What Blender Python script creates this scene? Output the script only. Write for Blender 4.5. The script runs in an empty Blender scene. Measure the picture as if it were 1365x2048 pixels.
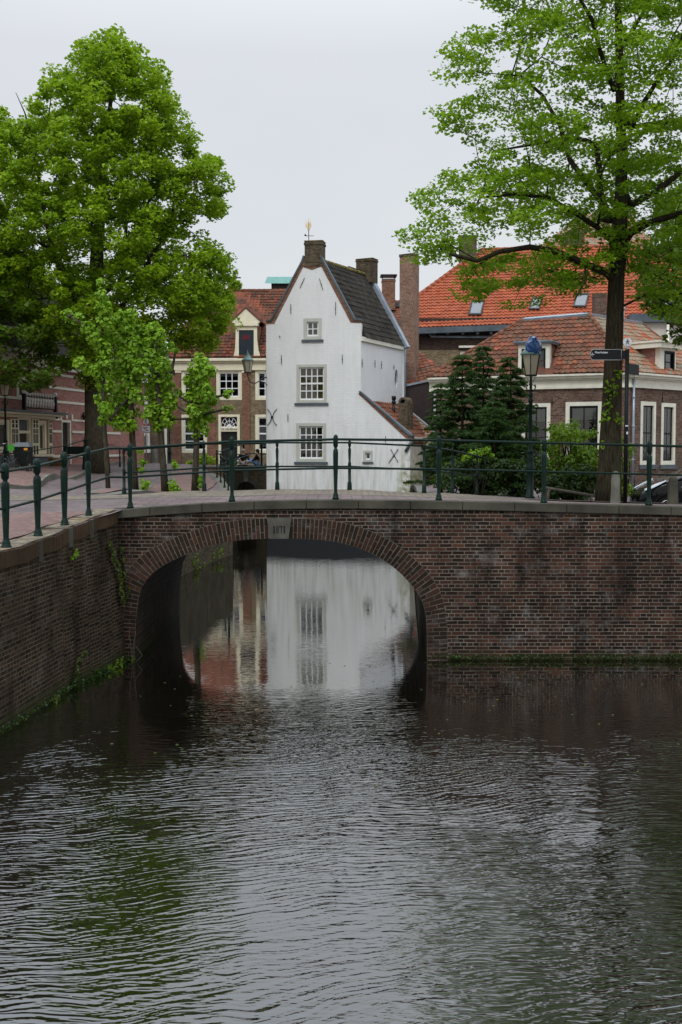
import bpy, bmesh, math, random
import numpy as np
from mathutils import Vector, Matrix, noise as mnoise
from mathutils.geometry import tessellate_polygon
R = math.radians
FL, TL, CH = 2200.0, R(3.28), 3.68
sc = bpy.context.scene
COL = sc.collection
random.seed(7); RNG = np.random.default_rng(11)

# ---------------------------------------------------------------- measuring
def ray(px, py):
    x = (px - 682.5) / FL; y = (1024 - py) / FL
    return Vector((x, y * math.sin(TL) + math.cos(TL), y * math.cos(TL) - math.sin(TL)))
def at(px, py, Y):
    d = ray(px, py); return Vector((d.x * Y / d.y, Y, CH + d.z * Y / d.y))
def atz(px, py, Z):
    d = ray(px, py); k = (Z - CH) / d.z; return Vector((d.x * k, d.y * k, Z))
def on_plane(px, py, P, N):
    d = ray(px, py); o = Vector((0, 0, CH)); k = (P - o).dot(N) / d.dot(N); return o + d * k

class Fr:
    """vertical facade frame: s along, n towards the viewer, z up"""
    def __init__(s, a, b):
        s.o = Vector((a[0], a[1], 0)); d = Vector((b[0] - a[0], b[1] - a[1], 0)); s.L = d.length
        s.d = d.normalized(); s.n = Vector((s.d.y, -s.d.x, 0))
    def p(s, u, n, z): return s.o + s.d * u + s.n * n + Vector((0, 0, z))
    def sz(s, px, py, n=0.0):
        q = on_plane(px, py, s.o + s.n * n, s.n); return ((q - s.o).dot(s.d), q.z)
    def rect(s, px0, py0, px1, py1, n=0.0):
        a = s.sz((px0), (py0 + py1) / 2, n); b = s.sz(px1, (py0 + py1) / 2, n); m = (px0 + px1) / 2
        return (a[0], b[0], s.sz(m, py1, n)[1], s.sz(m, py0, n)[1])

# ---------------------------------------------------------------- mesh builder
def fin(o, parent=None):
    COL.objects.link(o)
    if parent is not None: o.parent = parent
    return o
class MB:
    def __init__(s): s.V = []; s.F = []; s.M = []; s.S = []
    def face(s, pts, m=0, sm=False):
        b = len(s.V); s.V += [tuple(p) for p in pts]; s.F.append(tuple(range(b, b + len(pts)))); s.M.append(m); s.S.append(sm)
    def hexa(s, P, m=0):
        b = len(s.V); s.V += [tuple(p) for p in P]
        for f in ((0,3,2,1),(4,5,6,7),(0,1,5,4),(1,2,6,5),(2,3,7,6),(3,0,4,7)):
            s.F.append(tuple(b + i for i in f)); s.M.append(m); s.S.append(False)
    def box(s, x0, x1, y0, y1, z0, z1, m=0):
        s.hexa([(x0,y0,z0),(x1,y0,z0),(x1,y1,z0),(x0,y1,z0),(x0,y0,z1),(x1,y0,z1),(x1,y1,z1),(x0,y1,z1)], m)
    def fb(s, F, s0, s1, n0, n1, z0, z1, m=0):
        """box in a facade frame (n0 = back, n1 = front)"""
        s.hexa([F.p(s0,n1,z0),F.p(s1,n1,z0),F.p(s1,n0,z0),F.p(s0,n0,z0),F.p(s0,n1,z1),F.p(s1,n1,z1),F.p(s1,n0,z1),F.p(s0,n0,z1)], m)
    def prism(s, pts, vec, m=0, m2=None):
        """closed polygon (list of 3D) extruded by vec; first polygon faces away from vec"""
        n = len(pts); q = [Vector(p) for p in pts]; w = Vector(vec)
        tr = tessellate_polygon([q])
        N = Vector((0, 0, 0))
        for i in range(n): N += q[i].cross(q[(i + 1) % n])
        flip = N.dot(w) > 0
        for t in tr:
            a, b, c = [q[i] for i in t]
            nn = (b - a).cross(c - a)
            if nn.dot(w) > 0: a, c = c, a
            s.face([a, b, c], m); s.face([c + w, b + w, a + w], m)
        for i in range(n):
            a, b = q[i], q[(i + 1) % n]
            f = [a, b, b + w, a + w]
            if not flip: f = f[::-1]
            s.face(f[::-1] if flip else f, m if m2 is None else m2)
    def tube(s, path, rad, n=8, m=0, caps=True, sm=True):
        path = [Vector(p) for p in path]; k = len(path)
        if not hasattr(rad, '__len__'): rad = [rad] * k
        b = len(s.V); up = None
        for i, p in enumerate(path):
            t = (path[min(i + 1, k - 1)] - path[max(i - 1, 0)])
            t = t.normalized() if t.length > 1e-9 else Vector((0, 0, 1))
            if up is None:
                up = Vector((0, 0, 1)) if abs(t.z) < .9 else Vector((1, 0, 0))
            a = (up - t * up.dot(t))
            a = a.normalized() if a.length > 1e-6 else t.orthogonal().normalized()
            up = a; c = t.cross(a)
            for j in range(n):
                th = 2 * math.pi * (j + .5) / n
                s.V.append(tuple(p + (a * math.cos(th) + c * math.sin(th)) * rad[i]))
        for i in range(k - 1):
            for j in range(n):
                s.F.append((b + i*n + j, b + i*n + (j+1) % n, b + (i+1)*n + (j+1) % n, b + (i+1)*n + j)); s.M.append(m); s.S.append(sm)
        if caps:
            s.F.append(tuple(b + j for j in range(n))[::-1]); s.M.append(m); s.S.append(False)
            s.F.append(tuple(b + (k-1)*n + j for j in range(n))); s.M.append(m); s.S.append(False)
    def lathe(s, c, prof, n=12, m=0, sm=True, rot=0.0, sx=1, sy=1):
        c = Vector(c); b = len(s.V); k = len(prof)
        for r, z in prof:
            for j in range(n):
                th = 2 * math.pi * j / n + rot
                s.V.append((c.x + sx * r * math.cos(th), c.y + sy * r * math.sin(th), c.z + z))
        for i in range(k - 1):
            for j in range(n):
                s.F.append((b + i*n + j, b + i*n + (j+1) % n, b + (i+1)*n + (j+1) % n, b + (i+1)*n + j)); s.M.append(m); s.S.append(sm)
        s.F.append(tuple(b + j for j in range(n))[::-1]); s.M.append(m); s.S.append(False)
        s.F.append(tuple(b + (k-1)*n + j for j in range(n))); s.M.append(m); s.S.append(False)
    def ball(s, c, r, n=10, m=0, sz=1.0):
        s.lathe(c, [(max(1e-3, r * math.sin(a)), -r * sz * math.cos(a)) for a in [math.pi * i / (n//2+1) for i in range(n//2 + 2)]], n, m)
    def pwall(s, F, outer, holes=(), n=0.0, reveal=.12, th=.3, m=0, mr=None):
        """wall polygon with holes in frame F; outer/holes lists of (s,z)"""
        mr = m if mr is None else mr
        loops = [list(outer)] + [list(h) for h in holes]
        pl = [[Vector((a, b, 0)) for a, b in l] for l in loops]
        flat = [p for l in pl for p in l]
        for t in tessellate_polygon(pl):
            a, b, c = [flat[i] for i in t]
            if (b - a).cross(c - a).z < 0: b, c = c, b
            s.face([F.p(v.x, n, v.y) for v in (a, b, c)], m)
        for li, l in enumerate(loops):
            d = th if li == 0 else reveal
            area = sum(l[i][0]*l[(i+1) % len(l)][1] - l[(i+1) % len(l)][0]*l[i][1] for i in range(len(l)))
            for i in range(len(l)):
                a, b = l[i], l[(i+1) % len(l)]
                f = [F.p(a[0], n, a[1]), F.p(b[0], n, b[1]), F.p(b[0], n-d, b[1]), F.p(a[0], n-d, a[1])]
                if (area > 0) == (li == 0): f = f[::-1]
                s.face(f, mr if li else m)
    def build(s, name, mats, parent=None, smooth=None, bevel=0, uvrot=False):
        me = bpy.data.meshes.new(name); me.from_pydata(s.V, [], s.F)
        if not isinstance(mats, (list, tuple)): mats = [mats]
        for m in mats: me.materials.append(m)
        me.polygons.foreach_set('material_index', s.M)
        me.polygons.foreach_set('use_smooth', s.S if smooth is None else [smooth] * len(s.F))
        auto_uv(me, uvrot)
        if smooth or any(s.S): weld(me)
        o = bpy.data.objects.new(name, me)
        if bevel:
            md = o.modifiers.new('b', 'BEVEL'); md.width = bevel; md.segments = 2; md.limit_method = 'ANGLE'
        return fin(o, parent)
def weld(me):
    bm = bmesh.new(); bm.from_mesh(me); bmesh.ops.remove_doubles(bm, verts=bm.verts, dist=1e-5); bm.to_mesh(me); bm.free()
def auto_uv(me, uvrot=False):
    me.update()
    nl = len(me.loops); uv = np.zeros((nl, 2), dtype=np.float32)
    co = np.zeros(len(me.vertices) * 3); me.vertices.foreach_get('co', co); co = co.reshape(-1, 3)
    lv = np.zeros(nl, dtype=np.int32); me.loops.foreach_get('vertex_index', lv)
    npol = len(me.polygons); N = np.zeros(npol * 3); me.polygons.foreach_get('normal', N); N = N.reshape(-1, 3)
    lt = np.zeros(npol, dtype=np.int32); me.polygons.foreach_get('loop_total', lt)
    NL = np.repeat(N, lt, axis=0); P = co[lv]
    h = np.hypot(NL[:, 0], NL[:, 1]); flat = h < .35; hh = np.where(h < 1e-6, 1, h)
    T = np.stack([-NL[:, 1] / hh, NL[:, 0] / hh, np.zeros(nl)], 1)
    B = np.cross(NL, T)
    u = np.where(flat, P[:, 0], (P * T).sum(1)); v = np.where(flat, P[:, 1], (P * B).sum(1))
    uv[:, 0] = v if uvrot else u; uv[:, 1] = u if uvrot else v
    l = me.uv_layers.new(name='UVMap'); l.data.foreach_set('uv', uv.ravel())

def tag(o, label=None, cat=None, group=None, kind=None):
    if label: o['label'] = label
    if cat: o['category'] = cat
    if group: o['group'] = group
    if kind: o['kind'] = kind
    return o
def thing(name, label, cat, loc=(0, 0, 0), group=None, rz=0.0):
    o = bpy.data.objects.new(name, None); COL.objects.link(o); o.location = loc; o.rotation_euler = (0, 0, rz)
    o.empty_display_size = .2
    return tag(o, label, cat, group)
def copy_tree(o, parent=None):
    c = o.copy(); COL.objects.link(c); c.parent = parent
    for ch in list(o.children): copy_tree(ch, c)
    return c

# ---------------------------------------------------------------- materials
def newmat(name):
    m = bpy.data.materials.new(name); m.use_nodes = True; nt = m.node_tree; nt.nodes.clear()
    out = nt.nodes.new('ShaderNodeOutputMaterial'); b = nt.nodes.new('ShaderNodeBsdfPrincipled')
    nt.links.new(b.outputs[0], out.inputs[0]); return m, nt, b, out
class NT:
    def __init__(s, nt): s.t = nt
    def n(s, typ, **kw):
        nd = s.t.nodes.new('ShaderNode' + typ)
        for k, v in kw.items():
            if k.startswith('_'): nd.inputs[k[1:].replace('_', ' ')].default_value = v
            else: setattr(nd, k, v)
        return nd
    def l(s, a, b): s.t.links.new(a, b)
    def math(s, op, a, b=None, c=None):
        nd = s.t.nodes.new('ShaderNodeMath'); nd.operation = op
        for i, v in enumerate((a, b, c)):
            if v is None: continue
            if hasattr(v, 'is_output') or hasattr(v, 'links'): s.l(v, nd.inputs[i])
            else: nd.inputs[i].default_value = v
        return nd.outputs[0]
    def mix(s, f, a, b, mode='MIX'):
        nd = s.t.nodes.new('ShaderNodeMix'); nd.data_type = 'RGBA'; nd.blend_type = mode
        for i, v in ((0, f), (6, a), (7, b)):
            if hasattr(v, 'links'): s.l(v, nd.inputs[i])
            elif isinstance(v, (int, float)): nd.inputs[i].default_value = v
            else: nd.inputs[i].default_value = (*v[:3], 1)
        return nd.outputs[2]
    def ramp(s, f, stops):
        nd = s.t.nodes.new('ShaderNodeValToRGB'); cr = nd.color_ramp
        while len(cr.elements) < len(stops): cr.elements.new(.5)
        for e, (p, c) in zip(cr.elements, stops):
            e.position = p; e.color = (c, c, c, 1) if isinstance(c, (int, float)) else (*c[:3], 1)
        s.l(f, nd.inputs[0]); return nd.outputs[0]
    def noise(s, vec, scale, detail=3, rough=.55):
        nd = s.t.nodes.new('ShaderNodeTexNoise'); nd.inputs['Scale'].default_value = scale
        nd.inputs['Detail'].default_value = detail; nd.inputs['Roughness'].default_value = rough
        if vec is not None: s.l(vec, nd.inputs['Vector'])
        return nd
    def mapv(s, vec, sc=(1, 1, 1), rot=(0, 0, 0), loc=(0, 0, 0)):
        nd = s.t.nodes.new('ShaderNodeMapping'); nd.inputs['Scale'].default_value = sc; nd.inputs['Rotation'].default_value = rot
        nd.inputs['Location'].default_value = loc; s.l(vec, nd.inputs['Vector']); return nd.outputs[0]
    def bump(s, h, b, strength=.5, dist=.01):
        nd = s.t.nodes.new('ShaderNodeBump'); nd.inputs['Strength'].default_value = strength; nd.inputs['Distance'].default_value = dist
        s.l(h, nd.inputs['Height']); s.l(nd.outputs[0], b.inputs['Normal'])

def paint(name, col, rough=.5, var=.12, metallic=0, scale=3.0, bump=.15, spec=.5):
    m, nt, b, _ = newmat(name); N = NT(nt); g = N.n('NewGeometry')
    nz = N.noise(g.outputs['Position'], scale, 5).outputs['Fac']
    lo = [c * (1 - var) for c in col]; hi = [min(1, c * (1 + var)) for c in col]
    N.l(N.mix(N.ramp(nz, [(.3, 0.0), (.7, 1.0)]), lo, hi), b.inputs['Base Color'])
    b.inputs['Roughness'].default_value = rough; b.inputs['Metallic'].default_value = metallic
    b.inputs['Specular IOR Level'].default_value = spec if rough < .75 else .12
    if bump: N.bump(N.noise(g.outputs['Position'], scale * 12, 3).outputs['Fac'], b, bump, .004)
    return m

def brick(name, c1, c2, mortar, bw=.215, rh=.062, ms=.007, squash=.5, sqf=3, stain=.0, white=.0, moss=None, dist=.006, dirt=.35, c3=None):
    m, nt, b, _ = newmat(name); N = NT(nt)
    uv = N.n('UVMap', uv_map='UVMap').outputs[0]; g = N.n('NewGeometry').outputs['Position']
    dn = N.noise(uv, 7, 2); dv = N.n('VectorMath', operation='MULTIPLY_ADD')
    N.l(dn.outputs['Color'], dv.inputs[0]); dv.inputs[1].default_value = (dist * 2, dist, 0); N.l(uv, dv.inputs[2])
    bt = N.n('TexBrick', offset=.5, offset_frequency=2, squash=squash, squash_frequency=sqf)
    bt.inputs['Scale'].default_value = 1; bt.inputs['Mortar Size'].default_value = ms; bt.inputs['Mortar Smooth'].default_value = .35
    bt.inputs['Brick Width'].default_value = bw; bt.inputs['Row Height'].default_value = rh; bt.inputs['Bias'].default_value = 0
    bt.inputs['Color1'].default_value = (0, 0, 0, 1); bt.inputs['Color2'].default_value = (1, 1, 1, 1); bt.inputs['Mortar'].default_value = (.5, .5, .5, 1)
    N.l(dv.outputs[0], bt.inputs['Vector'])
    stops = [(0, c1), (.55, [(x + y) / 2 for x, y in zip(c1, c2)]), (1, c2)] if c3 is None else [(0, c1), (.5, c3), (1, c2)]
    col = N.ramp(bt.outputs['Color'], stops)
    big = N.noise(g, .9, 6, .65).outputs['Fac']
    col = N.mix(N.ramp(big, [(.35, dirt), (.62, 0.0)]), col, [c * .45 for c in c1])
    fine = N.noise(uv, 45, 4).outputs['Fac']
    col = N.mix(.5, col, N.ramp(fine, [(.25, .55), (.75, 1.0)]), 'MULTIPLY') if True else col
    mo = N.mix(N.ramp(N.noise(g, 2.2, 4).outputs['Fac'], [(.35, 0.0), (.65, 1.0)]), mortar, [c * .5 for c in mortar])
    col = N.mix(bt.outputs['Fac'], col, mo)
    if white:
        w = N.ramp(N.noise(N.mapv(g, (1, 1, 1.6)), 2.3, 7, .7).outputs['Fac'], [(.55, 0.0), (.72, white)])
        sx = N.n('SeparateXYZ'); N.l(g, sx.inputs[0])
        col = N.mix(w, col, (.3, .29, .28))
    if stain:
        st = N.ramp(N.noise(N.mapv(g, (1.6, 1.6, .35)), 1.5, 5, .6).outputs['Fac'], [(.5, 0.0), (.68, stain)])
        col = N.mix(st, col, [c * .25 for c in c1])
    if moss:
        z0, z1 = moss; sx = N.n('SeparateXYZ'); N.l(g, sx.inputs[0])
        nz = N.noise(g, 3.5, 5, .65).outputs['Fac']
        zz = N.math('ADD', sx.outputs[2], N.math('MULTIPLY', N.math('SUBTRACT', nz, .5), .35))
        mr = N.n('MapRange'); mr.inputs['From Min'].default_value = z0; mr.inputs['From Max'].default_value = z1
        mr.inputs['To Min'].default_value = 1; mr.inputs['To Max'].default_value = 0; N.l(zz, mr.inputs['Value'])
        mc = N.mix(nz, (.01, .014, .006), (.04, .05, .012))
        col = N.mix(N.math('MULTIPLY', mr.outputs[0], .93), col, mc)
    N.l(col, b.inputs['Base Color']); b.inputs['Roughness'].default_value = .85; b.inputs['Specular IOR Level'].default_value = .1
    h = N.math('ADD', N.math('SUBTRACT', 1.0, bt.outputs['Fac']), N.math('MULTIPLY', fine, .5))
    N.bump(h, b, .8, .008); return m

def tiles(name, cols, tw=.24, th=.3, moss=.25, mossc=(.10, .095, .06)):
    m, nt, b, _ = newmat(name); N = NT(nt)
    uv = N.n('UVMap', uv_map='UVMap').outputs[0]; g = N.n('NewGeometry').outputs['Position']
    fl = N.n('VectorMath', operation='FLOOR'); N.l(N.mapv(uv, (1 / tw, 1 / th, 1)), fl.inputs[0])
    wn = N.n('TexWhiteNoise', noise_dimensions='2D'); N.l(fl.outputs[0], wn.inputs['Vector'])
    k = len(cols); col = N.ramp(wn.outputs['Value'], [(i / (k - 1), c) for i, c in enumerate(cols)])
    a = N.noise(g, .8, 5, .6).outputs['Fac']
    col = N.mix(N.ramp(a, [(.4, 0.0), (.72, moss)]), col, mossc)
    col = N.mix(.6, col, N.ramp(N.noise(g, 14, 5, .7).outputs['Fac'], [(.3, .5), (.7, 1.05)]), 'MULTIPLY')
    N.l(col, b.inputs['Base Color']); b.inputs['Roughness'].default_value = .8; b.inputs['Specular IOR Level'].default_value = .15
    N.bump(N.noise(g, 40, 3).outputs['Fac'], b, .3, .004); return m

def leafmat(name, a, b_, trans=.35, rough=.5):
    m, nt, b, out = newmat(name); N = NT(nt)
    at_ = N.n('Attribute', attribute_name='rnd'); g = N.n('NewGeometry').outputs['Position']
    f = N.math('ADD', N.math('MULTIPLY', at_.outputs['Fac'], .6), N.math('MULTIPLY', N.ramp(N.noise(g, .55, 3).outputs['Fac'], [(.3, 0.0), (.7, 1.0)]), .4))
    col = N.mix(f, a, b_)
    N.l(col, b.inputs['Base Color']); b.inputs['Roughness'].default_value = rough; b.inputs['Specular IOR Level'].default_value = .3
    tr = N.n('BsdfTranslucent'); N.l(N.mix(.5, col, (.25, .4, .02)), tr.inputs['Color'])
    mx = N.n('MixShader'); mx.inputs[0].default_value = trans; N.l(b.outputs[0], mx.inputs[1]); N.l(tr.outputs[0], mx.inputs[2]); N.l(mx.outputs[0], out.inputs[0])
    return m

def bark(name, a, b_):
    m, nt, b, _ = newmat(name); N = NT(nt); g = N.n('NewGeometry').outputs['Position']
    f = N.noise(N.mapv(g, (1, 1, .16)), 26, 6, .7).outputs['Fac']; f2 = N.noise(g, 2.2, 4).outputs['Fac']
    col = N.mix(N.ramp(f, [(.35, 0.0), (.65, 1.0)]), a, b_)
    col = N.mix(N.ramp(f2, [(.5, 0.0), (.7, .55)]), col, (.035, .04, .015))
    N.l(col, b.inputs['Base Color']); b.inputs['Roughness'].default_value = .9; b.inputs['Specular IOR Level'].default_value = .08; N.bump(f, b, 1, .03); return m

def plaster(name, col, zlo=None):
    m, nt, b, _ = newmat(name); N = NT(nt); g = N.n('NewGeometry').outputs['Position']
    a = N.noise(N.mapv(g, (1, 1, .5)), 1.3, 6, .6).outputs['Fac']
    c = N.mix(N.ramp(a, [(.35, 0.0), (.7, 1.0)]), [x * .93 for x in col], col)
    sx = N.n('SeparateXYZ'); N.l(g, sx.inputs[0])
    st = N.noise(N.mapv(g, (3, 3, .28)), 2.2, 5, .6).outputs['Fac']
    # soft rain streaks, denser on the lower wall
    mr = N.n('MapRange'); mr.inputs['From Min'].default_value = .9; mr.inputs['From Max'].default_value = 5.2
    mr.inputs['To Min'].default_value = .95; mr.inputs['To Max'].default_value = .12; N.l(sx.outputs[2], mr.inputs['Value'])
    c = N.mix(N.math('MULTIPLY', mr.outputs[0], N.ramp(st, [(.42, 0.0), (.75, 1.0)])), c, (.36, .37, .24))
    ed = N.n('MapRange'); ed.inputs['From Min'].default_value = 2.35; ed.inputs['From Max'].default_value = 2.75; ed.inputs['To Min'].default_value = 0; ed.inputs['To Max'].default_value = 1
    N.l(sx.outputs[0], ed.inputs['Value'])
    ez = N.n('MapRange'); ez.inputs['From Min'].default_value = 4.2; ez.inputs['From Max'].default_value = 2.2; ez.inputs['To Min'].default_value = 0; ez.inputs['To Max'].default_value = 1
    N.l(sx.outputs[2], ez.inputs['Value'])
    e = N.math('MULTIPLY', N.math('MULTIPLY', ed.outputs[0], ez.outputs[0]), N.ramp(N.noise(g, 4, 5).outputs['Fac'], [(.4, .1), (.6, 1.0)]))
    c = N.mix(e, c, (.2, .21, .06))
    if zlo is not None:
        t = N.math('LESS_THAN', sx.outputs[2], zlo); c = N.mix(t, c, (.018, .022, .028))
    N.l(c, b.inputs['Base Color']); b.inputs['Roughness'].default_value = .8
    uv = N.n('UVMap', uv_map='UVMap').outputs[0]; bt = N.n('TexBrick', offset=.5, squash=.5, squash_frequency=2); bt.inputs['Scale'].default_value = 1; bt.inputs['Brick Width'].default_value = .22
    bt.inputs['Row Height'].default_value = .07; bt.inputs['Mortar Size'].default_value = .012; bt.inputs['Mortar Smooth'].default_value = 1; N.l(uv, bt.inputs['Vector'])
    hb = N.math('ADD', N.math('MULTIPLY', N.noise(g, 5, 7, .7).outputs['Fac'], 1.6), N.math('MULTIPLY', bt.outputs['Fac'], -.35)); N.bump(hb, b, .7, .014); return m

def setts(name, c1, c2, joint, bw=.2, rh=.1, rot=0, ms=.006, dirt=.3):
    m, nt, b, _ = newmat(name); N = NT(nt); uv = N.n('UVMap', uv_map='UVMap').outputs[0]; g = N.n('NewGeometry').outputs['Position']
    v = N.mapv(uv, rot=(0, 0, rot)); dn = N.noise(v, 5, 2); dv = N.n('VectorMath', operation='MULTIPLY_ADD')
    N.l(dn.outputs['Color'], dv.inputs[0]); dv.inputs[1].default_value = (.02, .015, 0); N.l(v, dv.inputs[2])
    bt = N.n('TexBrick', offset=.5, squash=1); bt.inputs['Scale'].default_value = 1; bt.inputs['Mortar Size'].default_value = ms
    bt.inputs['Brick Width'].default_value = bw; bt.inputs['Row Height'].default_value = rh; bt.inputs['Mortar Smooth'].default_value = .3
    bt.inputs['Color1'].default_value = (*c1, 1); bt.inputs['Color2'].default_value = (*c2, 1); bt.inputs['Mortar'].default_value = (*joint, 1)
    N.l(dv.outputs[0], bt.inputs['Vector'])
    a = N.noise(g, .6, 6, .65).outputs['Fac']; col = N.mix(N.ramp(a, [(.38, dirt), (.62, 0.0)]), bt.outputs['Color'], [c * .6 for c in c1])
    a2 = N.noise(g, 1.7, 6, .65).outputs['Fac']; col = N.mix(N.ramp(a2, [(.56, 0.0), (.72, .45)]), col, (.27, .22, .18))
    N.l(col, b.inputs['Base Color']); b.inputs['Roughness'].default_value = .75; b.inputs['Specular IOR Level'].default_value = .2
    N.bump(N.math('SUBTRACT', 1.0, bt.outputs['Fac']), b, .6, .008); return m

def glassmat(name, tint=(.75, .8, .8), refl=1.0):
    m, nt, b, out = newmat(name); N = NT(nt); nt.nodes.remove(b)
    tr = N.n('BsdfTransparent'); tr.inputs[0].default_value = (*tint, 1)
    gl = N.n('BsdfGlossy'); gl.inputs['Roughness'].default_value = .03
    g = N.n('NewGeometry').outputs['Position']; bp = N.n('Bump'); bp.inputs['Strength'].default_value = .25; bp.inputs['Distance'].default_value = .02
    N.l(N.noise(g, 1.7, 2).outputs['Fac'], bp.inputs['Height']); N.l(bp.outputs[0], gl.inputs['Normal'])
    fr = N.n('Fresnel'); fr.inputs[0].default_value = 1.5
    mx = N.n('MixShader'); N.l(N.math('MULTIPLY', fr.outputs[0], 2.0 * refl), mx.inputs[0]); N.l(tr.outputs[0], mx.inputs[1]); N.l(gl.outputs[0], mx.inputs[2]); N.l(mx.outputs[0], out.inputs[0])
    return m

M = {}
M['brick_bridge'] = brick('brick_bridge', (.02, .013, .01), (.115, .048, .03), (.2, .175, .14), stain=.7, white=.36, moss=(-.02, .16), ms=.009, c3=(.055, .028, .02), dist=.011, rh=.064, sqf=4, dirt=.6)
M['brick_quay'] = brick('brick_quay', (.018, .0135, .009), (.08, .051, .031), (.15, .12, .083), stain=.6, white=.15, moss=(.0, .3), dist=.014, ms=.008)
M['brick_vault_shaded'] = brick('brick_vault_shaded', (.013, .010, .007), (.06, .038, .026), (.11, .088, .065), stain=.5, moss=(.0, .2), dist=.014, ms=.007)  # darker copy of the quay brick: shade under the arch put into the colour
for _i, (_a, _b) in enumerate((((.025,.017,.012),(.05,.032,.022)), ((.04,.022,.016),(.08,.042,.028)), ((.055,.027,.019),(.12,.056,.037)))): M['voussoir%d' % _i] = brick('voussoir', _a, _b, (.14, .12, .10), bw=9, rh=9, white=.25, stain=.5, ms=.0)
M['mortar'] = paint('mortar', (.155, .135, .108), .95, .4, scale=6)
M['brick_brown'] = brick('brick_brown', (.09, .05, .036), (.25, .14, .1), (.27, .24, .2), rh=.066, ms=.008)
M['brick_orange'] = brick('brick_orange', (.17, .075, .045), (.38, .17, .1), (.33, .26, .2), rh=.066, ms=.007)
M['brick_ochre'] = brick('brick_ochre', (.15, .11, .06), (.38, .28, .17), (.33, .28, .2), rh=.066, ms=.007)
M['brick_pink'] = brick('brick_pink', (.38, .155, .125), (.54, .26, .21), (.46, .37, .32), rh=.07, ms=.007, dirt=.15)
M['brick_chim'] = brick('brick_chim', (.19, .09, .055), (.4, .2, .13), (.5, .43, .35), rh=.066, ms=.009)
M['brick_old'] = brick('brick_old', (.07, .055, .035), (.2, .15, .095), (.2, .18, .13), rh=.06, ms=.007, stain=.4)
M['brick_dark'] = brick('brick_dark', (.05, .032, .025), (.11, .07, .055), (.1, .085, .07), rh=.06, ms=.006)
M['white_wall'] = plaster('white_wall', (.80, .80, .785), zlo=1.35)
M['cream_wall'] = plaster('cream_wall', (.62, .57, .5))
M['tile_dark'] = tiles('tile_dark', [(.02, .018, .015), (.045, .04, .033), (.03, .026, .02), (.065, .055, .045)], moss=.3, mossc=(.05, .05, .035))
M['tile_red'] = tiles('tile_red', [(.09, .04, .026), (.28, .085, .045), (.14, .055, .035), (.34, .105, .055), (.12, .062, .042), (.21, .072, .042), (.17, .1, .065)], moss=.6, mossc=(.12, .095, .06))
M['tile_brown'] = tiles('tile_brown', [(.06, .028, .02), (.22, .065, .035), (.1, .045, .03), (.28, .08, .04), (.13, .07, .04), (.08, .035, .025)], moss=.4, mossc=(.09, .06, .035))
M['tile_orange'] = tiles('tile_orange', [(.34, .08, .036), (.45, .11, .048), (.36, .095, .045), (.48, .14, .065)], moss=.4, mossc=(.28, .1, .06))
M['tile_moss'] = tiles('tile_moss', [(.34, .08, .035), (.42, .11, .05), (.25, .2, .13), (.3, .27, .2), (.38, .1, .045)], moss=.8, mossc=(.27, .24, .17))
M['ridge'] = paint('ridge_tile', (.17, .075, .045), .85, .4, scale=2.5)
M['ridge_orange'] = paint('ridge_tile_orange', (.3, .09, .05), .85, .4, scale=2.5)
M['lead'] = paint('lead', (.2, .235, .27), .45, .3, scale=2, metallic=.2)
M['lead_dark'] = paint('lead_dark', (.07, .09, .105), .5, .3, scale=2)
M['zinc'] = paint('zinc', (.28, .33, .38), .4, .2, metallic=.3)
M['cream'] = paint('cream_paint', (.76, .7, .5), .5, .08)
M['offwhite'] = paint('offwhite_paint', (.72, .7, .58), .5, .1)
M['greyframe'] = paint('greyframe_paint', (.48, .49, .42), .5, .08)
M['white'] = paint('white_paint', (.78, .78, .76), .45, .06)
M['green_iron'] = paint('green_iron', (.003, .016, .011), .38, .3, bump=.3, scale=9, spec=.16)
_m = M['green_iron']; _N = NT(_m.node_tree); _b = [n for n in _m.node_tree.nodes if n.type == 'BSDF_PRINCIPLED'][0]; _src = _b.inputs['Base Color'].links[0].from_socket
_g = _N.n('NewGeometry').outputs['Position']; _f = _N.ramp(_N.noise(_g, 16, 6, .7).outputs['Fac'], [(.6, 0.0), (.68, .8)]); _N.l(_N.mix(_f, _src, (.05, .035, .02)), _b.inputs['Base Color'])
M['black_iron'] = paint('black_iron', (.007, .009, .009), .4, .3, spec=.3)
M['black_gloss'] = paint('black_gloss', (.004, .0045, .006), .08, .1, bump=0, spec=.3)
M['bluegreen'] = paint('bluegreen_door', (.014, .024, .032), .35, .2)
M['darkdoor'] = paint('dark_door', (.01, .01, .011), .35, .3)
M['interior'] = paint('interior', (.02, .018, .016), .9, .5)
M['interior_warm'] = paint('interior_warm', (.2, .13, .06), .9, .6, scale=1.2)
M['curtain'] = paint('curtain', (.42, .47, .48), .9, .1)
M['blind'] = paint('blind', (.3, .3, .26), .9, .08)
M['brown_blind'] = paint('brown_blind', (.3, .19, .09), .9, .5, scale=1.5)
M['drape'] = paint('drape', (.14, .115, .09), .9, .25, scale=8)
M['stone'] = paint('stone', (.07, .066, .05), .9, .45, scale=1.6, bump=.6)
M['stone_light'] = paint('stone_light', (.15, .145, .12), .9, .3, scale=3, bump=.6)
M['keystone'] = paint('keystone', (.095, .09, .075), .9, .3, scale=4, bump=.6)
M['moss_top'] = paint('moss_top', (.17, .14, .05), .95, .6, scale=4, bump=.8)
M['road'] = setts('road_setts', (.125, .095, .095), (.21, .165, .16), (.07, .06, .055))
M['pavers'] = setts('pavers', (.14, .1, .1), (.25, .185, .175), (.05, .045, .04), bw=.42, rh=.3, ms=.016, dirt=.5)
M['pav_red'] = setts('pavement_red', (.16, .1, .085), (.25, .15, .13), (.11, .08, .07), rot=.78)
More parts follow.
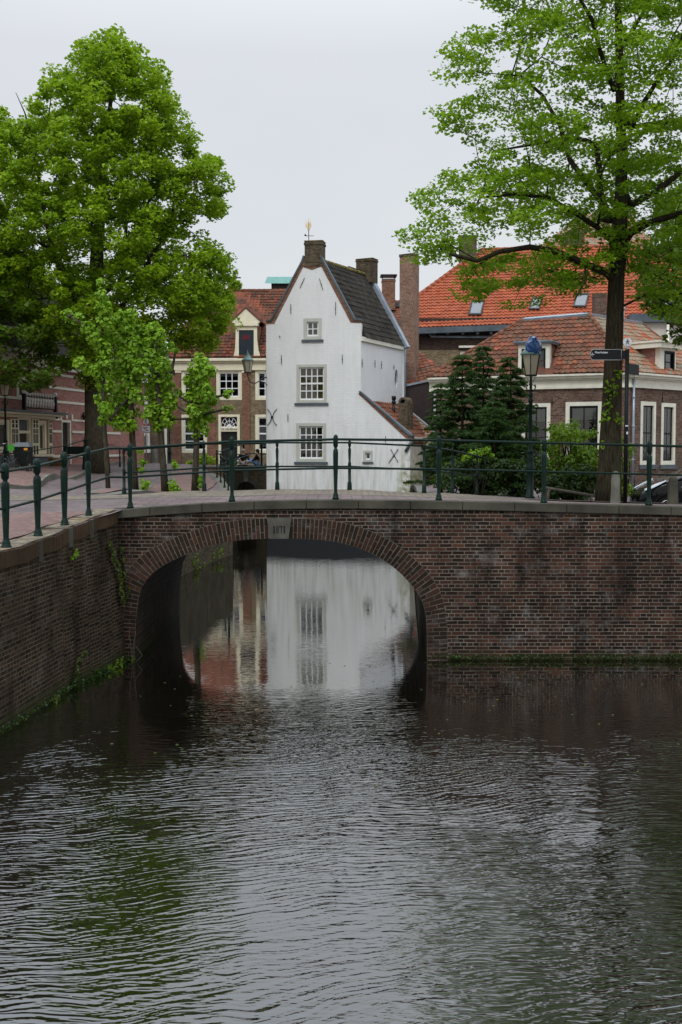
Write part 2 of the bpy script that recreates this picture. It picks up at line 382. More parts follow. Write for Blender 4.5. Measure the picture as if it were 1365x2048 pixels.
M['band'] = setts('band_setts', (.17, .14, .11), (.34, .27, .21), (.07, .065, .035), bw=.22, rh=.09, rot=.9, ms=.014, dirt=.5)
M['bark'] = bark('bark', (.028, .023, .016), (.1, .085, .06))
M['bark_dark'] = bark('bark_dark', (.012, .01, .006), (.06, .05, .032))
M['twig'] = bark('twig', (.014, .012, .009), (.035, .03, .022))
M['leaf_big'] = leafmat('leaf_linden', (.12, .25, .008), (.4, .56, .022), trans=.48)
M['leaf_right'] = leafmat('leaf_linden_right', (.09, .225, .008), (.34, .53, .022), trans=.5)
M['leaf_back'] = leafmat('leaf_back', (.04, .085, .008), (.10, .17, .015))
M['leaf_young'] = leafmat('leaf_young', (.11, .25, .01), (.34, .55, .032), trans=.42)
M['needle'] = leafmat('needle', (.006, .024, .007), (.05, .12, .022), trans=.18)
M['leaf_bush'] = leafmat('leaf_bush', (.03, .08, .006), (.3, .46, .025), trans=.38)
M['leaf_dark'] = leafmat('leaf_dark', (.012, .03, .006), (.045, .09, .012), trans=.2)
M['leaf_ivy'] = leafmat('leaf_ivy', (.04, .06, .015), (.15, .19, .04), trans=.2)
M['glass'] = glassmat('glass')
M['glass_far'] = glassmat('glass_far', refl=.9)
M['frost'] = paint('lantern_glass', (.42, .38, .27), .35, .15, bump=0)
M['copper'] = paint('copper_roof', (.15, .26, .24), .5, .25)
M['copper_pale'] = paint('copper_pale', (.13, .3, .25), .6, .15)
M['gold'] = paint('gold', (.8, .6, .32), .35, .1, metallic=.4)
M['sign_black'] = paint('sign_black', (.005, .006, .007), .5, .1, bump=0, spec=.2)
M['sign_white'] = paint('sign_white', (.62, .64, .66), .5, .05, bump=0)
M['sign_grey'] = paint('sign_grey', (.3, .31, .32), .5, .05, bump=0)
M['sign_red'] = paint('sign_red', (.55, .03, .03), .5, .05, bump=0)
M['brown_clad'] = paint('brown_clad', (.028, .015, .013), .6, .3, scale=5)
M['wicker'] = paint('wicker', (.035, .02, .014), .9, .6, scale=30, bump=1)
M['skin'] = paint('skin', (.5, .28, .19), .6, .05, bump=0)
M['hair_black'] = paint('hair_black', (.008, .007, .007), .6, .2)
M['hair_grey'] = paint('hair_grey', (.3, .3, .3), .7, .2)
M['cloth_dark'] = paint('cloth_dark', (.014, .016, .019), .85, .3)
M['cloth_black'] = paint('cloth_black', (.008, .008, .009), .85, .3)
M['jeans'] = paint('jeans', (.2, .32, .48), .85, .2, scale=10)
M['cloth_pale'] = paint('cloth_pale', (.5, .47, .45), .85, .15)
M['tyre'] = paint('tyre', (.012, .012, .012), .8, .2)
M['chrome'] = paint('chrome', (.5, .5, .52), .2, .1, metallic=.8, bump=0)
M['headlight'] = paint('headlight', (.55, .58, .6), .12, .2, metallic=.3, bump=0)
M['green_plastic'] = paint('green_plastic', (.04, .3, .02), .45, .1)
M['orange_sticker'] = paint('orange_sticker', (.8, .3, .02), .5, .1)
M['terracotta'] = paint('terracotta', (.33, .17, .07), .8, .3)
M['wood'] = paint('wood', (.1, .085, .07), .85, .3, scale=6)
M['yellow'] = paint('yellow', (.5, .4, .02), .6, .2)

# ================================================================ terrain
def xq(Y):
    """canal side of the left quay at water level"""
    return float(np.interp(Y, [-40, 14, 16.7, 19.05], [-8.9, -4.35, -4.12, -3.66]))
YB0, YB1 = 19.0, 24.3                      # the bridge spans the canal between these
_cp = [(13,1097.5,14.8),(76.5,1074.8,16.1),(130,1052.8,17.1),(178,1033,18.1),(249,1018,19.2),(380,1010,19.1),(520,1003,19.1),(680,1001,19.1),
       (880,1003,19.1),(1090,1008,19.1),(1365,1015,19.1),(249,990,25.4),(409,982.5,24.0),(555,979.5,24.1),(700,979.5,24.1),(849,986.6,24.0),
       (905,988.7,25.8),(954,993,28.1),(1060,997,27),(1217,1006,24.5),(1340,1014,24),(620,990,21.6),(400,995,21.6)]
GP = [tuple(at(*c)) for c in _cp] + [(-4.9,4,1.95),(-9,8,2.1),(-4.9,10,2.12),(-7,15,2.33),(-9,20,2.62),(-9,26,2.75),(-6,27.5,2.66),(-5.2,30,2.45),(-5,33,2.32),(-6.2,33,2.38),(-5,36,2.24),(-4.2,38.8,2.14),(-4.7,42,2.19),(-5.2,45,2.3),(-5.8,48,2.42),(-7.5,38,2.5),
     (-10,35,2.78),(-14,40,2.82),(-14.3,46,2.8),(-13,51,2.86),(-11,60,2.9),(-30,45,2.8),(-8,50,2.8),(-6,57,2.75),(-10,66,2.65),(-10,75,2.5),(0,75,2.5),(-40,80,2.6),(0,62,2.7),
     (6,28,2.35),(8,30,1.95),(12,30,1.9),(9,36,2.0),(4.5,34,2.2),(12,45,1.9),(5,47,2.1),(16,47,1.9),(20,30,1.9),(20,22,2.3),(30,19,2.2),(14,21.5,2.45),(30,60,2),(60,60,2),(60,10,2.2),(-60,10,2.4),(-60,60,2.6),(0,120,2.5),(60,150,2.3),(-60,150,2.5)]
_G = np.array(GP)
def gz(x, y):
    d = np.hypot(_G[:, 0] - x, _G[:, 1] - y) + .25; w = d ** -3.2; return float((w * _G[:, 2]).sum() / w.sum())
def steps(a, b, first=.5, grow=1.25):
    out = [a]; st = first; sg = 1 if b > a else -1
    while abs(b - out[-1]) > st * 1.3: out.append(out[-1] + sg * st); st *= grow
    out.append(b); return out

def sheet(mb, rows, zf, m=0):
    """rows: list of (y, [x...]) with equal lengths"""
    for (y0, xs0), (y1, xs1) in zip(rows[:-1], rows[1:]):
        for i in range(len(xs0) - 1):
            P = [(xs0[i], y0), (xs0[i+1], y0), (xs1[i+1], y1), (xs1[i], y1)]
            mb.face([(x, y, zf(x, y)) for x, y in P], m, True)
def xl2(Y):   # left bank beyond the bridge
    return float(np.interp(Y, [24.3, 24.6, 32, 38.5, 42, 48, 57, 60], [-3.7, -5.3, -4.62, -3.8, -4.25, -5.2, -8.0, -8.0]))
def xr2(Y):   # right bank beyond the bridge
    return float(np.interp(Y, [24.3, 30, 47, 60], [1.78, 2.2, 3.15, 3.3]))
g = MB()
ofs = steps(0, 75, .5, 1.22); k = len(ofs)
ysA = list(np.arange(-40, 12, 4.0)) + list(np.arange(12, 19.01, .5)) + [YB0]
ysA = sorted(set(round(float(v), 3) for v in ysA))
sheet(g, [(y, [xq(y) - .1 - o for o in ofs][::-1]) for y in ysA], gz)
xs = sorted(set([round(-75 + i * 5, 2) for i in range(13)] + [round(-12 + i * .6, 2) for i in range(44)] + [15, 17, 20, 25, 30, 40, 55, 75]))
sheet(g, [(y, xs) for y in (YB0, 19.6, 20.2, 21, 22, 23, YB1)], gz)
ysC = [24.3, 24.6, 25, 26, 27, 28, 30, 32, 34, 36, 38.5, 40, 42, 45, 48, 50, 54, 58, 60]
sheet(g, [(y, [xl2(y) - o for o in ofs][::-1]) for y in ysC], gz)
sheet(g, [(y, [xr2(y) + o for o in ofs]) for y in ysC], gz)
xs2 = [-400, -200, -120, -80, -50, -30, -20, -14, -10, -6, -2, 2, 6, 10, 15, 20, 30, 50, 80, 120, 200, 400]
sheet(g, [(y, xs2) for y in (60, 64, 68, 73, 78, 90, 120, 200, 400, 900)], gz)
for sx in (-1, 1): sheet(g, [(y, sorted([sx * 74, sx * 150, sx * 400])) for y in (-40, 0, 20, 60)], gz)
ground = tag(g.build('ground', M['road']), kind='structure')

# pavement overlays
pv = MB()
def strip(mb, a, b, dz, m=0, sub=6, kerb=None):
    """a, b: two polylines of (x,y) with equal length -> raised sheet; kerb = height of the side along b"""
    for i in range(len(a) - 1):
        for t in range(sub):
            t0, t1 = t / sub, (t + 1) / sub
            L = lambda p, q, t: (p[0] + (q[0] - p[0]) * t, p[1] + (q[1] - p[1]) * t)
            q = [L(a[i], a[i+1], t0), L(b[i], b[i+1], t0), L(b[i], b[i+1], t1), L(a[i], a[i+1], t1)]
            nn = 5
            for k_ in range(nn):
                u0, u1 = k_ / nn, (k_ + 1) / nn
                r = [L(q[0], q[1], u0), L(q[0], q[1], u1), L(q[3], q[2], u1), L(q[3], q[2], u0)]
                f = [Vector((x, y, gz(x, y) + dz)) for x, y in r]
                if (f[1] - f[0]).cross(f[2] - f[0]).z < 0: f = f[::-1]
                mb.face(f, m, True)
def kerbline(mb, pts, w, h, m=0, sub=8):
    P = []
    for i in range(len(pts) - 1):
        for t in range(sub): P.append((pts[i][0] + (pts[i+1][0]-pts[i][0]) * t / sub, pts[i][1] + (pts[i+1][1]-pts[i][1]) * t / sub))
    P.append(pts[-1])
    for a, b in zip(P[:-1], P[1:]):
        d = Vector((b[0]-a[0], b[1]-a[1], 0)).normalized(); nrm = Vector((d.y, -d.x, 0)) * w / 2
        A = Vector((a[0], a[1], gz(*a))); B = Vector((b[0], b[1], gz(*b)))
        lo, hi = Vector((0, 0, -.15)), Vector((0, 0, h))
        mb.hexa([A + nrm + lo, B + nrm + lo, B - nrm + lo, A - nrm + lo, A + nrm + hi, B + nrm + hi, B - nrm + hi, A - nrm + hi], m)
# bridge: large pavers at the front, narrow band of setts at the back
strip(pv, [(-4.0, 19.35), (12, 19.35)], [(-4.0, 21.75), (12, 21.75)], .006, 0, 24)
pv.build('pavement_pavers', M['pavers']); tag(bpy.data.objects['pavement_pavers'], kind='structure')
pv = MB(); strip(pv, [(-7.5, 22.2), (-4.0, 21.9), (3.2, 21.9), (8, 22.3)], [(-7.5, 24.2), (-4.0, 24.2), (1.6, 24.25), (8, 24.3)], .006, 0, 10)
pv.build('pavement_band', M['band']); tag(bpy.data.objects['pavement_band'], kind='structure')
pv = MB(); kerbline(pv, [(-7.5, 22.1), (-4.0, 21.82), (3.2, 21.82), (8, 22.2)], .12, .012)
# kerb of the reddish quay pavement beyond the bridge
kq = [(-5.9, 25.5), (-6.0, 30), (-6.3, 35), (-6.9, 45), (-8.4, 55)]
kerbline(pv, kq, .13, .03)
hk = [atz(-40, 975, 2.8), atz(60, 958, 2.82), atz(120, 948, 2.84), atz(165, 938, 2.86), atz(205, 930, 2.88), atz(245, 927, 2.9)]
hk = [(p.x, p.y) for p in hk]; hk = [(x, min(y, 60)) for x, y in hk]
kerbline(pv, hk, .16, .13)
pv.build('kerb', M['stone_light']); tag(bpy.data.objects['kerb'], kind='structure')
pv = MB(); strip(pv, [(x + .07, y) for x, y in kq], [(xl2(y) - .35, y) for x, y in kq], .03, 0, 8)
strip(pv, [(xq(y) - .48, y) for y in (-10, 4, 14, 16.7, 18.7)], [(xq(y) - 1.7, y) for y in (-10, 4, 14, 16.7, 18.7)], .03, 0, 8)
strip(pv, [(x - .08, y) for x, y in hk], [(x - 3.4 - .1 * i, y + 1.5) for i, (x, y) in enumerate(hk)], .12, 0, 8)
pv.build('pavement', M['pav_red']); tag(bpy.data.objects['pavement'], kind='structure')

# ================================================================ water
mw, nt, b, out = newmat('water'); N = NT(nt); g_ = N.n('NewGeometry').outputs['Position']
nt.nodes.remove(b); b = N.n('BsdfDiffuse'); gl = N.n('BsdfGlossy'); gl.inputs['Roughness'].default_value = .0
murk = N.mix(N.ramp(N.noise(g_, .25, 3).outputs['Fac'], [(.3, 0.0), (.7, 1.0)]), (.0045, .0035, .002), (.007, .0065, .003)); N.l(murk, b.inputs['Color'])
dn = N.noise(g_, .45, 3); dv = N.n('VectorMath', operation='MULTIPLY_ADD'); N.l(dn.outputs['Color'], dv.inputs[0]); dv.inputs[1].default_value = (.9, .9, 0); N.l(g_, dv.inputs[2])
v1 = N.mapv(N.mapv(dv.outputs[0], rot=(0, 0, R(-12))), (3.3, 18.5, 1)); v2 = N.mapv(N.mapv(g_, rot=(0, 0, R(8))), (6, 29, 1)); v3 = N.mapv(dv.outputs[0], (.7, 2.6, 1), rot=(0, 0, R(-5)))
h = N.math('ADD', N.noise(v1, 1, 1.0, .4).outputs['Fac'], N.math('MULTIPLY', N.noise(v2, 1, 1, .5).outputs['Fac'], .3))
h = N.math('ADD', h, N.math('MULTIPLY', N.noise(v3, 1, 1, .4).outputs['Fac'], .42))
sx = N.n('SeparateXYZ'); N.l(g_, sx.inputs[0])
mr = N.n('MapRange', interpolation_type='SMOOTHSTEP'); N.l(N.math('ADD', sx.outputs[1], N.math('MULTIPLY', N.noise(g_, .35, 3).outputs['Fac'], 5.0)), mr.inputs['Value'])
mr.inputs['From Min'].default_value = 14.5; mr.inputs['From Max'].default_value = 20.0; mr.inputs['To Min'].default_value = 1; mr.inputs['To Max'].default_value = .06
patch = N.ramp(N.noise(N.mapv(g_, (1, .6, 1), rot=(0, 0, .4)), .33, 3).outputs['Fac'], [(.38, .3), (.6, 1.1)])
lx = N.n('MapRange', interpolation_type='SMOOTHSTEP'); N.l(sx.outputs[0], lx.inputs['Value']); lx.inputs['From Min'].default_value = -5; lx.inputs['From Max'].default_value = 2.5
lx.inputs['To Min'].default_value = 1.15; lx.inputs['To Max'].default_value = .85
amp = N.math('MULTIPLY', N.math('MULTIPLY', mr.outputs[0], patch), lx.outputs[0])
hh = N.math('MULTIPLY', h, amp)
bp = N.n('Bump'); bp.inputs['Strength'].default_value = 1; bp.inputs['Distance'].default_value = .019; N.l(hh, bp.inputs['Height']); N.l(bp.outputs[0], gl.inputs['Normal'])
fr = N.n('Fresnel'); fr.inputs[0].default_value = 1.8; N.l(bp.outputs[0], fr.inputs['Normal'])
mx = N.n('MixShader'); N.l(N.math('MINIMUM', N.math('MULTIPLY', fr.outputs[0], 2.15), .76), mx.inputs[0]); N.l(b.outputs[0], mx.inputs[1]); N.l(gl.outputs[0], mx.inputs[2]); N.l(mx.outputs[0], out.inputs[0])
WATER_BUMP = bp
w = MB(); w.face([(-60, -60, 0), (60, -60, 0), (60, 62, 0), (-60, 62, 0)])
tag(w.build('water', mw), kind='structure')

# ================================================================ the bridge
BF = Fr((-4.2, YB0), (30, YB0))
tp = [BF.sz(*p) for p in [(237,1021),(300,1015.5),(380,1010),(450,1006),(520,1003),(600,1001.5),(680,1001),(780,1001.8),(880,1003),(985,1005),(1090,1008),(1230,1011.5),(1365,1015)]]
tp = [(0.0, tp[0][1] - .03)] + tp + [(14, tp[-1][1] - .1), (34.2, 2.1)]
topz = lambda s: float(np.interp(s, [p[0] for p in tp], [p[1] for p in tp]))
bridge = thing('brick_bridge', 'brown brick arch bridge over the canal with a dated keystone and stone coping', 'bridge', (0, 0, 0))
ipx = [(270,1400),(270,1325),(271,1270),(275,1216),(283,1178),(306,1146),(346,1121),(386,1104),(424,1091.5),(464,1083),(500,1079),(538,1077),(580,1077),(630,1079),(676,1084.5),(726,1099.5),(766,1119.5),(797,1143),(822,1168.5),(841,1194.5),(850,1222),(854,1255),(855,1325),(855,1400)]
ip = [BF.sz(*p) for p in ipx]
# smooth resample of the intrados
def resample(pts, step):
    P = [Vector((a, b_, 0)) for a, b_ in pts]; q = []
    for i in range(len(P) - 1):
        p0, p1, p2, p3 = P[max(i-1, 0)], P[i], P[i+1], P[min(i+2, len(P)-1)]
        for t in range(10):
            t /= 10; q.append(.5 * ((2*p1) + (p2-p0)*t + (2*p0-5*p1+4*p2-p3)*t*t + (3*p1-p0-3*p2+p3)*t**3))
    q.append(P[-1]); L = [0]
    for a, b_ in zip(q[:-1], q[1:]): L.append(L[-1] + (b_ - a).length)
    n = int(L[-1] / step); return [(float(np.interp(L[-1]*i/n, L, [v.x for v in q])), float(np.interp(L[-1]*i/n, L, [v.y for v in q]))) for i in range(n + 1)]
ia = resample(ip, .0705)
def nrmat(i):
    a = Vector((*ia[max(i-2, 0)], 0)); b_ = Vector((*ia[min(i+2, len(ia)-1)], 0)); d = (b_ - a).normalized(); return Vector((-d.y, d.x, 0))
RT = .355
ea = [(ia[i][0] + nrmat(i).x * RT, ia[i][1] + nrmat(i).y * RT) for i in range(len(ia))]
ea[0] = (ea[0][0], ia[0][1]); ea[-1] = (ea[-1][0], ia[-1][1])
zb = min(p[1] for p in ia)
sw = MB()
smid = (ia[0][0] + ia[-1][0]) / 2
outer = [(0, zb)] + [e for e in ea] + [(34.2, zb)] + [(p[0], p[1] - .14) for p in tp[::-1]]
sw.pwall(BF, outer, n=0, th=.5)
# back face, plainer
BB = Fr((30, YB1), (-4.2, YB1))
sw.pwall(BB, [(34.2 - a, z) for a, z in outer[::-1]], n=0, th=.4)
sw.build('spandrel_wall', M['brick_bridge'], bridge)
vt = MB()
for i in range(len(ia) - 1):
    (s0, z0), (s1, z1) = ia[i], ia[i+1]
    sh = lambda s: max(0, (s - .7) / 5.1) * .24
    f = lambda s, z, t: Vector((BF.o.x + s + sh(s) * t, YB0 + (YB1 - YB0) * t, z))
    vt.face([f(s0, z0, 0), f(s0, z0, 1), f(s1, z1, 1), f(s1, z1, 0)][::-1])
vt.build('vault', M['brick_vault_shaded'], bridge)
rg = MB(); mo = MB(); kpx = [BF.sz(*p) for p in [(541.5,1077),(577.5,1077),(584,1035),(534.5,1035.5)]]
rnd = random.Random(3)
for i in range(len(ia) - 1):
    q = [ia[i], ia[i+1], ea[i+1], ea[i]]
    mo.face([BF.p(a, .001, z) for a, z in q])
    cs = (ia[i][0] + ia[i+1][0]) / 2
    if kpx[0][0] - .02 < cs < kpx[1][0] + .02 and ia[i][1] > 1.5: continue
    L = lambda a, b_, t: (a[0] + (b_[0]-a[0]) * t, a[1] + (b_[1]-a[1]) * t)
    cuts = [0, .3, 1] if i % 2 else [0, .62, 1]
    g1 = .1
    for c0, c1 in zip(cuts[:-1], cuts[1:]):
        c0 += .015; c1 -= .015
        a0, a1 = L(ia[i], ea[i], c0), L(ia[i], ea[i], c1); b0, b1 = L(ia[i+1], ea[i+1], c0), L(ia[i+1], ea[i+1], c1)
        quad = [L(a0, b0, g1), L(a0, b0, 1 - g1), L(a1, b1, 1 - g1), L(a1, b1, g1)]
        pr = .004 + rnd.random() * .007
        rg.prism([BF.p(a, pr, z) for a, z in quad], BF.n * -.06, rnd.choice((0, 0, 1, 1, 2)))
mo.build('arch_mortar', M['mortar'], bridge)
arc = rg.build('arch_ring', [M['voussoir%d' % i] for i in range(3)], bridge)
ks = MB(); ks.prism([BF.p(a, .055, z) for a, z in kpx], BF.n * -.3); keyst = ks.build('keystone', M['keystone'], bridge, bevel=.012)
def text_mesh(body, size, mat, name, parent, loc, ex=.003, offset=0.0, rot=(R(90), 0, 0), align='CENTER', sx=1.0):
    c = bpy.data.curves.new(name, 'FONT'); c.body = body; c.size = size; c.extrude = ex; c.offset = offset; c.align_x = align; c.align_y = 'CENTER'
    t = bpy.data.objects.new(name + '_tmp', c); COL.objects.link(t); bpy.context.view_layer.update()
    me = bpy.data.meshes.new_from_object(t.evaluated_get(bpy.context.evaluated_depsgraph_get())); bpy.data.objects.remove(t); bpy.data.curves.remove(c)
    me.materials.clear(); me.materials.append(mat); o = bpy.data.objects.new(name, me); o.location = loc; o.rotation_euler = rot; o.scale = (sx, 1, 1)
    return fin(o, parent)
# carved serif numerals, drawn as strokes
ins = MB()
def glyph(strokes, s0, z0, w, hgt):
    for st in strokes:
        q = [Vector((a * w, b_ * hgt, 0)) for a, b_ in st]
        ins.prism([BF.p(s0 + v.x, .059, z0 + v.y) for v in q], BF.n * -.006)
one = [[(.3,0),(.7,0),(.7,1),(.3,1)], [(.2,0),(.8,0),(.8,.07),(.2,.07)], [(.12,.8),(.38,.88),(.38,1),(.3,.95)]]
seven = [[(.08,.84),(.95,.84),(.95,1),(.08,1)], [(.06,.72),(.16,.72),(.16,.86),(.06,.86)], [(.4,0),(.66,0),(.93,.86),(.72,.86)]]
def eight():
    out = []
    for cz, ry, rx in ((.75, .25, .36), (.27, .27, .42)):
        for k_ in range(16):
            a, b_ = k_ * math.pi / 8, (k_ + 1) * math.pi / 8
            f = lambda t, e: (.5 + math.cos(t) * (rx - e * (.2 if abs(math.cos(t)) > .5 else .12)), cz + math.sin(t) * (ry - e * .085))
            out.append([f(a, 0), f(b_, 0), f(b_, 1), f(a, 1)][::-1])
    return out
z0 = BF.sz(560, 1065)[1]; s0 = BF.sz(546.5, 1065)[0]; hg = BF.sz(560, 1052)[1] - z0
for i, gl in enumerate((one, eight(), seven, one)): glyph(gl, s0 - .006 + i * .059, z0 - .006, .057, hg * 1.1)
ins.build('inscription', M['black_iron'], keyst)
co = MB(); ss = [0.32] + list(np.arange(.9, 34, .9))
for a, b_ in zip(ss[:-1], ss[1:]):
    a_, b2 = a + .004, b_ - .004
    P = lambda s, n, dz: BF.p(s, n, topz(s) + dz)
    n0, n1 = -.34, .045
    co.hexa([P(a_, n1, -.14), P(b2, n1, -.14), P(b2, n0, -.14), P(a_, n0, -.14), P(a_, n1, .012), P(b2, n1, .012), P(b2, n0, .012), P(a_, n0, .012)])
co.build('coping', M['stone'], bridge, bevel=.012)

# ================================================================ quay walls
qw = thing('quay_wall', 'dark weathered brick quay wall of the left bank with a mossy soldier course on top', 'wall', (0, 0, 0))
ys = list(np.arange(-20, 12, 4.)) + list(np.linspace(12, 18.98, 15))
xt = lambda y: xq(y) - float(np.interp(y, [16.7, 19], [.08, .19]))
q = MB()
for a, b_ in zip(ys[:-1], ys[1:]):
    for t0, t1 in ((0, .35), (.35, .7), (.7, 1)):
        f = lambda y, t: Vector((xq(y) + (xt(y) - xq(y)) * t - .02 * math.sin(t * 3.1) * (1 if y > 12 else 0), y, -1 + (gz(xt(y) - .15, y) + .985) * t))
        q.face([f(b_, t0), f(a, t0), f(a, t1), f(b_, t1)], 0)
q.build('wall_face', M['brick_quay'], qw)
cp = MB(); y = 5.0; rnd = random.Random(5)
while y < 18.93:
    wd = .058 + rnd.random() * .006; stone = rnd.random() < .03
    if stone: wd = .16
    y2 = min(y + wd, 18.95); z = gz(xt(y) - .15, y) - .0
    pr = rnd.random() * .008; dz = rnd.random() * .012
    xa, xb = xt(y) + .022 + pr, xt(y2) + .022 + pr; zz = .215 if not stone else .3
    cp.hexa([(xa, y, z - zz), (xb, y2, z - zz), (xb - .44, y2, z - zz), (xa - .44, y, z - zz), (xa, y, z + dz), (xb, y2, z + dz), (xb - .44, y2, z + .012), (xa - .44, y, z + .012)], 1 if stone else 0)
    y = y2 + .008
cp.build('capping', [brick('capping_brick', (.06, .042, .026), (.14, .085, .05), (.1, .09, .06), bw=9, rh=9, ms=0, dirt=.6, moss=(.5, .6)) , M['stone']], qw, bevel=.004)
mm = MB(); 
for a, b_ in zip(ys[:-1], ys[1:]):
    if a < 4: continue
    for i in range(3):
        f = lambda y, u: (xt(y) - .03 - u * .36, y, gz(xt(y) - .15, y) + .016)
        mm.face([f(a, i/3), f(b_, i/3), f(b_, (i+1)/3), f(a, (i+1)/3)])
# top of the capping: mortar and lichen between the bricks
m_, nt, b, _ = newmat('capping_top'); N = NT(nt); g_ = N.n('NewGeometry').outputs['Position']
f1 = N.noise(g_, 6, 6, .7).outputs['Fac']; f2 = N.noise(N.mapv(g_, loc=(4, 2, 1)), 4, 5, .7).outputs['Fac']
c_ = N.mix(N.ramp(f1, [(.42, 0.0), (.6, 1.0)]), (.1, .08, .06), (.24, .2, .13)); c_ = N.mix(N.ramp(f2, [(.56, 0.0), (.66, .8)]), c_, (.3, .15, .03))
N.l(c_, b.inputs['Base Color']); b.inputs['Roughness'].default_value = .95; N.bump(f1, b, 1, .02)
mm.build('lichen_top', m_, qw)
def bank(name, label, fx, ys, sgn, mat):
    r = thing(name, label, 'wall', (0, 0, 0)); q = MB(); c = MB()
    for a, b_ in zip(ys[:-1], ys[1:]):
        P = [Vector((fx(b_), b_, -1)), Vector((fx(a), a, -1)), Vector((fx(a), a, gz(fx(a), a) - .14)), Vector((fx(b_), b_, gz(fx(b_), b_) - .14))]
        q.face(P if sgn > 0 else P[::-1])
        A = [(fx(a) + sgn*.03, a), (fx(b_) + sgn*.03, b_), (fx(b_) - sgn*.38, b_), (fx(a) - sgn*.38, a)]
        if sgn < 0: A = A[::-1]
        c.hexa([(x, y, gz(x, y) - .15) for x, y in A] + [(x, y, gz(x, y) + .012) for x, y in A])
    q.build('wall_face', mat, r); c.build('coping', M['stone_light'], r); return r
bank('quay_wall', 'low brick quay wall with pale coping beyond the bridge, seen through the arch on the left', xl2, [24.6, 26, 28, 30, 32, 34, 36, 38.5, 40, 42, 45, 48, 52, 56.7], 1, M['brick_old'])
bank('quay_wall', 'brick quay wall beside the white gabled house, seen through the arch on the right', xr2, [24.32, 26, 28, 30, 35, 40, 44, 47.4], -1, M['brick_quay'])

# ================================================================ railings
IRON = M['green_iron']
def post_a(x, y, z, H, parent, k=1.0, flare=1.0):
    m = MB(); s = H / 1.13 * 1.0; q = k
    prof = [(.062*q,0),(.062*q,.03),(.05*q,.045),(.05*q,.075),(.04*q,.10),(.033*q,.125),(.031*q,.15),(.046*q,.62),(.049*q,.8),(.044*q,.865),(.026*q,.885),(.026*q,.9),(.044*q,.93),(.046*q,1.06),(.04*q,1.1),(.02*q,1.125),(.003,1.13)]
    m.lathe((x, y, z), [(r, h_ * s) for r, h_ in prof], 8, rot=R(22.5)); return m.build('post', IRON, parent)
def post_b(x, y, z, H, parent):
    m = MB(); s = H / 1.1
    prof = [(.058,0),(.056,.02),(.047,.16),(.042,.175),(.034,.18),(.036,.48),(.04,.53),(.038,.58),(.036,.6),(.026,.61),(.036,.86),(.03,.9),(.018,.93),(.032,.955),(.038,1.02),(.034,1.055),(.018,1.08),(.01,1.1),(.003,1.105)]
    m.lathe((x, y, z), [(r, h_ * s) for r, h_ in prof], 8, rot=R(22.5)); return m.build('post', IRON, parent)
def rail(pts, r, parent):
    m = MB(); m.tube(pts, r, 8); return m.build('rail', IRON, parent)
rl = thing('bridge_railing', 'dark green iron railing along the near edge of the bridge and down the quay', 'railing', (0, 0, 0))
PB = []
for px, py, Y in [(13,1097.5,14.8),(76.5,1074.8,16.1),(130,1052.8,17.1),(178,1033,18.1)]: PB.append(at(px, py, Y))
d0 = PB[0] - PB[1]; PB = [PB[0] + d0 * 2, PB[0] + d0] + PB
for i in (0, 1): PB[i].z = gz(PB[i].x, PB[i].y)
nL = len(PB)
for px in (261, 464.5, 671.8, 878, 1088, 1298, 1508, 1720):
    p = at(px, 1005, 19.16); p.z = topz(p.x + 4.2) + .012; PB.append(p)
for i, p in enumerate(PB): post_a(p.x, p.y, p.z, 1.16 if i < nL else 1.13, rl, 1.2 if i < nL - 1 else 1.0)
bend = [at(217, 897, 18.85), at(218, 954, 18.85)]
for j, hgt in enumerate((1.045, .545)):
    pts = [p + Vector((0, 0, hgt)) for p in PB[:nL]] + [bend[j]] + [p + Vector((0, 0, hgt)) for p in PB[nL:]]
    rail(pts, .023 if j == 0 else .019, rl)
rl2 = thing('bridge_railing', 'green railing with turned posts along the far edge of the bridge', 'railing', (0, 0, 0))
PR = [at(*c) for c in [(249,990,25.4),(409,982.5,24.0),(555,979.5,24.05),(699.6,979.5,24.05),(848.7,986.6,24.0),(905,988.7,25.8),(954,993,28.1)]]
for p in PR: p.z = gz(p.x, p.y); post_b(p.x, p.y, p.z, 1.1, rl2)
for hgt in (1.03, .51):
    pts = [p + Vector((0, 0, hgt)) for p in PR]; e = pts[-1] + (pts[-1] - pts[-2]) * .22; pts += [e, e + Vector((.06, .1, -.12)), e + Vector((.08, .12, -.45))] if hgt > 1 else []
    rail(pts, .021, rl2)
rl3 = thing('canal_railing', 'thin green railing climbing along the left canal bank towards the small bridge', 'railing', (0, 0, 0))
PC = [at(434.5,956,48), at(442,965.5,45), at(449.7,976,42), at(457,986,39.2)]
PC = [Vector((p.x, p.y, gz(p.x, p.y))) for p in PC]
for p in PC: post_a(p.x, p.y, p.z, 1.22, rl3, .9)
for hgt in (1.12, .55): rail([p + Vector((0, 0, hgt)) for p in [PC[0] + Vector((1.2, 3.3, .45))] + PC], .02, rl3)
rl4 = thing('street_railing', 'thin dark railing in front of the striped brick house across the street', 'railing', (0, 0, 0))
PD = [atz(-60,968,2.8), atz(55,958,2.83), atz(133,944,2.88), atz(169,936,2.9)]
hs = [(55,901),(133,888),(169,877.5),(206,881.5),(240,893)]
YD = [40, 42, 44.5, 46.5, 47, 50]
tops = [at(-40, 915, 39)] + [at(px, py + 3, Y) for (px, py), Y in zip(hs, YD[1:])]
for t in tops:
    zg = gz(t.x, t.y) + .1; post_b(t.x, t.y, zg, t.z - zg + .06, rl4)
rail(tops, .02, rl4); rail([Vector((t.x, t.y, (t.z + gz(t.x, t.y)) / 2)) for t in tops[3:]], .018, rl4)

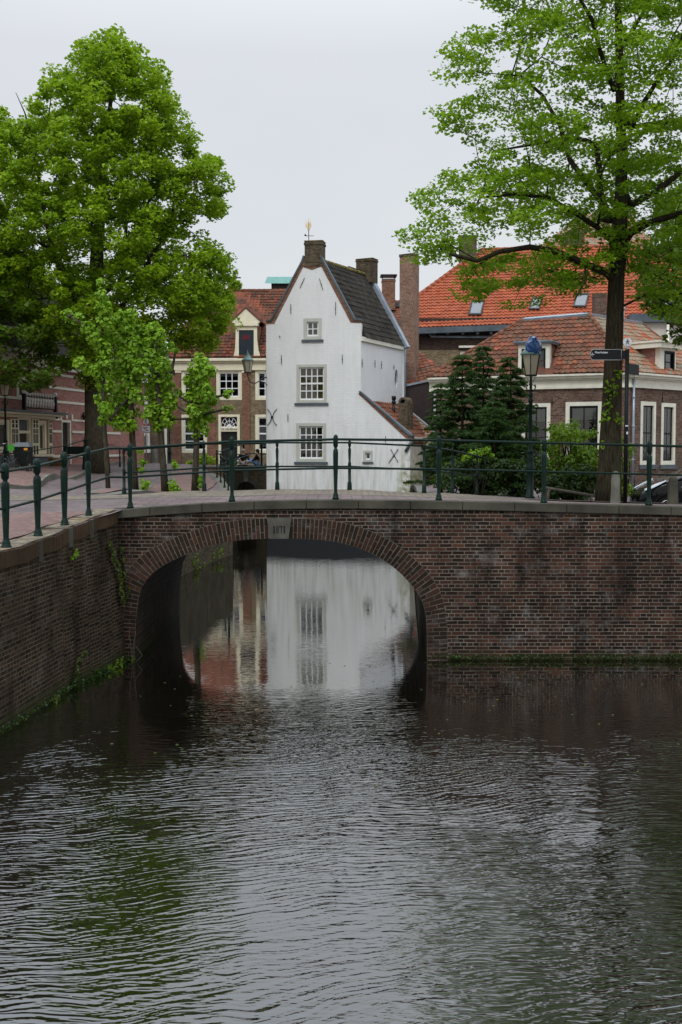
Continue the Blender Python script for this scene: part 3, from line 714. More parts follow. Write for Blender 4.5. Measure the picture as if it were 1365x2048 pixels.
# ================================================================ world, sun, camera
wd = bpy.data.worlds.new('World'); sc.world = wd; wd.use_nodes = True; nt = wd.node_tree; nt.nodes.clear(); N = NT(nt)
SE, SR = R(50), R(200)
out = nt.nodes.new('ShaderNodeOutputWorld')
sky = N.n('TexSky', sky_type='NISHITA', sun_disc=False, sun_elevation=SE, sun_rotation=SR)
b1 = N.n('Background'); N.l(sky.outputs[0], b1.inputs[0]); b1.inputs[1].default_value = .02
tc = N.n('TexCoord').outputs['Generated']; sx = N.n('SeparateXYZ'); N.l(tc, sx.inputs[0])
zz = N.math('MAXIMUM', sx.outputs[2], 0.0)
pv_ = N.n('VectorMath', operation='DIVIDE'); N.l(tc, pv_.inputs[0]); cv = N.n('CombineXYZ'); dz = N.math('ADD', zz, .22); [N.l(dz, cv.inputs[i]) for i in range(3)]; N.l(cv.outputs[0], pv_.inputs[1])
cl = N.noise(pv_.outputs[0], .55, 6, .55).outputs['Fac']
grad = N.math('ADD', .675, N.math('ADD', N.math('MULTIPLY', N.math('MULTIPLY', zz, zz), .25), N.math('MULTIPLY', N.math('MAXIMUM', N.math('SUBTRACT', zz, .33), 0.0), 2.2)))
grad = N.math('MULTIPLY', grad, N.math('ADD', .88, N.math('MULTIPLY', cl, .24)))
colr = N.mix(N.ramp(cl, [(.35, 0.0), (.65, 1.0)]), (.945, .962, .985), (.99, .99, .985))
colr = N.mix(N.math('MINIMUM', N.math('MULTIPLY', N.math('MULTIPLY', zz, zz), 2.2), 1.0), colr, (.82, .9, 1.0))
b2 = N.n('Background'); N.l(colr, b2.inputs[0]); N.l(grad, b2.inputs[1])
ad = N.n('AddShader'); N.l(b1.outputs[0], ad.inputs[0]); N.l(b2.outputs[0], ad.inputs[1]); N.l(ad.outputs[0], out.inputs[0])
sl = bpy.data.lights.new('sun', 'SUN'); sl.energy = 1.05; sl.angle = R(14); sl.color = (1, .97, .92)
so = bpy.data.objects.new('sun', sl); COL.objects.link(so)
# sun_rotation is clockwise from +Y: the light comes from behind the viewer
dirv = Vector((math.sin(SR) * math.cos(SE), math.cos(SR) * math.cos(SE), math.sin(SE)))
so.rotation_euler = dirv.to_track_quat('Z', 'Y').to_euler(); so.location = dirv * 100
cd = bpy.data.cameras.new('camera'); cam = bpy.data.objects.new('camera', cd); COL.objects.link(cam); sc.camera = cam
cam.location = (0, 0, CH); cam.rotation_euler = (R(90) - TL, 0, 0); cd.sensor_fit = 'AUTO'; cd.sensor_width = 36; cd.lens = FL * 36 / 2048; cd.clip_end = 3000
sc.view_settings.view_transform = 'Standard'; sc.view_settings.look = 'None'; sc.view_settings.exposure = 0; sc.view_settings.gamma = 1
sc.cycles.max_bounces = 8; sc.cycles.diffuse_bounces = 3; sc.cycles.glossy_bounces = 4; sc.cycles.transparent_max_bounces = 12
sc.cycles.caustics_reflective = False; sc.cycles.caustics_refractive = False
try: sc.cycles.use_denoising = True; sc.cycles.denoiser = 'OPENIMAGEDENOISE'
except Exception: pass

# ================================================================ roofs, windows and other building pieces
def pin(u, v, poly):
    inside = np.zeros(u.shape, bool); n = len(poly)
    for i in range(n):
        x0, y0 = poly[i]; x1, y1 = poly[(i + 1) % n]
        c = ((y0 > v) != (y1 > v)) & (u < (x1 - x0) * (v - y0) / ((y1 - y0) if abs(y1 - y0) > 1e-9 else 1e-9) + x0); inside ^= c
    return inside
def tile_roof(name, mat, pts, parent, tw=.24, th=.3, holes=(), amp=.028, lip=.028, under=True):
    """pts: 3D polygon (coplanar); pts[0] -> pts[1] is the eaves line, left to right as seen from outside"""
    P = [Vector(p) for p in pts]; A, B = P[0], P[1]; U = (B - A).normalized()
    Nn = Vector((0, 0, 0))
    for i in range(len(P)): Nn += (P[i] - A).cross(P[(i + 1) % len(P)] - A)
    Nn.normalize()
    if Nn.z < 0: Nn = -Nn
    Vv = Nn.cross(U)
    if Vv.z < 0: Vv = -Vv
    pr = lambda p: ((Vector(p) - A).dot(U), (Vector(p) - A).dot(Vv))
    poly = [pr(p) for p in P]; hl = [[pr(p) for p in h_] for h_ in holes]
    u0, u1 = min(p[0] for p in poly), max(p[0] for p in poly); v0, v1 = min(p[1] for p in poly), max(p[1] for p in poly)
    nu, nv = int((u1 - u0) / tw) + 2, int((v1 - v0) / th) + 2
    ii, jj = np.meshgrid(np.arange(nu), np.arange(nv), indexing='ij'); ii = ii.ravel(); jj = jj.ravel()
    uo, vo = math.floor(u0 / tw) * tw, math.floor(v0 / th) * th
    cu, cv = uo + (ii + .5) * tw, vo + (jj + .5) * th
    ok = pin(cu, cv, poly)
    for h_ in hl: ok &= ~pin(cu, cv, h_)
    ii, jj = ii[ok], jj[ok]; nt_ = len(ii)
    su = np.array([0, .14, .3, .5, .68, .84, 1.0]); hu = amp * np.array([.35, 1.0, .75, .1, -.25, -.15, .35])
    k = len(su)
    jit = RNG.normal(0, .004, nt_)
    U0 = (uo + ii * tw)[:, None] + su[None, :] * tw
    rows = []
    for vv, hh in ((0.0, 0.0), (0.0, lip), (1.0, .002)):
        Vc = np.repeat((vo + jj * th)[:, None] + vv * th, k, 1) + (jit[:, None] if vv == 0 else 0)
        Hc = hu[None, :] + hh + (jit[:, None] if hh else 0) + .01
        rows.append(np.stack([U0, Vc, np.broadcast_to(Hc, U0.shape)], -1))
    C = np.stack(rows, 1).reshape(-1, 3)
    W = np.array(A)[None] + C[:, :1] * np.array(U)[None] + C[:, 1:2] * np.array(Vv)[None] + C[:, 2:] * np.array(Nn)[None]
    base = (np.arange(nt_) * 3 * k)[:, None]; fl = []
    for r in (0, 1):
        for c in range(k - 1): fl.append([r*k + c, r*k + c + 1, (r+1)*k + c + 1, (r+1)*k + c])
    fl = np.array(fl).ravel()[None]
    Fc = (base + fl).reshape(-1, 4)
    me = bpy.data.meshes.new(name); nb = len(W)
    extra = 0
    if under:
        W = np.vstack([W, np.array([np.array(p) - .0 * np.array(Nn) for p in P]), np.array([np.array(p) - .1 * np.array(Nn) for p in P])]); extra = len(P)
    faces = Fc.tolist()
    if under:
        tr = tessellate_polygon([[Vector((a, b_, 0)) for a, b_ in poly]])
        for t in tr:
            faces.append([nb + i for i in t]); faces.append([nb + extra + i for i in t][::-1])
        for i in range(extra): faces.append([nb + i, nb + (i+1) % extra, nb + extra + (i+1) % extra, nb + extra + i])
    me.from_pydata(W.tolist(), [], faces); me.materials.append(mat)
    if under and False: pass
    lv = np.zeros(len(me.loops), np.int32); me.loops.foreach_get('vertex_index', lv)
    q = W[lv] - np.array(A)[None]; uv = np.stack([q @ np.array(U), q @ np.array(Vv)], 1).astype(np.float32)
    nl = nt_ * (k - 1) * 2 * 4
    # keep every vertex of one tile inside that tile's cell
    tu = np.repeat((uo + (ii + .5) * tw), (k-1)*2*4); tv = np.repeat((vo + (jj + .5) * th), (k-1)*2*4)
    uv[:nl, 0] = tu + (uv[:nl, 0] - tu) * .98; uv[:nl, 1] = tv + (uv[:nl, 1] - tv) * .9
    l = me.uv_layers.new(name='UVMap'); l.data.foreach_set('uv', uv.ravel())
    sm = np.zeros(len(faces), bool); me.polygons.foreach_set('use_smooth', sm)
    return fin(bpy.data.objects.new(name, me), parent)
def ridge(a, b_, parent, mat, r=.1, step=.36, name='ridge_tiles'):
    m = MB(); a, b_ = Vector(a), Vector(b_); n = max(1, int((b_ - a).length / step))
    for i in range(n):
        p, q = a.lerp(b_, i / n), a.lerp(b_, (i + 1.08) / n); m.tube([p, q], [r, r * .86], 8)
    return m.build(name, mat, parent)
def window(F, r, parent, fm='greyframe', sm='white', nx=4, ny=4, fw=.07, sw=.035, mw=.028, set_=.07, mid=None, sill=None, sillh=.08, sillover=.08, glass='glass', blind=None, drape=False, bmat='blind', interior='interior', proud=.015, name='window', hinge=None):
    s0, s1, z0, z1 = r; g = .003
    m = MB(); a, b_ = s0 + g, s1 - g; c, d = z0 + g, z1 - g; fb, ff = -.1, proud
    m.fb(F, a, a + fw, fb, ff, c, d, 0); m.fb(F, b_ - fw, b_, fb, ff, c, d, 0)
    m.fb(F, a + fw, b_ - fw, fb, ff, d - fw, d, 0); m.fb(F, a + fw, b_ - fw, fb, ff, c, c + fw, 0)
    o = m.build(name, M[fm], parent)
    x0, x1, y0, y1 = a + fw, b_ - fw, c + fw, d - fw
    # dark room behind the glass
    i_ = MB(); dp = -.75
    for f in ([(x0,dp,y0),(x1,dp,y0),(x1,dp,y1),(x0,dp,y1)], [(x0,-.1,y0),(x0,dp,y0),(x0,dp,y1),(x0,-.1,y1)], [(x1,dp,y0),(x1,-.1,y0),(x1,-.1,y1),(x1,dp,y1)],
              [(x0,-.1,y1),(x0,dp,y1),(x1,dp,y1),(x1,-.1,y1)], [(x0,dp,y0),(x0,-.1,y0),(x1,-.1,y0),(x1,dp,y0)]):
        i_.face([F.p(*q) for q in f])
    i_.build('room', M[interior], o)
    s = MB(); n0, n1 = -set_ - .025, -set_ + .012
    s.fb(F, x0, x0 + sw, n0, n1, y0, y1); s.fb(F, x1 - sw, x1, n0, n1, y0, y1); s.fb(F, x0 + sw, x1 - sw, n0, n1, y1 - sw, y1); s.fb(F, x0 + sw, x1 - sw, n0, n1, y0, y0 + sw * 1.3)
    X0, X1, Y0_, Y1_ = x0 + sw, x1 - sw, y0 + sw * 1.3, y1 - sw
    for i in range(1, nx):
        q = X0 + (X1 - X0) * i / nx; s.fb(F, q - mw/2, q + mw/2, n0 + .004, n1 - .002, Y0_, Y1_)
    for j in range(1, ny):
        q = Y0_ + (Y1_ - Y0_) * j / ny; k = mw * (1.7 if mid == j else 1); s.fb(F, X0, X1, n0 + .002, n1 + (.012 if mid == j else -.004), q - k/2, q + k/2)
    s.build('sash', M[sm], o)
    p = MB(); p.face([F.p(X0, -set_, Y0_), F.p(X1, -set_, Y0_), F.p(X1, -set_, Y1_), F.p(X0, -set_, Y1_)]); p.build('pane', M[glass], o)
    if sill:
        k = MB(); k.fb(F, s0 - sillover, s1 + sillover, -.05, .07, z0 - sillh, z0 - .002); k.build('sill', M[sill], o)
    if blind:
        k = MB(); k.fb(F, X0, X1, -set_ - .1, -set_ - .08, Y1_ - (Y1_ - Y0_) * blind, Y1_); k.build('blind', M[bmat], o)
    if drape:
        k = MB(); nn = 14
        for e0, e1 in ((X0, X0 + (X1 - X0) * .3), (X1 - (X1 - X0) * .3, X1)) if drape is True else ((X0, X0 + (X1 - X0) * drape),):
            for i in range(nn):
                u0, u1 = e0 + (e1 - e0) * i / nn, e0 + (e1 - e0) * (i + 1) / nn; w0, w1 = (.03 if i % 2 else 0), (0 if i % 2 else .03)
                k.face([F.p(u0, -.22 + w0, Y0_), F.p(u1, -.22 + w1, Y0_), F.p(u1, -.22 + w1, Y1_), F.p(u0, -.22 + w0, Y1_)])
        k.build('curtain', M['curtain' if drape is True else 'curtain'], o)
    return o
def rh(r): return [(r[0], r[2]), (r[1], r[2]), (r[1], r[3]), (r[0], r[3])]
def boxat(mb, F, r, n0, n1, m=0): mb.fb(F, r[0], r[1], n0, n1, r[2], r[3], m)
def chimney(name, mat, F, s0, s1, n0, n1, z0, z1, parent, cap=.12, capm=None, pot=False):
    m = MB(); m.fb(F, s0, s1, n0, n1, z0, z1 - cap); m.fb(F, s0 - .03, s1 + .03, n0 - .03, n1 + .03, z1 - cap, z1 - cap * .45); m.fb(F, s0 - .005, s1 + .005, n0 - .005, n1 + .005, z1 - cap * .45, z1)
    o = m.build(name, mat, parent)
    k = MB(); k.fb(F, s0 - .02, s1 + .02, n0 - .02, n1 + .02, z1 - .004, z1 + .025); k.build('capping', M['moss_top'] if capm is None else capm, o)
    return o
def plane3(a, b_, c): n = (b_ - a).cross(c - a).normalized(); return lambda px, py: on_plane(px, py, a, n)

# ================================================================ the white house
WH = thing('white_house', 'tall white plastered canal house with a stepped brick gable, dark tiled roof and red lean-to', 'house', (0, 0, 0))
W = Fr((-3.32, 48.9), (.864, 48.1)); W.d; p = W.sz
wins = dict(attic=W.rect(607.5, 636.7, 643.8, 679.2), mid=W.rect(593.4, 728.8, 654, 805.8), low=W.rect(592.8, 846.3, 652.9, 923.7), small=W.rect(726.8, 901, 745.8, 923.7))
zb_ = -1.0; sL = p(533, 700)[0]; sR = p(722.5, 700)[0]; sE = p(820.5, 930)[0]
out_ = [(sL, zb_), (sE, zb_), (sE, p(822, 873)[1]), (p(812, 870)[0], p(812, 870)[1]), (p(718.5, 790)[0], p(718.5, 790)[1]), (sR, p(722, 786)[1]), (sR, p(722, 646)[1]), (p(702, 645)[0], p(702, 645)[1]), p(643, 532), (p(624.5, 539)), p(606, 533), p(546.5, 647.5), (sL, p(533, 648)[1])]
m = MB(); m.pwall(W, out_, [rh(r) for r in wins.values()], th=.35, reveal=.14); m.build('front_wall', M['white_wall'], WH)
# brick trim under the coping and around the chimney foot
m = MB()
def gp(*a): return [p(*q) for q in a]
trims = [gp((543,643.5),(549,647.2),(607,533.5),(604.5,524)), gp((533.2,643.5),(543,643.5),(549,647.2),(533.4,648.2)), gp((646,521),(643,532.5),(702,645.2),(708.5,641)), gp((702,645.2),(722.8,645.6),(722.6,641),(708.5,641)),
         gp((606,533.5),(624.5,539.5),(643,532.5),(645,521),(640.5,515),(610,515),(604.5,524)), gp((717.5,788),(719.5,786),(826,877.5),(812,876))]
for t in trims[:-1]: m.prism([W.p(a, .02, z) for a, z in t], W.n * -.2)
m.build('brick_trim', M['brick_orange'], WH); m = MB(); m.prism([W.p(a, .02, z) for a, z in trims[-1]], W.n * -.2); m.build('brick_trim', M['brick_orange'], WH)
# lead coping of the gable
m = MB()
def cop(a, b_, w=.075, n0=-.32, n1=.07, mb=None):
    mb = m
    (s0, z0), (s1, z1) = a, b_; A0, B0 = Vector((s0, z0)), Vector((s1, z1)); d = (B0 - A0).normalized(); t = Vector((-d.y, d.x)) * w
    if t.y < 0: t = -t
    mb.hexa([W.p(s0, n1, z0), W.p(s1, n1, z1), W.p(s1, n0, z1), W.p(s0, n0, z0), W.p(s0 + t.x, n1, z0 + t.y), W.p(s1 + t.x, n1, z1 + t.y), W.p(s1 + t.x, n0, z1 + t.y), W.p(s0 + t.x, n0, z0 + t.y)])
cop(p(532.4, 643.4), p(543.5, 643)); cop(p(543, 643.4), p(606, 524)); cop(p(606,524), p(610, 512))
cop(p(708, 641), p(723.6, 641)); cop(p(644.5, 521), p(708.5, 640.8)); cop(p(640.5,511), p(644.5, 521))
m.build('gable_coping', M['lead_dark'], WH); m = MB(); cop(p(718.5, 784), p(820, 873.2), n0=-.4); cop(p(820, 872.6), p(827.5, 872.6), n0=-.4)
m.build('gable_coping', M['lead_dark'], WH)
# side wall, towards the back
S = Fr((.864, 48.1), (2.9, 52.2)); qz = S.sz
zf, zbk = qz(722, 681)[1], qz(803, 699)[1]; ov = qz(793.2, 757)
ovr = [(ov[0] + .19 * math.cos(t * math.pi / 8), ov[1] + .42 * math.sin(t * math.pi / 8)) for t in range(16)]
m = MB(); m.pwall(S, [(0.001, 1), (S.L, 1), (S.L, zbk), (0.001, zf)], [ovr], th=.3, reveal=.16, n=0); m.build('side_wall', M['white_wall'], WH)
m = MB(); m.prism([S.p(a, -.12, z) for a, z in ovr], S.n * -.03); ro = m.build('round_window', M['glass_far'], WH)
m = MB(); m.prism([S.p(a, -.4, z) for a, z in ovr], S.n * -.03); m.build('room', M['interior'], ro)
m = MB(); m.hexa([S.p(0.01, .1, zf - .02), S.p(S.L + .1, .1, zbk - .02), S.p(S.L + .1, -.1, zbk - .02), S.p(0.01, -.1, zf - .02), S.p(0.01, .1, zf + .17), S.p(S.L + .1, .1, zbk + .17), S.p(S.L + .1, -.1, zbk + .17), S.p(0.01, -.1, zf + .17)]); m.build('eaves_board', M['offwhite'], WH)
# main roof
rf, rb = Vector((-1.2, 48.6, 12.0)) + S.d * .22, Vector((1.25, 53.3, 12.0))
ef, eb = S.p(0.28, .1, zf + .14), S.p(S.L + .02, .1, zbk + .14)
tile_roof('roof', M['tile_dark'], [ef, eb, rb, rf], WH, tw=.235, th=.29)
lf = Vector((-3.32, 48.9, zf)) + S.d * .3; lb = lf + (eb - ef); lb.z = zbk
tile_roof('roof', M['tile_dark'], [lb, lf, rf, rb], WH, tw=.235, th=.29)
ridge(rf, rb, WH, M['moss_top'], .1)
m = MB(); BW = Fr((lb.x, lb.y), (eb.x, eb.y))
m.face([lb + Vector((0,0,-9)), lb, rb, eb, eb + Vector((0,0,-9))][::-1]); m.face([Vector((-3.32,48.9,-1)), Vector((-3.32,48.9,zf)), lb, lb + Vector((0,0,-9.3))]); m.build('rear_walls', M['white_wall'], WH)
m = MB()
def beam(mb, a, b_, w, h_, m_=0, side=Vector((0, 1, 0))):
    a, b_ = Vector(a), Vector(b_); d = (b_ - a).normalized(); s_ = d.cross(Vector((0, 0, 1))).normalized() if abs(d.z) < .95 else side; u = s_.cross(d).normalized()
    if u.z < 0: u = -u
    s_ *= w / 2; u *= h_
    mb.hexa([a - s_, b_ - s_, b_ + s_, a + s_, a - s_ + u, b_ - s_ + u, b_ + s_ + u, a + s_ + u], m_)
dd = (rb - rf).normalized() * .2
def slopebeam(mb, a, b_, w, h_):
    """beam lying on the roof: width along the ridge direction, height normal to the roof"""
    a, b_ = Vector(a), Vector(b_); r_ = (rb - rf).normalized() * w; n_ = (b_ - a).cross(r_).normalized() * h_
    if n_.z < 0: n_ = -n_
    mb.hexa([a, b_, b_ + r_, a + r_, a + n_, b_ + n_, b_ + r_ + n_, a + r_ + n_])
slopebeam(m, rb - dd * .5, eb - dd * .5 + (eb - rb).normalized() * .1, .34, .16); 
m.build('parapet_flashing', M['zinc'], WH); m = MB(); slopebeam(m, rb - dd * .5, lb - dd * .5, .34, .16)
m.build('parapet_flashing', M['zinc'], WH)
z1 = at(728, 517.5, 53.0).z
CF = Fr((at(712.5, 530, 53.2).x, 53.2), (at(745, 530, 52.8).x, 52.8)); chimney('chimney', M['brick_old'], CF, 0, CF.L, -.6, 0, 11.6, z1, WH)
a0 = p(610, 500)[0]; a1 = p(645.5, 500)[0]
chimney('chimney', M['brick_old'], W, a0, a1, -.62, .04, p(620, 533)[1], p(627, 482)[1], WH, cap=.16)
m = MB(); m.tube([S.p(S.L + .08, .12, zbk + .1), S.p(S.L + .06, .1, zbk - .15), S.p(S.L + .06, .1, 4.2)], .055, 8); m.build('downpipe', M['zinc'], WH)
window(W, wins['attic'], WH, nx=2, ny=2, sill='lead_dark', sillh=.1, fw=.14, sw=.06, mw=.04, glass='glass', blind=.98)
window(W, wins['mid'], WH, nx=4, ny=4, mid=2, sill='lead_dark', sillh=.1, fw=.12, sw=.06, mw=.045, blind=.99, bmat='brown_blind')
w3 = window(W, wins['low'], WH, nx=4, ny=4, mid=2, sill='lead_dark', sillh=.1, fw=.13, sw=.06, mw=.04)
window(W, wins['small'], WH, nx=1, ny=1, sill='lead_dark', sillh=.06, fw=.09, sw=.05, sillover=.03, drape=True)
# figurine, vessel and bricks seen on the lower window sill
st_ = p(633, 905); m = MB(); m.lathe(W.p(st_[0], -.3, wins['low'][2] + .14), [(.1, 0), (.07, .1), (.1, .35), (.13, .55), (.05, .68), (.08, .76), (.07, .86), (.01, .9)], 10)
tag(m.build('figurine', M['cloth_pale']), 'pale standing figurine behind the lower window of the white house', 'figurine')
m = MB(); q_ = p(641.5, 915)[0]; m.lathe(W.p(q_, -.3, wins['low'][2] + .14), [(.06, 0), (.09, .03), (.09, .22), (.05, .27), (.05, .3)], 10)
tag(m.build('vase', M['yellow']), 'yellow vase on the inner sill beside the pale figurine', 'vase')
# wall anchors
def rod(F, x0, y0, x1, y1, r=.013, n=.03, host=None, name='wall_anchor'):
    m = MB(); a, b_ = F.sz(x0, y0), F.sz(x1, y1); m.tube([F.p(a[0], n, a[1]), F.p(b_[0], n, b_[1])], r, 6)
    c = ((a[0]+b_[0])/2, (a[1]+b_[1])/2); m.ball(F.p(c[0], n, c[1]), r * 2, 6); return m.build(name, M['black_iron'], host)
for q in [(582.3,608,582.3,628),(671.8,604,671.8,630),(609.5,556,600.7,576),(639.5,557,646.6,580),(560,671,560.6,676.5),(563.6,710,563.6,729),(685.4,709,685.4,727),(576.6,828,576.6,843.5),(771.8,872,771.8,886)]: rod(W, *q, host=WH)
for q in [(724,718,724,735),(749.5,720,749.5,735),(762.5,722,762.5,738),(787.5,730,787.5,740)]: rod(S, *q, r=.012, host=WH)
rod(W, 782, 898, 797, 925, host=WH, r=.014); rod(W, 797, 898, 778, 926, host=WH, r=.014)
m = MB()
for sg in (-1, 1):
    pts = []
    for i in range(9):
        t = -1 + i / 4; c = p(545 + sg * (1.2 + 8.5 * t * t * (1 if abs(t) > .0 else 0)), 834.5 + t * 16.5); pts.append(W.p(c[0], .035, c[1]))
    m.tube(pts, .015, 6)
c = p(545, 834.5); m.ball(W.p(c[0], .035, c[1]), .06, 8); m.build('wall_anchor', M['black_iron'], WH)
# lean-to roof, chimney, pipe
l0, l1 = p(719, 783), p(826, 873)
bk = (S.d * 3.9); A0 = W.p(l0[0], -.25, l0[1] - .3); A1 = W.p(l1[0], -.25, l1[1] - .26)
tile_roof('lean_to_roof', M['tile_red'], [A1, A1 + bk, A0 + bk, A0], WH, tw=.24, th=.3)
m = MB(); m.face([W.p(sE, -.3, -1), W.p(sE, -.3, l1[1]), W.p(sE, -.3, l1[1]) + bk, W.p(sE, -.3, -1) + bk][::-1]); m.build('lean_to_wall', M['cream_wall'], WH)
slp = MB(); r_ = W.p(l0[0], -.32, l0[1] + .0); t_ = W.p(l1[0], -.32, l1[1] + .0); u_ = (t_ - r_).normalized()
slp.hexa([r_, t_, t_ - W.n * .45 - Vector((0,0,.2)), r_ - W.n * .45 - Vector((0,0,.2)), r_ + Vector((0,0,.06)), t_ + Vector((0,0,.06)), t_ - W.n * .45 - Vector((0,0,.14)), r_ - W.n * .45 - Vector((0,0,.14))]); slp.build('lean_to_flashing', M['zinc'], WH)
# arched chimney on the lean-to
AC = Fr((at(797, 830, 49.2).x, 49.2), (at(815.5, 830, 49.0).x, 49.0)); c0 = AC.sz(797, 868)[1]; c1 = AC.sz(797, 806)[1]; L_ = AC.L
arc_ = [(L_/2 + L_/2 * math.cos(t * math.pi / 8), c1 + .26 * math.sin(t * math.pi / 8)) for t in range(9)]
m = MB(); inn = [(L_/2 + L_*.33 * math.cos(t * math.pi / 8), c1 + .16 * math.sin(t * math.pi / 8)) for t in range(9)]
m.pwall(AC, [(0, c0 - .6), (L_, c0 - .6)] + arc_, [inn], th=.62, reveal=.5); m.build('lean_to_chimney', M['brick_old'], WH)
m = MB(); m.fb(AC, -.04, L_ + .03, -.02, .03, c0 - .22, c0 + .02); m.build('chimney_flashing', M['zinc'], WH)
m = MB(); a = at(788, 826, 50); m.tube([a + Vector((0, 0, -.4)), a + Vector((0, 0, .45))], .07, 10); m.lathe(a + Vector((0, 0, .45)), [(.1, 0), (.1, .06), (.07, .08), (.07, .14), (.1, .16), (.1, .3), (.08, .32)], 10); m.build('flue_pipe', M['black_iron'], WH)
m = MB(); a, b_ = p(812, 903), p(822, 886); m.tube([W.p(a[0], .05, a[1]), W.p(b_[0], .05, b_[1]), W.p(b_[0] + .08, -.2, b_[1] + .1)], .07, 8); m.build('spout', M['lead_dark'], WH)

# weathervane
vx = at(618, 482, 48.5); VT = thing('weathervane', 'gilded flame-shaped weathervane on the brick chimney of the white house', 'weathervane', vx)
m = MB(); m.tube([(0, 0, -.05), (0, 0, .8)], .018, 6); m.build('pole', M['black_iron'], VT)
m = MB(); m.tube([(-.12, 0, .22), (.22, 0, .22)], .012, 6); m.ball((-.14, 0, .24), .045, 8, sz=.8); m.prism([(-.2,-.01,.25),(-.14,-.01,.2),(-.1,-.01,.24),(-.15,-.01,.31)], (0, .02, 0)); m.build('arrow', M['black_iron'], VT)
m = MB()
for dx, h0, h1, w_ in ((-.12, .5, .85, .022), (-.07, .45, .95, .026), (0, .42, 1.05, .032), (.06, .45, .97, .028), (.1, .5, .82, .022)):
    m.prism([(dx * .3, -.012, h0 - .05), (dx + w_, -.012, h0 + (h1-h0) * .45), (dx * 1.1, -.012, h1), (dx - w_, -.012, h0 + (h1-h0) * .4)], (0, .024, 0))
m.build('vane', M['gold'], VT)

# ================================================================ beige classical house, far left of the white house
BH = thing('brick_house', 'ochre brick house with orange pilasters, cream cornice and a pedimented dormer', 'house', (0, 0, 0))
Bf = Fr((at(335, 800, 76).x, 76), (at(640, 800, 75.2).x, 75.2)); p = Bf.sz
bw_ = dict(a=Bf.rect(433, 739.5, 484.4, 800), b=Bf.rect(511, 739.5, 562, 800), c=Bf.rect(363.5, 739.5, 412, 800), d=Bf.rect(363.5, 829, 415, 906), e=Bf.rect(511, 829, 562, 906), door=Bf.rect(437.7, 829, 480.3, 931))
zt = p(440, 722)[1]
m = MB(); m.pwall(Bf, [(0, 1.5), (Bf.L, 1.5), (Bf.L, zt), (0, zt)], [rh(r) for r in bw_.values()], reveal=.15); m.build('wall', M['brick_ochre'], BH)
for x0, x1 in ((338, 362.5), (414.7, 432.3), (485.6, 500.6), (563, 580)):
    m = MB(); r = Bf.rect(x0, 745, x1, 933); m.fb(Bf, r[0], r[1], .002, .06, r[2] - .3, r[3]); o = m.build('pilaster', M['brick_orange'], BH)
    m = MB(); r2 = Bf.rect(x0 - 1, 740.5, x1 + 1, 745.5); m.fb(Bf, r2[0], r2[1], 0, .1, r2[2], r2[3]); m.build('capital', M['cream'], o)
m = MB(); r = Bf.rect(335, 722, 640, 740.5); m.fb(Bf, -.1, r[1], .004, .14, r[2], r[3]); r = Bf.rect(335, 717.5, 640, 722); m.fb(Bf, -.3, r[1], .0, .38, r[2], r[3]); m.fb(Bf, -.2, r[1], .0, .26, r[2] - .12, r[2] - .003); m.build('cornice', M['cream'], BH)
for k in 'abc': window(Bf, bw_[k], BH, fm='cream', nx=3, ny=3, fw=.2, sw=.07, mw=.06, glass='glass_far', blind=.12 if k != 'c' else None, set_=.05)
for k in 'de': window(Bf, bw_[k], BH, fm='cream', nx=2, ny=4, mid=2, fw=.2, sw=.07, mw=.06, glass='glass_far', drape=.5 if k == 'd' else False, set_=.05)
r = bw_['door']; zl = p(460, 863)[1]; zl2 = p(460, 855)[1]; zl3 = p(460, 835)[1]
m = MB(); m.fb(Bf, r[0], r[0] + .17, -.1, .05, r[2], r[3]); m.fb(Bf, r[1] - .17, r[1], -.1, .05, r[2], r[3]); m.fb(Bf, r[0] + .17, r[1] - .17, -.1, .05, r[3] - .16, r[3]); m.fb(Bf, r[0] + .17, r[1] - .17, -.1, .05, zl, zl2); dr = m.build('door', M['cream'], BH)
m = MB(); m.fb(Bf, r[0] + .17, r[1] - .17, -.14, -.1, r[2], zl); m.fb(Bf, (r[0]+r[1])/2 - .02, (r[0]+r[1])/2 + .02, -.1, -.085, r[2], zl); m.build('door_leaf', M['darkdoor'], dr)
m = MB(); m.face([Bf.p(r[0] + .17, -.08, zl2), Bf.p(r[1] - .17, -.08, zl2), Bf.p(r[1] - .17, -.08, r[3] - .16), Bf.p(r[0] + .17, -.08, r[3] - .16)]); m.build('pane', M['sign_black'], dr)
m = MB(); cs = (r[0] + r[1]) / 2; hw = (r[1] - r[0]) / 2 - .17; hh_ = r[3] - .16 - zl2
for rr in (.22, .62, 1.0):
    pts = [Bf.p(cs + hw * rr * math.cos(t * math.pi / 12), -.06, zl2 + hh_ * rr * math.sin(t * math.pi / 12)) for t in range(13)]; m.tube(pts, .022 if rr > .3 else .06, 5)
for t in range(0, 7): a = t * math.pi / 6; m.tube([Bf.p(cs, -.06, zl2), Bf.p(cs + hw * 1.02 * math.cos(a), -.06, zl2 + hh_ * 1.02 * math.sin(a))], .02, 5)
m.fb(Bf, r[0] + .17, r[1] - .17, -.07, -.03, zl2, zl2 + .07); m.build('fanlight', M['white'], dr)
tx = Bf.p(cs, .056, (zl + zl2) / 2); ang = math.atan2(Bf.d.y, Bf.d.x)
text_mesh('DE ARMENIA', .2, M['sign_black'], 'lettering', dr, tx, rot=(R(90), 0, ang))
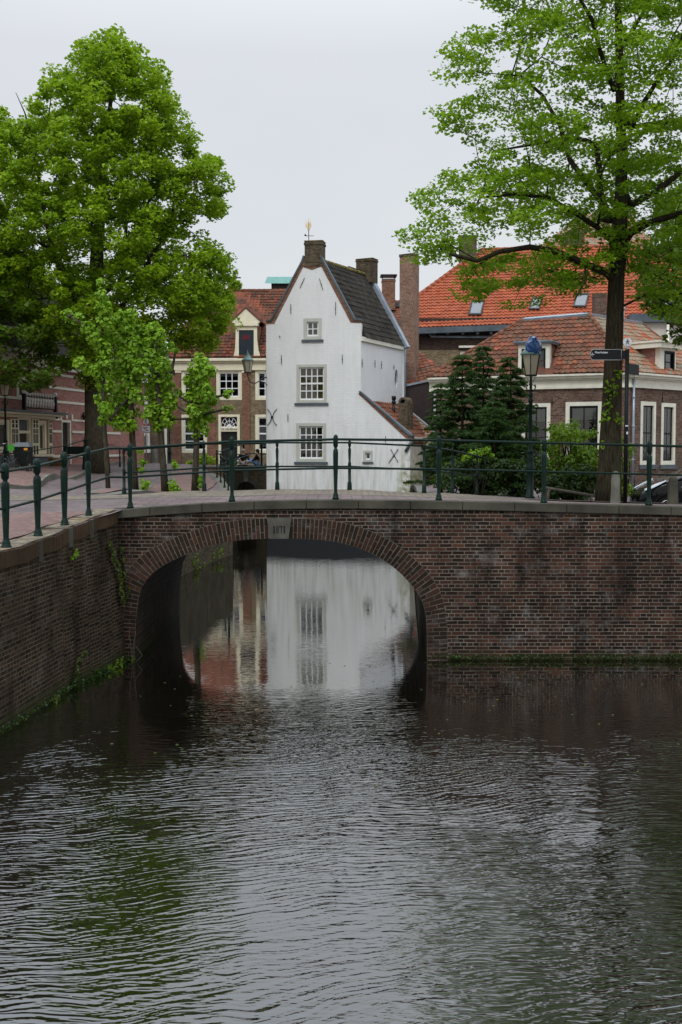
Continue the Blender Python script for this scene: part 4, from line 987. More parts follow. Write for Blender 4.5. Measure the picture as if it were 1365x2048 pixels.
# roof with left hip
E0, E1 = Bf.p(-.2, .3, zt + .25), Bf.p(Bf.L, .3, zt + .25); rY = 81.0
T0, T1 = at(425, 581, rY), at(640, 581, rY); T1.z = T0.z
pl = plane3(E0, E1, T0)
hd = [pl(468, 715), pl(521, 715), pl(517, 640), pl(492, 625), pl(468, 640)]
tile_roof('roof', M['tile_brown'], [E0, E1, T1, T0], BH, tw=.25, th=.33, holes=[hd], amp=.04, lip=.055)
ridge(T0, T1, BH, M['ridge'], .13); ridge(E0, T0, BH, M['ridge'], .13)
D0 = Bf.p(-.2, -11, zt + .25); tile_roof('roof', M['tile_brown'], [D0, E0, T0], BH, tw=.25, th=.33)
m = MB(); m.face([Bf.p(0, 0, 1.5), Bf.p(0, 0, zt), Bf.p(0, -11, zt), Bf.p(0, -11, 1.5)]); m.build('side_wall', M['brick_orange'], BH)
# dormer
q = lambda x, y: Bf.sz(x, y, .22)
m = MB(); body = [q(467.6,713),(q(478,713)),(q(478,660)),q(508,660),q(508,713),q(521,713),q(517,700),q(514.5,680),q(514,650),q(472,650),q(471.5,680),q(470.5,700)]
m.prism([Bf.p(a, .22, z) for a, z in body], Bf.n * -.2)
m.prism([Bf.p(a, .33, z) for a, z in [q(466,646),q(519,646),q(520,642),q(493,618),q(492,618),q(466,642)]], Bf.n * -.35)
m.fb(Bf, q(469, 650)[0], q(517, 650)[0], -.1, .36, q(490, 652)[1], q(490, 646)[1])
dm = m.build('dormer', M['cream'], BH)
m = MB(); a = q(478, 713); b_ = q(508, 660); m.fb(Bf, a[0], b_[0], .05, .15, a[1], b_[1]); m.build('hatch_door', M['bluegreen'], dm)
m = MB(); a = q(485, 679); b_ = q(499, 670); m.fb(Bf, a[0], b_[0], .15, .165, a[1], b_[1]); m.build('red_panes', paint('red_panes', (.12, .012, .02), .3), dm)
m = MB(); tri = [q(472, 650), q(514, 650), q(493, 628)]
m.prism([Bf.p(a, .0, z) for a, z in [q(472,715),q(514,715),q(514,648),q(472,648)]], Bf.n * -4.2); m.build('dormer_side', M['brick_orange'], dm)
m = MB(); 
for s_ in ((466, 642, 492.5, 617), (520, 642, 492.5, 617)):
    a, b_ = q(s_[0], s_[1]), q(s_[2], s_[3]); P0, P1 = Bf.p(a[0], .38, a[1]), Bf.p(b_[0], .38, b_[1]); bkv = Bf.n * -4.4; up_ = Vector((0, 0, .1))
    m.hexa([P0, P1, P1 + bkv, P0 + bkv, P0 + up_, P1 + up_, P1 + bkv + up_, P0 + bkv + up_])
m.build('dormer_roof', M['tile_brown'], dm)
CF = Fr((at(456, 590, 81.2).x, 81.2), (at(478.4, 590, 81.2).x, 81.2)); chimney('chimney', M['brick_orange'], CF, 0, CF.L, -.8, .0, T0.z - 1.5, at(470, 562, 81.2).z, BH)
m = MB(); c = at(467, 557, 80.8); m.tube([c + Vector((-.5, 0, .1)), c + Vector((.55, 0, .05))], .05, 6); m.tube([c + Vector((0, 0, -.3)), c + Vector((0, 0, .5))], .03, 6); m.prism([c + Vector(v) for v in ((0,0,.1),(.2,0,.35),(.1,0,.6),(-.05,0,.35))], (0, .03, 0)); m.build('chimney_cowl', M['black_iron'], BH)

GS = thing('metal_roofed_building', 'green corrugated metal roof rising behind the brown tiled ridge', 'building', (0, 0, 0))
G_ = Fr((at(533, 560, 95).x, 95), (at(640, 560, 95).x, 95)); m = MB()
a, b_ = G_.sz(534, 569), G_.sz(640, 569); n_ = 60; zt2 = G_.sz(560, 551.5)[1]
for i in range(n_):
    s0_, s1_ = a[0] + (b_[0]-a[0]) * i / n_, a[0] + (b_[0]-a[0]) * (i+1) / n_; e = .07 if i % 2 else 0; f = .07 - e
    m.face([G_.p(s0_ - .15, .6 + e, a[1]), G_.p(s1_ - .15, .6 + f, a[1]), G_.p(s1_, -.6 + f, zt2), G_.p(s0_, -.6 + e, zt2)])
m.build('roof', M['copper_pale'], GS); m = MB(); m.fb(G_, a[0] + .4, b_[0], -1.5, .1, 3, a[1] + .1); m.build('wall', M['brown_clad'], GS)

# ================================================================ striped brick house on the far left
SH = thing('striped_house', 'pink brick house with white stone bands, balcony and cream panelled shopfront', 'house', (0, 0, 0))
_a, _b = Vector((-14.3, 46, 0)), Vector((-11.06, 62, 0)); _d = (_b - _a).normalized()
G = Fr(_a - _d * 9, _b); p = G.sz
zc = p(60, 714)[1]
hol = dict(door=G.rect(123.5, 840.5, 142, 935), up=G.rect(33.5, 752, 61.5, 800), low=G.rect(168.5, 864, 177, 905), s1=G.rect(36, 836, 61, 936), s2=G.rect(76, 841, 93, 908), s0=G.rect(-45, 838, 19, 905))
m = MB(); m.pwall(G, [(0, 1.5), (G.L, 1.5), (G.L, zc), (0, zc)], [rh(r) for r in hol.values()], reveal=.2); m.build('wall', M['brick_pink'], SH)
for y0, y1, x0, x1 in ((755.3,759.8,-60,240),(780.5,785,62,240),(780.5,785,-60,33),(806.5,811,-60,240),(840.2,844,103,123),(840.2,844,143,240),(862.5,866.8,103,123),(862.5,866.8,143,240),(909.5,914,93,123),(909.5,914,143,240)):
    a = p(172, y0 )[1]; b_ = p(172, y1)[1]; s0, s1 = max(.01, p(x0, 800)[0]), min(G.L - .01, p(x1, 800)[0])
    m = MB(); m.fb(G, s0, s1, .002, .03, b_, a); m.build('stone_band', M['offwhite'], SH)
for x0, y0, x1, y1 in ((119.5,828,122.5,841),(131,825,134,837),(142,829,145,841),(28,738,33,758),(46,736,51,748),(62,738,66,756)):
    m = MB(); r = G.rect(x0, y0, x1, y1); m.fb(G, r[0], r[1], .003, .05, r[2], r[3]); m.build('stone_block', M['offwhite'], SH)
m = MB(); m.fb(G, 0, G.L, .0, .45, zc, zc + .22); m.fb(G, 0, G.L, .0, .25, zc - .4, zc - .003); m.build('cornice', M['offwhite'], SH)
r = hol['door']; m = MB(); m.fb(G, r[1] - .12, r[1], -.1, .03, r[2], r[3]); m.fb(G, r[0], r[0] + .06, -.1, .03, r[2], r[3]); m.fb(G, r[0] + .06, r[1] - .12, -.1, .03, r[3] - .1, r[3]); o = m.build('door', M['offwhite'], SH); m = MB(); m.fb(G, r[0] + .06, r[1] - .12, -.16, -.11, r[2], r[3] - .1); m.build('door_leaf', M['darkdoor'], o)
window(G, hol['up'], SH, fm='offwhite', sm='sign_black', nx=2, ny=1, fw=.2, sw=.08, mw=.1, glass='glass_far', blind=.4)
window(G, hol['low'], SH, fm='offwhite', nx=1, ny=2, fw=.15, sw=.06, glass='glass_far')
r = hol['s1']; m = MB(); m.fb(G, r[0], r[0] + .1, -.1, .03, r[2], r[3]); m.fb(G, r[1] - .1, r[1], -.1, .03, r[2], r[3]); zt_ = p(48, 864)[1]; m.fb(G, r[0] + .1, r[1] - .1, -.1, .03, zt_ - .06, zt_ + .06); m.fb(G, r[0] + .1, r[1] - .1, -.1, .03, r[3] - .08, r[3]); o = m.build('shop_door', M['cream'], SH)
m = MB(); m.fb(G, r[0] + .1, r[1] - .1, -.2, -.14, r[2], zt_ - .06); m.build('door_leaf', M['darkdoor'], o); m = MB(); m.fb(G, r[0] + .1, r[1] - .1, -.13, -.1, zt_ + .06, r[3] - .08); m.build('pane', M['lead_dark'], o)
for k in ('s2', 's0'):
    o = window(G, hol[k], SH, fm='cream', sm='cream', nx=1, ny=1, fw=.16, sw=.06, glass='glass_far', blind=.18, name='shop_window')
    r = hol[k]; m = MB()
    for i in range(1, 22):
        z = r[2] + .2 + (r[3] - r[2] - .3) * i / 22; m.fb(G, r[0] + .18, r[1] - .18, -.16, -.15, z, z + .03)
    n_ = 6 if k == 's2' else 16
    for i in range(1, n_):
        s_ = r[0] + .2 + (r[1] - r[0] - .4) * i / n_; m.fb(G, s_, s_ + .03, -.175, -.165, r[2] + .2, r[3] - .2)
    m.build('grille', M['sign_grey'], o)
def panel(x0, x1):
    r = G.rect(x0, 838, x1, 910); m = MB(); m.fb(G, r[0], r[1], .004, .07, r[2], r[3]); o = m.build('shutter_panel', M['cream'], SH)
    d = MB(); wv = r[1] - r[0]; hh = r[3] - r[2]
    for k in (.12, .56):
        for (za, zb2) in ((.02, .26), (.33, .58), (.6, .72), (.76, .86), (.88, .97)):
            for e in ((.0, .12), (.19, .32)) if za in (.33, .6) else ((.03, .28),):
                d.fb(G, r[0] + wv * (k + e[0]), r[0] + wv * (k + e[1]), .072, .078, r[2] + hh * za, r[2] + hh * zb2)
    d.build('cut_out', M['sign_black'], o)
panel(20, 35.5); panel(63, 75.5); panel(96, 102.5)
m = MB(); r = G.rect(-50, 823, 108, 829)
for (y0, y1, e, f, mt) in ((822.5, 826.5, -50, 108, 1), (826.7, 830.5, -50, 105, 0), (830.7, 836, -50, 103, 0)):
    a = p(50, y0)[1]; b_ = p(50, y1)[1]; m.fb(G, 0.05, p(f, 830)[0], .003, .75 if mt else (.6 if y0 < 830 else .2), b_, a, mt)
m.build('shop_cornice', [M['cream'], M['lead_dark']], SH)
m = MB(); r = G.rect(63, 914, 103, 936); m.fb(G, r[0], r[1], .003, .1, r[2] - .5, r[3]); r = G.rect(-50, 912, 35, 936); m.fb(G, max(.05, r[0]), r[1], .003, .1, r[2] - .5, r[3]); m.build('plinth', M['lead_dark'], SH)
m = MB(); r = G.rect(63, 908.5, 103, 913); m.fb(G, r[0], r[1], .003, .16, r[2], r[3]); m.build('shop_sill', M['cream'], SH)
BL = p(22.5, 800)[0]; BR = p(86, 800)[0]; zb0 = p(50, 822)[1]; zb1 = p(50, 796)[1]
m = MB(); 
for s_ in (BL, BR): m.fb(G, s_, s_ + .14, .5, .64, zb0, zb1 + .12)
m.fb(G, BL + .14, BR, .54, .6, zb1, zb1 + .07); m.fb(G, BL + .14, BR, .54, .6, zb0 + .08, zb0 + .14)
bo = m.build('balcony', M['sign_black'], SH)
m = MB(); n_ = 11
for i in range(n_): s_ = BL + .3 + (BR - BL - .4) * i / (n_ - 1); m.lathe(G.p(s_, .57, zb0 + .14), [(.03, 0), (.035, .1), (.055, .2), (.03, .35), (.035, .5), (.055, .6), (.03, max(.65, zb1 - zb0 - .15))], 8)
m.build('baluster', M['white'], bo)
m = MB(); 
for s_ in (BL + .07, BR + .07): m.ball(G.p(s_, .57, zb1 + .22), .1, 10)
m.build('finial', M['white'], bo)
# slate mansard and dormer
pa, pb = G.p(0, .2, zc + .2), G.p(G.L, .2, zc + .2); m = MB(); up_ = Vector((0, 0, 4.2)) - G.n * 2.4
m.prism([pa, pb, pb + up_, pa + up_], -G.n * 3); m.build('roof', M['tile_dark'], SH)
m = MB(); r = G.rect(20, 655, 64, 716); m.fb(G, r[0], r[1], -2.4, -.2, zc + .2, r[3]); o = m.build('dormer', M['offwhite'], SH); m = MB(); r = G.rect(34, 668, 60, 712, -.2); m.fb(G, r[0], r[1], -.25, -.18, zc + .5, r[3]); m.build('pane', M['sign_black'], o)
for q_ in ((110, 822, 110, 838), (164, 824, 164, 840)): rod(G, *q_, r=.05, n=.1, host=SH)

# darker brick house closing the street
DH = thing('brick_house', 'plain dark red brick house between the striped house and the ochre house', 'house', (0, 0, 0))
D_ = Fr((at(196, 850, 65).x, 65), (at(346, 850, 68).x, 68)); p = D_.sz
dh = dict(a=D_.rect(226, 771, 248.5, 802), b=D_.rect(275, 792, 296, 819), c=D_.rect(283, 866, 300, 899), d=D_.rect(218, 862, 242, 932), e=D_.rect(320, 850, 334, 930))
zt_ = p(270, 738)[1]
m = MB(); m.pwall(D_, [(0, 1.5), (D_.L, 1.5), (D_.L, zt_), (0, zt_)], [rh(r) for r in dh.values()], reveal=.3); m.build('wall', M['brick_dark'] if False else M['brick_brown'], DH)
for k in 'abc': window(D_, dh[k], DH, fm='offwhite', nx=2 if k != 'c' else 1, ny=1, fw=.13, sw=.06, mw=.12, glass='glass_far', sill='offwhite' if k == 'c' else None, sillh=.2)
for k in 'de':
    r = dh[k]; m = MB(); m.fb(D_, r[0], r[1], -.6, -.3, r[2] - 1, r[3]); o = m.build('door', M['darkdoor'], DH); m = MB(); m.fb(D_, r[1] - .14, r[1], -.29, .02, r[2] - .5, r[3]); m.build('door_frame', M['offwhite'], o)
m = MB(); P0, P1 = D_.p(-1, .3, zt_), D_.p(D_.L, .3, zt_); up_ = Vector((0, 0, 3.2)) - D_.n * 3; m.prism([P0, P1, P1 + up_, P0 + up_], -D_.n * 3); m.fb(D_, -.5, D_.L, 0, .35, zt_ - .3, zt_); m.build('roof', M['tile_dark'], DH)

# ================================================================ right-hand side buildings
# tall free-standing chimney stack
TC = thing('chimney_stack', 'tall plain brick chimney stack rising right of the white house', 'chimney', (0, 0, 0))
A, B, C_ = at(799.5, 600, 54), at(828.5, 600, 53.5), at(838.5, 600, 54.6)
zt_ = at(815, 507, 53.7).z
m = MB(); D = A + C_ - B
def pris(mb, pts, z0, z1, grow=0): 
    c = sum((Vector((q.x, q.y, 0)) for q in pts), Vector()) / len(pts); P = [Vector((q.x, q.y, 0)) + (Vector((q.x, q.y, 0)) - c).normalized() * grow for q in pts]
    mb.hexa([(q.x, q.y, z0) for q in P] + [(q.x, q.y, z1) for q in P])
pris(m, [A, B, C_, D], 3, zt_ - .12); m.build('shaft', M['brick_chim'], TC); m = MB(); pris(m, [A, B, C_, D], zt_ - .12, zt_, .04); m.build('capping', M['brick_old'], TC)
m = MB(); q = Fr((A.x - .1, A.y - .1), (C_.x + .1, B.y - .2)); zz_ = q.sz(820, 771)[1]; m.fb(q, 0, q.L, -1.4, .1, zz_ - .1, zz_ + .08); m.build('flashing', M['zinc'], TC)

# brown clad outbuilding with a tiled roof behind the lean-to
OB = thing('outbuilding', 'dark brown clad outbuilding under a red tiled roof behind the lean-to', 'shed', (0, 0, 0))
O = Fr((at(800, 800, 52.6).x, 52.6), (at(890, 800, 52.6).x, 52.6)); p = O.sz
m = MB(); m.pwall(O, [(0, .5), (O.L, .5), (O.L, p(890, 760)[1]), p(870, 762), p(802, 777), (0, p(800, 777)[1])], [], th=2); 
for i in range(1, 14): s_ = O.L * i / 14; m.fb(O, s_, s_ + .02, 0, .015, 1, p(888, 765)[1] - .1 if s_ > O.L * .8 else p(802, 777)[1])
m.build('cladding', M['brown_clad'], OB)
m = MB(); a, b_ = p(799, 776), p(872, 760); m.hexa([O.p(a[0], .1, a[1]), O.p(b_[0], .1, b_[1]), O.p(b_[0], -.4, b_[1]), O.p(a[0], -.4, a[1]), O.p(a[0], .1, a[1] + .09), O.p(b_[0], .1, b_[1] + .09), O.p(b_[0], -.4, b_[1] + .09), O.p(a[0], -.4, a[1] + .09)]); m.build('roof_edge', M['zinc'], OB)
e0, e1 = at(803, 775, 53.2), at(905, 752, 53.2); t0, t1 = at(812, 700, 56.5), at(842, 712, 56.5)
tile_roof('roof', M['tile_red'], [e0, e1, plane3(e0, e1, t0)(845, 708), t0], OB)

# small garden shed in front of it with pale frame
GSH = thing('garden_shed', 'low shed with mossy red tiles, white fascia and a wicker screen beside the white house', 'shed', (0, 0, 0))
H = Fr((at(821, 900, 49.2).x, 49.2), (at(884, 900, 49.2).x, 49.2)); p = H.sz
a0, a1 = at(822, 893, 49), at(886, 893, 49); a1.z = a0.z; b0 = at(823, 829, 52.3)
pl = plane3(a0, a1, b0); tile_roof('roof', M['tile_moss'], [a0, a1, pl(869, 866), b0], GSH)
m = MB(); c, d = pl(823, 828), pl(872, 868); beam(m, c, d, .08, .1); m.build('verge', M['sign_grey'], GSH)
m = MB(); r = H.rect(822, 892, 884, 902.5); boxat(m, H, r, -.1, .08); r = H.rect(821, 902, 831.5, 990); m.fb(H, r[0], r[1], -.2, .05, .5, r[3] - .003); r = H.rect(872, 902, 877, 990); m.fb(H, r[0], r[1], -.12, .03, .5, r[3] - .003); r = H.rect(831.5, 902, 872, 906); m.fb(H, r[0] + .003, r[1] - .003, -.1, .02, r[2], r[3] - .004); m.build('frame', M['sign_grey'], GSH)
m = MB(); r = H.rect(832, 905, 872, 990); nn = 26
for i in range(nn): 
    z = .9 + (r[3] - .9) * i / nn; pts = [H.p(r[0] + (r[1]-r[0]) * k / 10, -.05 + .025 * math.sin(k * 3 + i * 3.14), z + .01 * math.sin(k * 1.7 + i)) for k in range(11)]; m.tube(pts, .045, 5)
m.build('wicker_screen', M['wicker'], GSH)
m = MB(); m.fb(H, 0, H.L, -3, -.3, .5, a0.z - .1); m.build('inner_wall', M['brown_clad'], GSH)

# ---- orange roofed big house
OH = thing('orange_roofed_house', 'large house with bright orange pantile roof, skylights and dark gutter behind the corner house', 'house', (0, 0, 0))
Yo = 70.0
E0, E1 = at(745, 659, Yo), at(1322, 638, Yo - 1.5); T0 = at(962, 500, Yo + 7)
pl = plane3(E0, E1, T0); T1 = pl(1222, 493)
T0b = pl(926, 526.5)
tile_roof('roof', M['tile_orange'], [E0, E1, T1, T0, T0b], OH, tw=.27, th=.36, amp=.045, lip=.055)
ridge(E0, T0b, OH, M['ridge_orange'], .16, .5); ridge(T0, T1, OH, M['ridge_orange'], .16, .5); ridge(E1, T1, OH, M['ridge_orange'], .16, .5)
R0 = at(1470, 668, Yo + 6); pl2 = plane3(E1, R0, T1)
tile_roof('roof', M['tile_orange'], [E1, R0, pl2(1470, 500), T1], OH, tw=.27, th=.36, amp=.045, lip=.055)
OW = Fr((at(735, 700, Yo + .5).x, Yo + .5), (at(1318, 700, Yo - 1).x, Yo - 1)); p = OW.sz
ow = OW.rect(921, 694, 962, 745)
zg_ = p(900, 668)[1]; zmid = p(900, 700)[1]
m = MB(); m.fb(OW, 0, OW.L, -.4, 0, zmid, zg_ + 1.0); m.build('upper_wall', M['brick_dark'], OH)
m = MB(); m.pwall(OW, [(0, 1), (OW.L, 1), (OW.L, zmid - .005), (0, zmid - .005)], [(rh((ow[0], ow[1], ow[2], zmid - .1)))], reveal=.2); m.build('lower_wall', M['brick_ochre'], OH)
o = window(OW, (ow[0], ow[1], ow[2], zmid - .1), OH, fm='offwhite', nx=2, ny=2, fw=.2, sw=.08, mw=.06, glass='glass_far')
m = MB(); r = OW.rect(918, 692, 965, 696); m.fb(OW, r[0], r[1], .01, .3, r[2], r[3]); m.build('cornice', M['offwhite'], o)
m = MB(); m.prism([E0 + Vector((0,-.2,-.02)), E1 + Vector((0,-.2,-.02)), E1 + Vector((0,-.2,-.38)), E0 + Vector((0,-.2,-.38))], (0, .9, 0)); m.build('gutter_box', M['lead_dark'], OH)
m = MB()
for i, x in enumerate((866, 893, 923, 952, 979)): a = OW.sz(x, 661); m.fb(OW, a[0], a[0] + .18, .0, .55, a[1] - .28, a[1] - .05)
m.build('bracket', M['lead_dark'], OH)
m = MB(); a, b_, c = OW.sz(860, 668), OW.sz(863, 674), OW.sz(1010, 674.5); m.tube([OW.p(a[0], .3, a[1]), OW.p(b_[0], .12, b_[1]), OW.p(c[0], .12, c[1])], .08, 6); m.build('drainpipe', M['lead'], OH)
def skylight(px0, py0, px1, py1, P, host, sh=7):
    a, b_, c, d = P(px0, py1), P(px1 - sh, py1), P(px1, py0), P(px0 + sh, py0); n_ = (b_ - a).cross(d - a).normalized(); n_ = n_ if n_.z > 0 else -n_
    m = MB(); ctr = (a + b_ + c + d) / 4; 
    for e0, e1 in ((a, b_), (b_, c), (c, d), (d, a)):
        i0, i1 = e0.lerp(ctr, .2), e1.lerp(ctr, .2); m.hexa([e0, e1, i1, i0, e0 + n_*.16, e1 + n_*.16, i1 + n_*.16, i0 + n_*.16])
    o = m.build('skylight', M['black_iron'], host); g = MB(); g.face([v.lerp(ctr, .2) + n_ * .12 for v in (a, b_, c, d)]); g.build('pane', M['skyglass'], o)
M['skyglass'] = paint('skyglass', (.12, .13, .14), .08, .1, bump=0, spec=1.0)
for q in ((937, 604, 970, 633), (1058, 598, 1086, 622), (1146, 590, 1179, 617)): skylight(*q, pl, OH)
for q in ((1312, 598, 1345, 622), (1338, 600, 1366, 616)): skylight(*q, pl2, OH, sh=-12)
m = MB(); CF = Fr((at(921, 500, 76).x, 76), (at(954, 500, 76).x, 76)); chimney('chimney', M['brick_old'], CF, 0, CF.L, -1, 0, T0.z - 3.5, at(930, 471, 76).z, OH)
CF = Fr((at(1190, 600, 66).x, 66), (at(1214, 600, 66).x, 66)); chimney('chimney', M['brick_brown'], CF, 0, CF.L, -.7, 0, at(1200, 640, 66).z, at(1200, 587, 66).z, OH, cap=.2)
# cream side wing below the right roof
m = MB(); CW = Fr((E1.x - 1.2, E1.y + .4), (at(1338, 650, Yo - 2.6).x, Yo - 2.6)); CW = Fr((at(1268, 650, Yo - 2).x, Yo - 2), (at(1333, 650, Yo - 2.2).x, Yo - 2.2)); m.fb(CW, 0, CW.L, -.3, 0, 1, CW.sz(1300, 640)[1])
CW2 = Fr((CW.p(CW.L, 0, 0).x, CW.p(CW.L, 0, 0).y), (at(1460, 650, Yo + 4).x, Yo + 4)); m.fb(CW2, 0, CW2.L, -.3, 0, 1, CW2.sz(1335, 648)[1]); m.build('cream_wall', M['cream_wall'], OH)
m = MB(); z_ = CW.sz(1300, 640)[1]; m.fb(CW, -.3, CW.L + .3, -1, .35, z_ - .15, z_ + .35); m.fb(CW2, .3, CW2.L, -1, .35, z_ - .15, z_ + .34); m.build('gutter_box', M['lead_dark'], OH)
m = MB(); a = at(1335, 650, Yo - 2.3); m.tube([(a.x, a.y - .15, a.z), (a.x, a.y - .15, 2)], .09, 6); m.build('downpipe', M['offwhite'], OH)
PG = at(1350, 690, 60); m = MB(); 
# second roof behind
BR_ = thing('brick_house', 'mossy orange roofed gable house peeping over the big orange roof through the linden leaves', 'house', (0, 0, 0))
e0, e1, t_ = at(1035, 525, 84), at(1330, 525, 84), at(1168, 428, 90); pl3 = plane3(e0, e1, t_)
tile_roof('roof', M['tile_moss'], [e0, e1, pl3(1265, 428), t_], BR_, tw=.3, th=.38)
m = MB(); m.box(e0.x + .5, e1.x - .5, 84.5, 95, 2, e0.z); m.build('wall', M['brick_brown'], BR_)
CF = Fr((at(1136, 470, 82).x, 82), (at(1170, 470, 82).x, 82)); chimney('chimney', M['brick_old'], CF, 0, CF.L, -1, 0, at(1150, 540, 82).z, at(1150, 462, 82).z, BR_)

# small house behind the white one: metal capped chimney and tiled roof
SB = thing('brick_house', 'small red tiled house end with a metal capped chimney between white house and chimney stack', 'house', (0, 0, 0))
Q = Fr((at(752, 640, 62).x, 62), (at(815, 640, 62).x, 62)); p = Q.sz
m = MB(); m.fb(Q, 0, Q.L, -4, 0, 2, p(790, 640)[1]); m.build('wall', M['brick_brown'], SB)
a0, a1 = Q.p(-.5, .2, p(790, 650)[1]), Q.p(Q.L, .2, p(790, 650)[1]); b0 = at(765, 603, 64.5); pl4 = plane3(a0, a1, b0)
tile_roof('roof', M['tile_red'], [a0, a1, pl4(815, 603), b0], SB)
m = MB(); m.fb(Q, p(775, 600)[0], p(812, 600)[0], -2.4, -1.6, p(790, 606)[1], p(790, 598)[1]); m.build('ridge_box', M['lead_dark'], SB)
CF = Fr((at(765, 580, 63).x, 63), (at(791, 580, 63).x, 63)); chimney('chimney', M['brick_orange'], CF, 0, CF.L, -.8, 0, p(790, 615)[1], at(778, 558, 63).z, SB, capm=M['zinc'])
m = MB(); c = at(778, 551, 63); m.fb(CF, -.1, CF.L + .1, -.95, .15, c.z, c.z + .05)
for s_ in (0, CF.L - .05):
    for n_ in (-.8, -.05): m.fb(CF, s_, s_ + .04, n_, n_ + .04, c.z - .2, c.z)
m.build('chimney_cap', M['black_iron'], SB)

# ---- corner house
CHo = thing('corner_house', 'brown brick corner house with mottled red pantiles, cream cornice and dormers', 'house', (0, 0, 0))
L_ = at(873, 770, 49.4); K_ = at(1261, 770, 46.0); R_ = at(1440, 770, 50.6)
C1 = Fr((L_.x, L_.y), (K_.x, K_.y)); C2 = Fr((K_.x, K_.y), (R_.x, R_.y))
zc1 = (C1.sz(900, 782)[1] + C1.sz(1230, 776)[1]) / 2
w1 = dict(a=C1.rect(1043, 806.5, 1101, 945), b=C1.rect(1131, 803.5, 1204, 945)); w2 = dict(a=C2.rect(1281, 803, 1311.5, 929.5), b=C2.rect(1322.5, 806, 1351, 929.5))
m = MB(); m.pwall(C1, [(0, .5), (C1.L, .5), (C1.L, zc1), (0, zc1)], [rh(r) for r in w1.values()], reveal=.12, th=.3); m.build('front_wall', M['brick_brown'], CHo)
m = MB(); m.pwall(C2, [(0, .5), (C2.L, .5), (C2.L, zc1), (0, zc1)], [rh(r) for r in w2.values()], reveal=.12, th=.3); m.build('street_wall', M['brick_brown'], CHo)
window(C1, w1['a'], CHo, fm='offwhite', sm='sign_black', nx=2, ny=2, fw=.16, sw=.08, mw=.04, blind=.22)
window(C1, w1['b'], CHo, fm='offwhite', sm='sign_black', nx=2, ny=2, mid=1, fw=.17, sw=.09, mw=.05, blind=.2, drape=.17)
for k in 'ab': window(C2, w2[k], CHo, fm='offwhite', sm='sign_black', nx=2, ny=2, mid=1, fw=.17, sw=.06, mw=.035, sill='lead_dark', sillh=.18, drape=True)
m = MB()
for F, e0, e1 in ((C1, -.3, C1.L + .25), (C2, .02, C2.L)):
    for dz0, dz1, n_ in ((0, .1, .1), (.1, .36, .06), (.36, .42, .14), (.42, .52, .24), (.52, .6, .34)):
        s1 = e1 - (0 if F is C2 else .25) + (n_ * .62 if F is C1 else 0); s0 = e0 if F is C1 else -n_ * .0 + .0
        m.fb(F, s0, s1, 0.002, n_, zc1 + dz0 + .001, zc1 + dz1)
m.build('cornice', M['offwhite'], CHo)
# soldier courses over the windows
m = MB()
for F, ws in ((C1, w1), (C2, w2)):
    for r in ws.values():
        n_ = int((r[1] - r[0] + .2) / .068)
        for i in range(n_): s_ = r[0] - .1 + i * .068; m.fb(F, s_, s_ + .056, -.02, .006, r[3] + .01, r[3] + .2)
m.build('soldier_course', M['brick_brown'], CHo)
ze = zc1 + .62
A = C1.p(-.3, .3, ze); B = C1.p(C1.L + .12, .36, ze); Tm = at(1178, 628, 49.6); pl5 = plane3(A, B, Tm)
D1 = pl5(1046, 639)
hole = [pl5(1040, 752), pl5(1112, 752), pl5(1112, 690), pl5(1040, 690)]
tile_roof('roof', M['tile_red'], [A, B, Tm, D1], CHo, tw=.235, th=.3, holes=[hole], amp=.034, lip=.04)
Rr = C2.p(C2.L, .3, ze); Rr.z = ze; pl6 = plane3(B, Rr, Tm); G1 = pl6(1280, 645); G2 = pl6(1330, 684); G3 = pl6(1440, 700)
tile_roof('roof', M['tile_moss'], [B, Rr, G3, G2, G1, Tm], CHo, tw=.235, th=.3)
ridge(A, D1, CHo, M['ridge'], .11); ridge(B, Tm, CHo, M['ridge'], .11); ridge(G1, G2, CHo, M['ridge'], .09)
m = MB(); 
for a, b_ in ((D1, Tm), (Tm, G1)):
    dn_ = Vector((0, 0, -.05)); o_ = -(pl5(1100, 640) - pl5(1100, 633)).normalized() * .0; f = (C1.n if a is D1 else C2.n)
    m.hexa([a + f*.16 + Vector((0,0,-.13)), b_ + f*.16 + Vector((0,0,-.13)), b_ - f*.3, a - f*.3, a + f*.2 + Vector((0,0,.0)), b_ + f*.2 + Vector((0,0,0)), b_ - f*.3 + Vector((0,0,.12)), a - f*.3 + Vector((0,0,.12))])
m.build('ridge_flashing', M['zinc'], CHo)
m = MB(); m.face([D1, A, A + (D1 - A) * .0 + Vector((2, 5, 0)), D1 + Vector((2, 3, 0))]); m.face([D1 + Vector((0,0,-.0)), Tm, G1, G1 + Vector((2, 6, 0)), D1 + Vector((0, 6, 0))]); m.build('roof_top', M['lead_dark'], CHo)
m = MB(); m.face([C1.p(0, 0, .5), C1.p(0, 0, ze), C1.p(0, -6, ze), C1.p(0, -6, .5)]); m.build('side_wall', M['brick_brown'], CHo)
m = MB(); a = C1.sz(877, 775); m.tube([C1.p(-.02, .12, zc1 + .1), C1.p(-.02, .12, .9)], .06, 8); m.build('downpipe', M['sign_grey'], CHo)
m = MB(); s_ = C2.sz(1263.5, 800)[0]; m.tube([C2.p(s_, .11, zc1 + .45), C2.p(s_, .11, 1.9)], .05, 8)
for z_ in (3.2, 4.6, 5.8): m.tube([C2.p(s_, .11, z_), C2.p(s_, .11, z_ + .06)], .07, 8)
m.build('downpipe', M['zinc'], CHo)
for F, q in ((C1, (1105,795,1105,812)), (C1, (1238,790,1238,812)), (C2, (1324.5,785,1324.5,806)), (C2, (1268,953,1268,975)), (C2, (1318.5,953,1318.5,968))): rod(F, *q, r=.015, host=CHo)
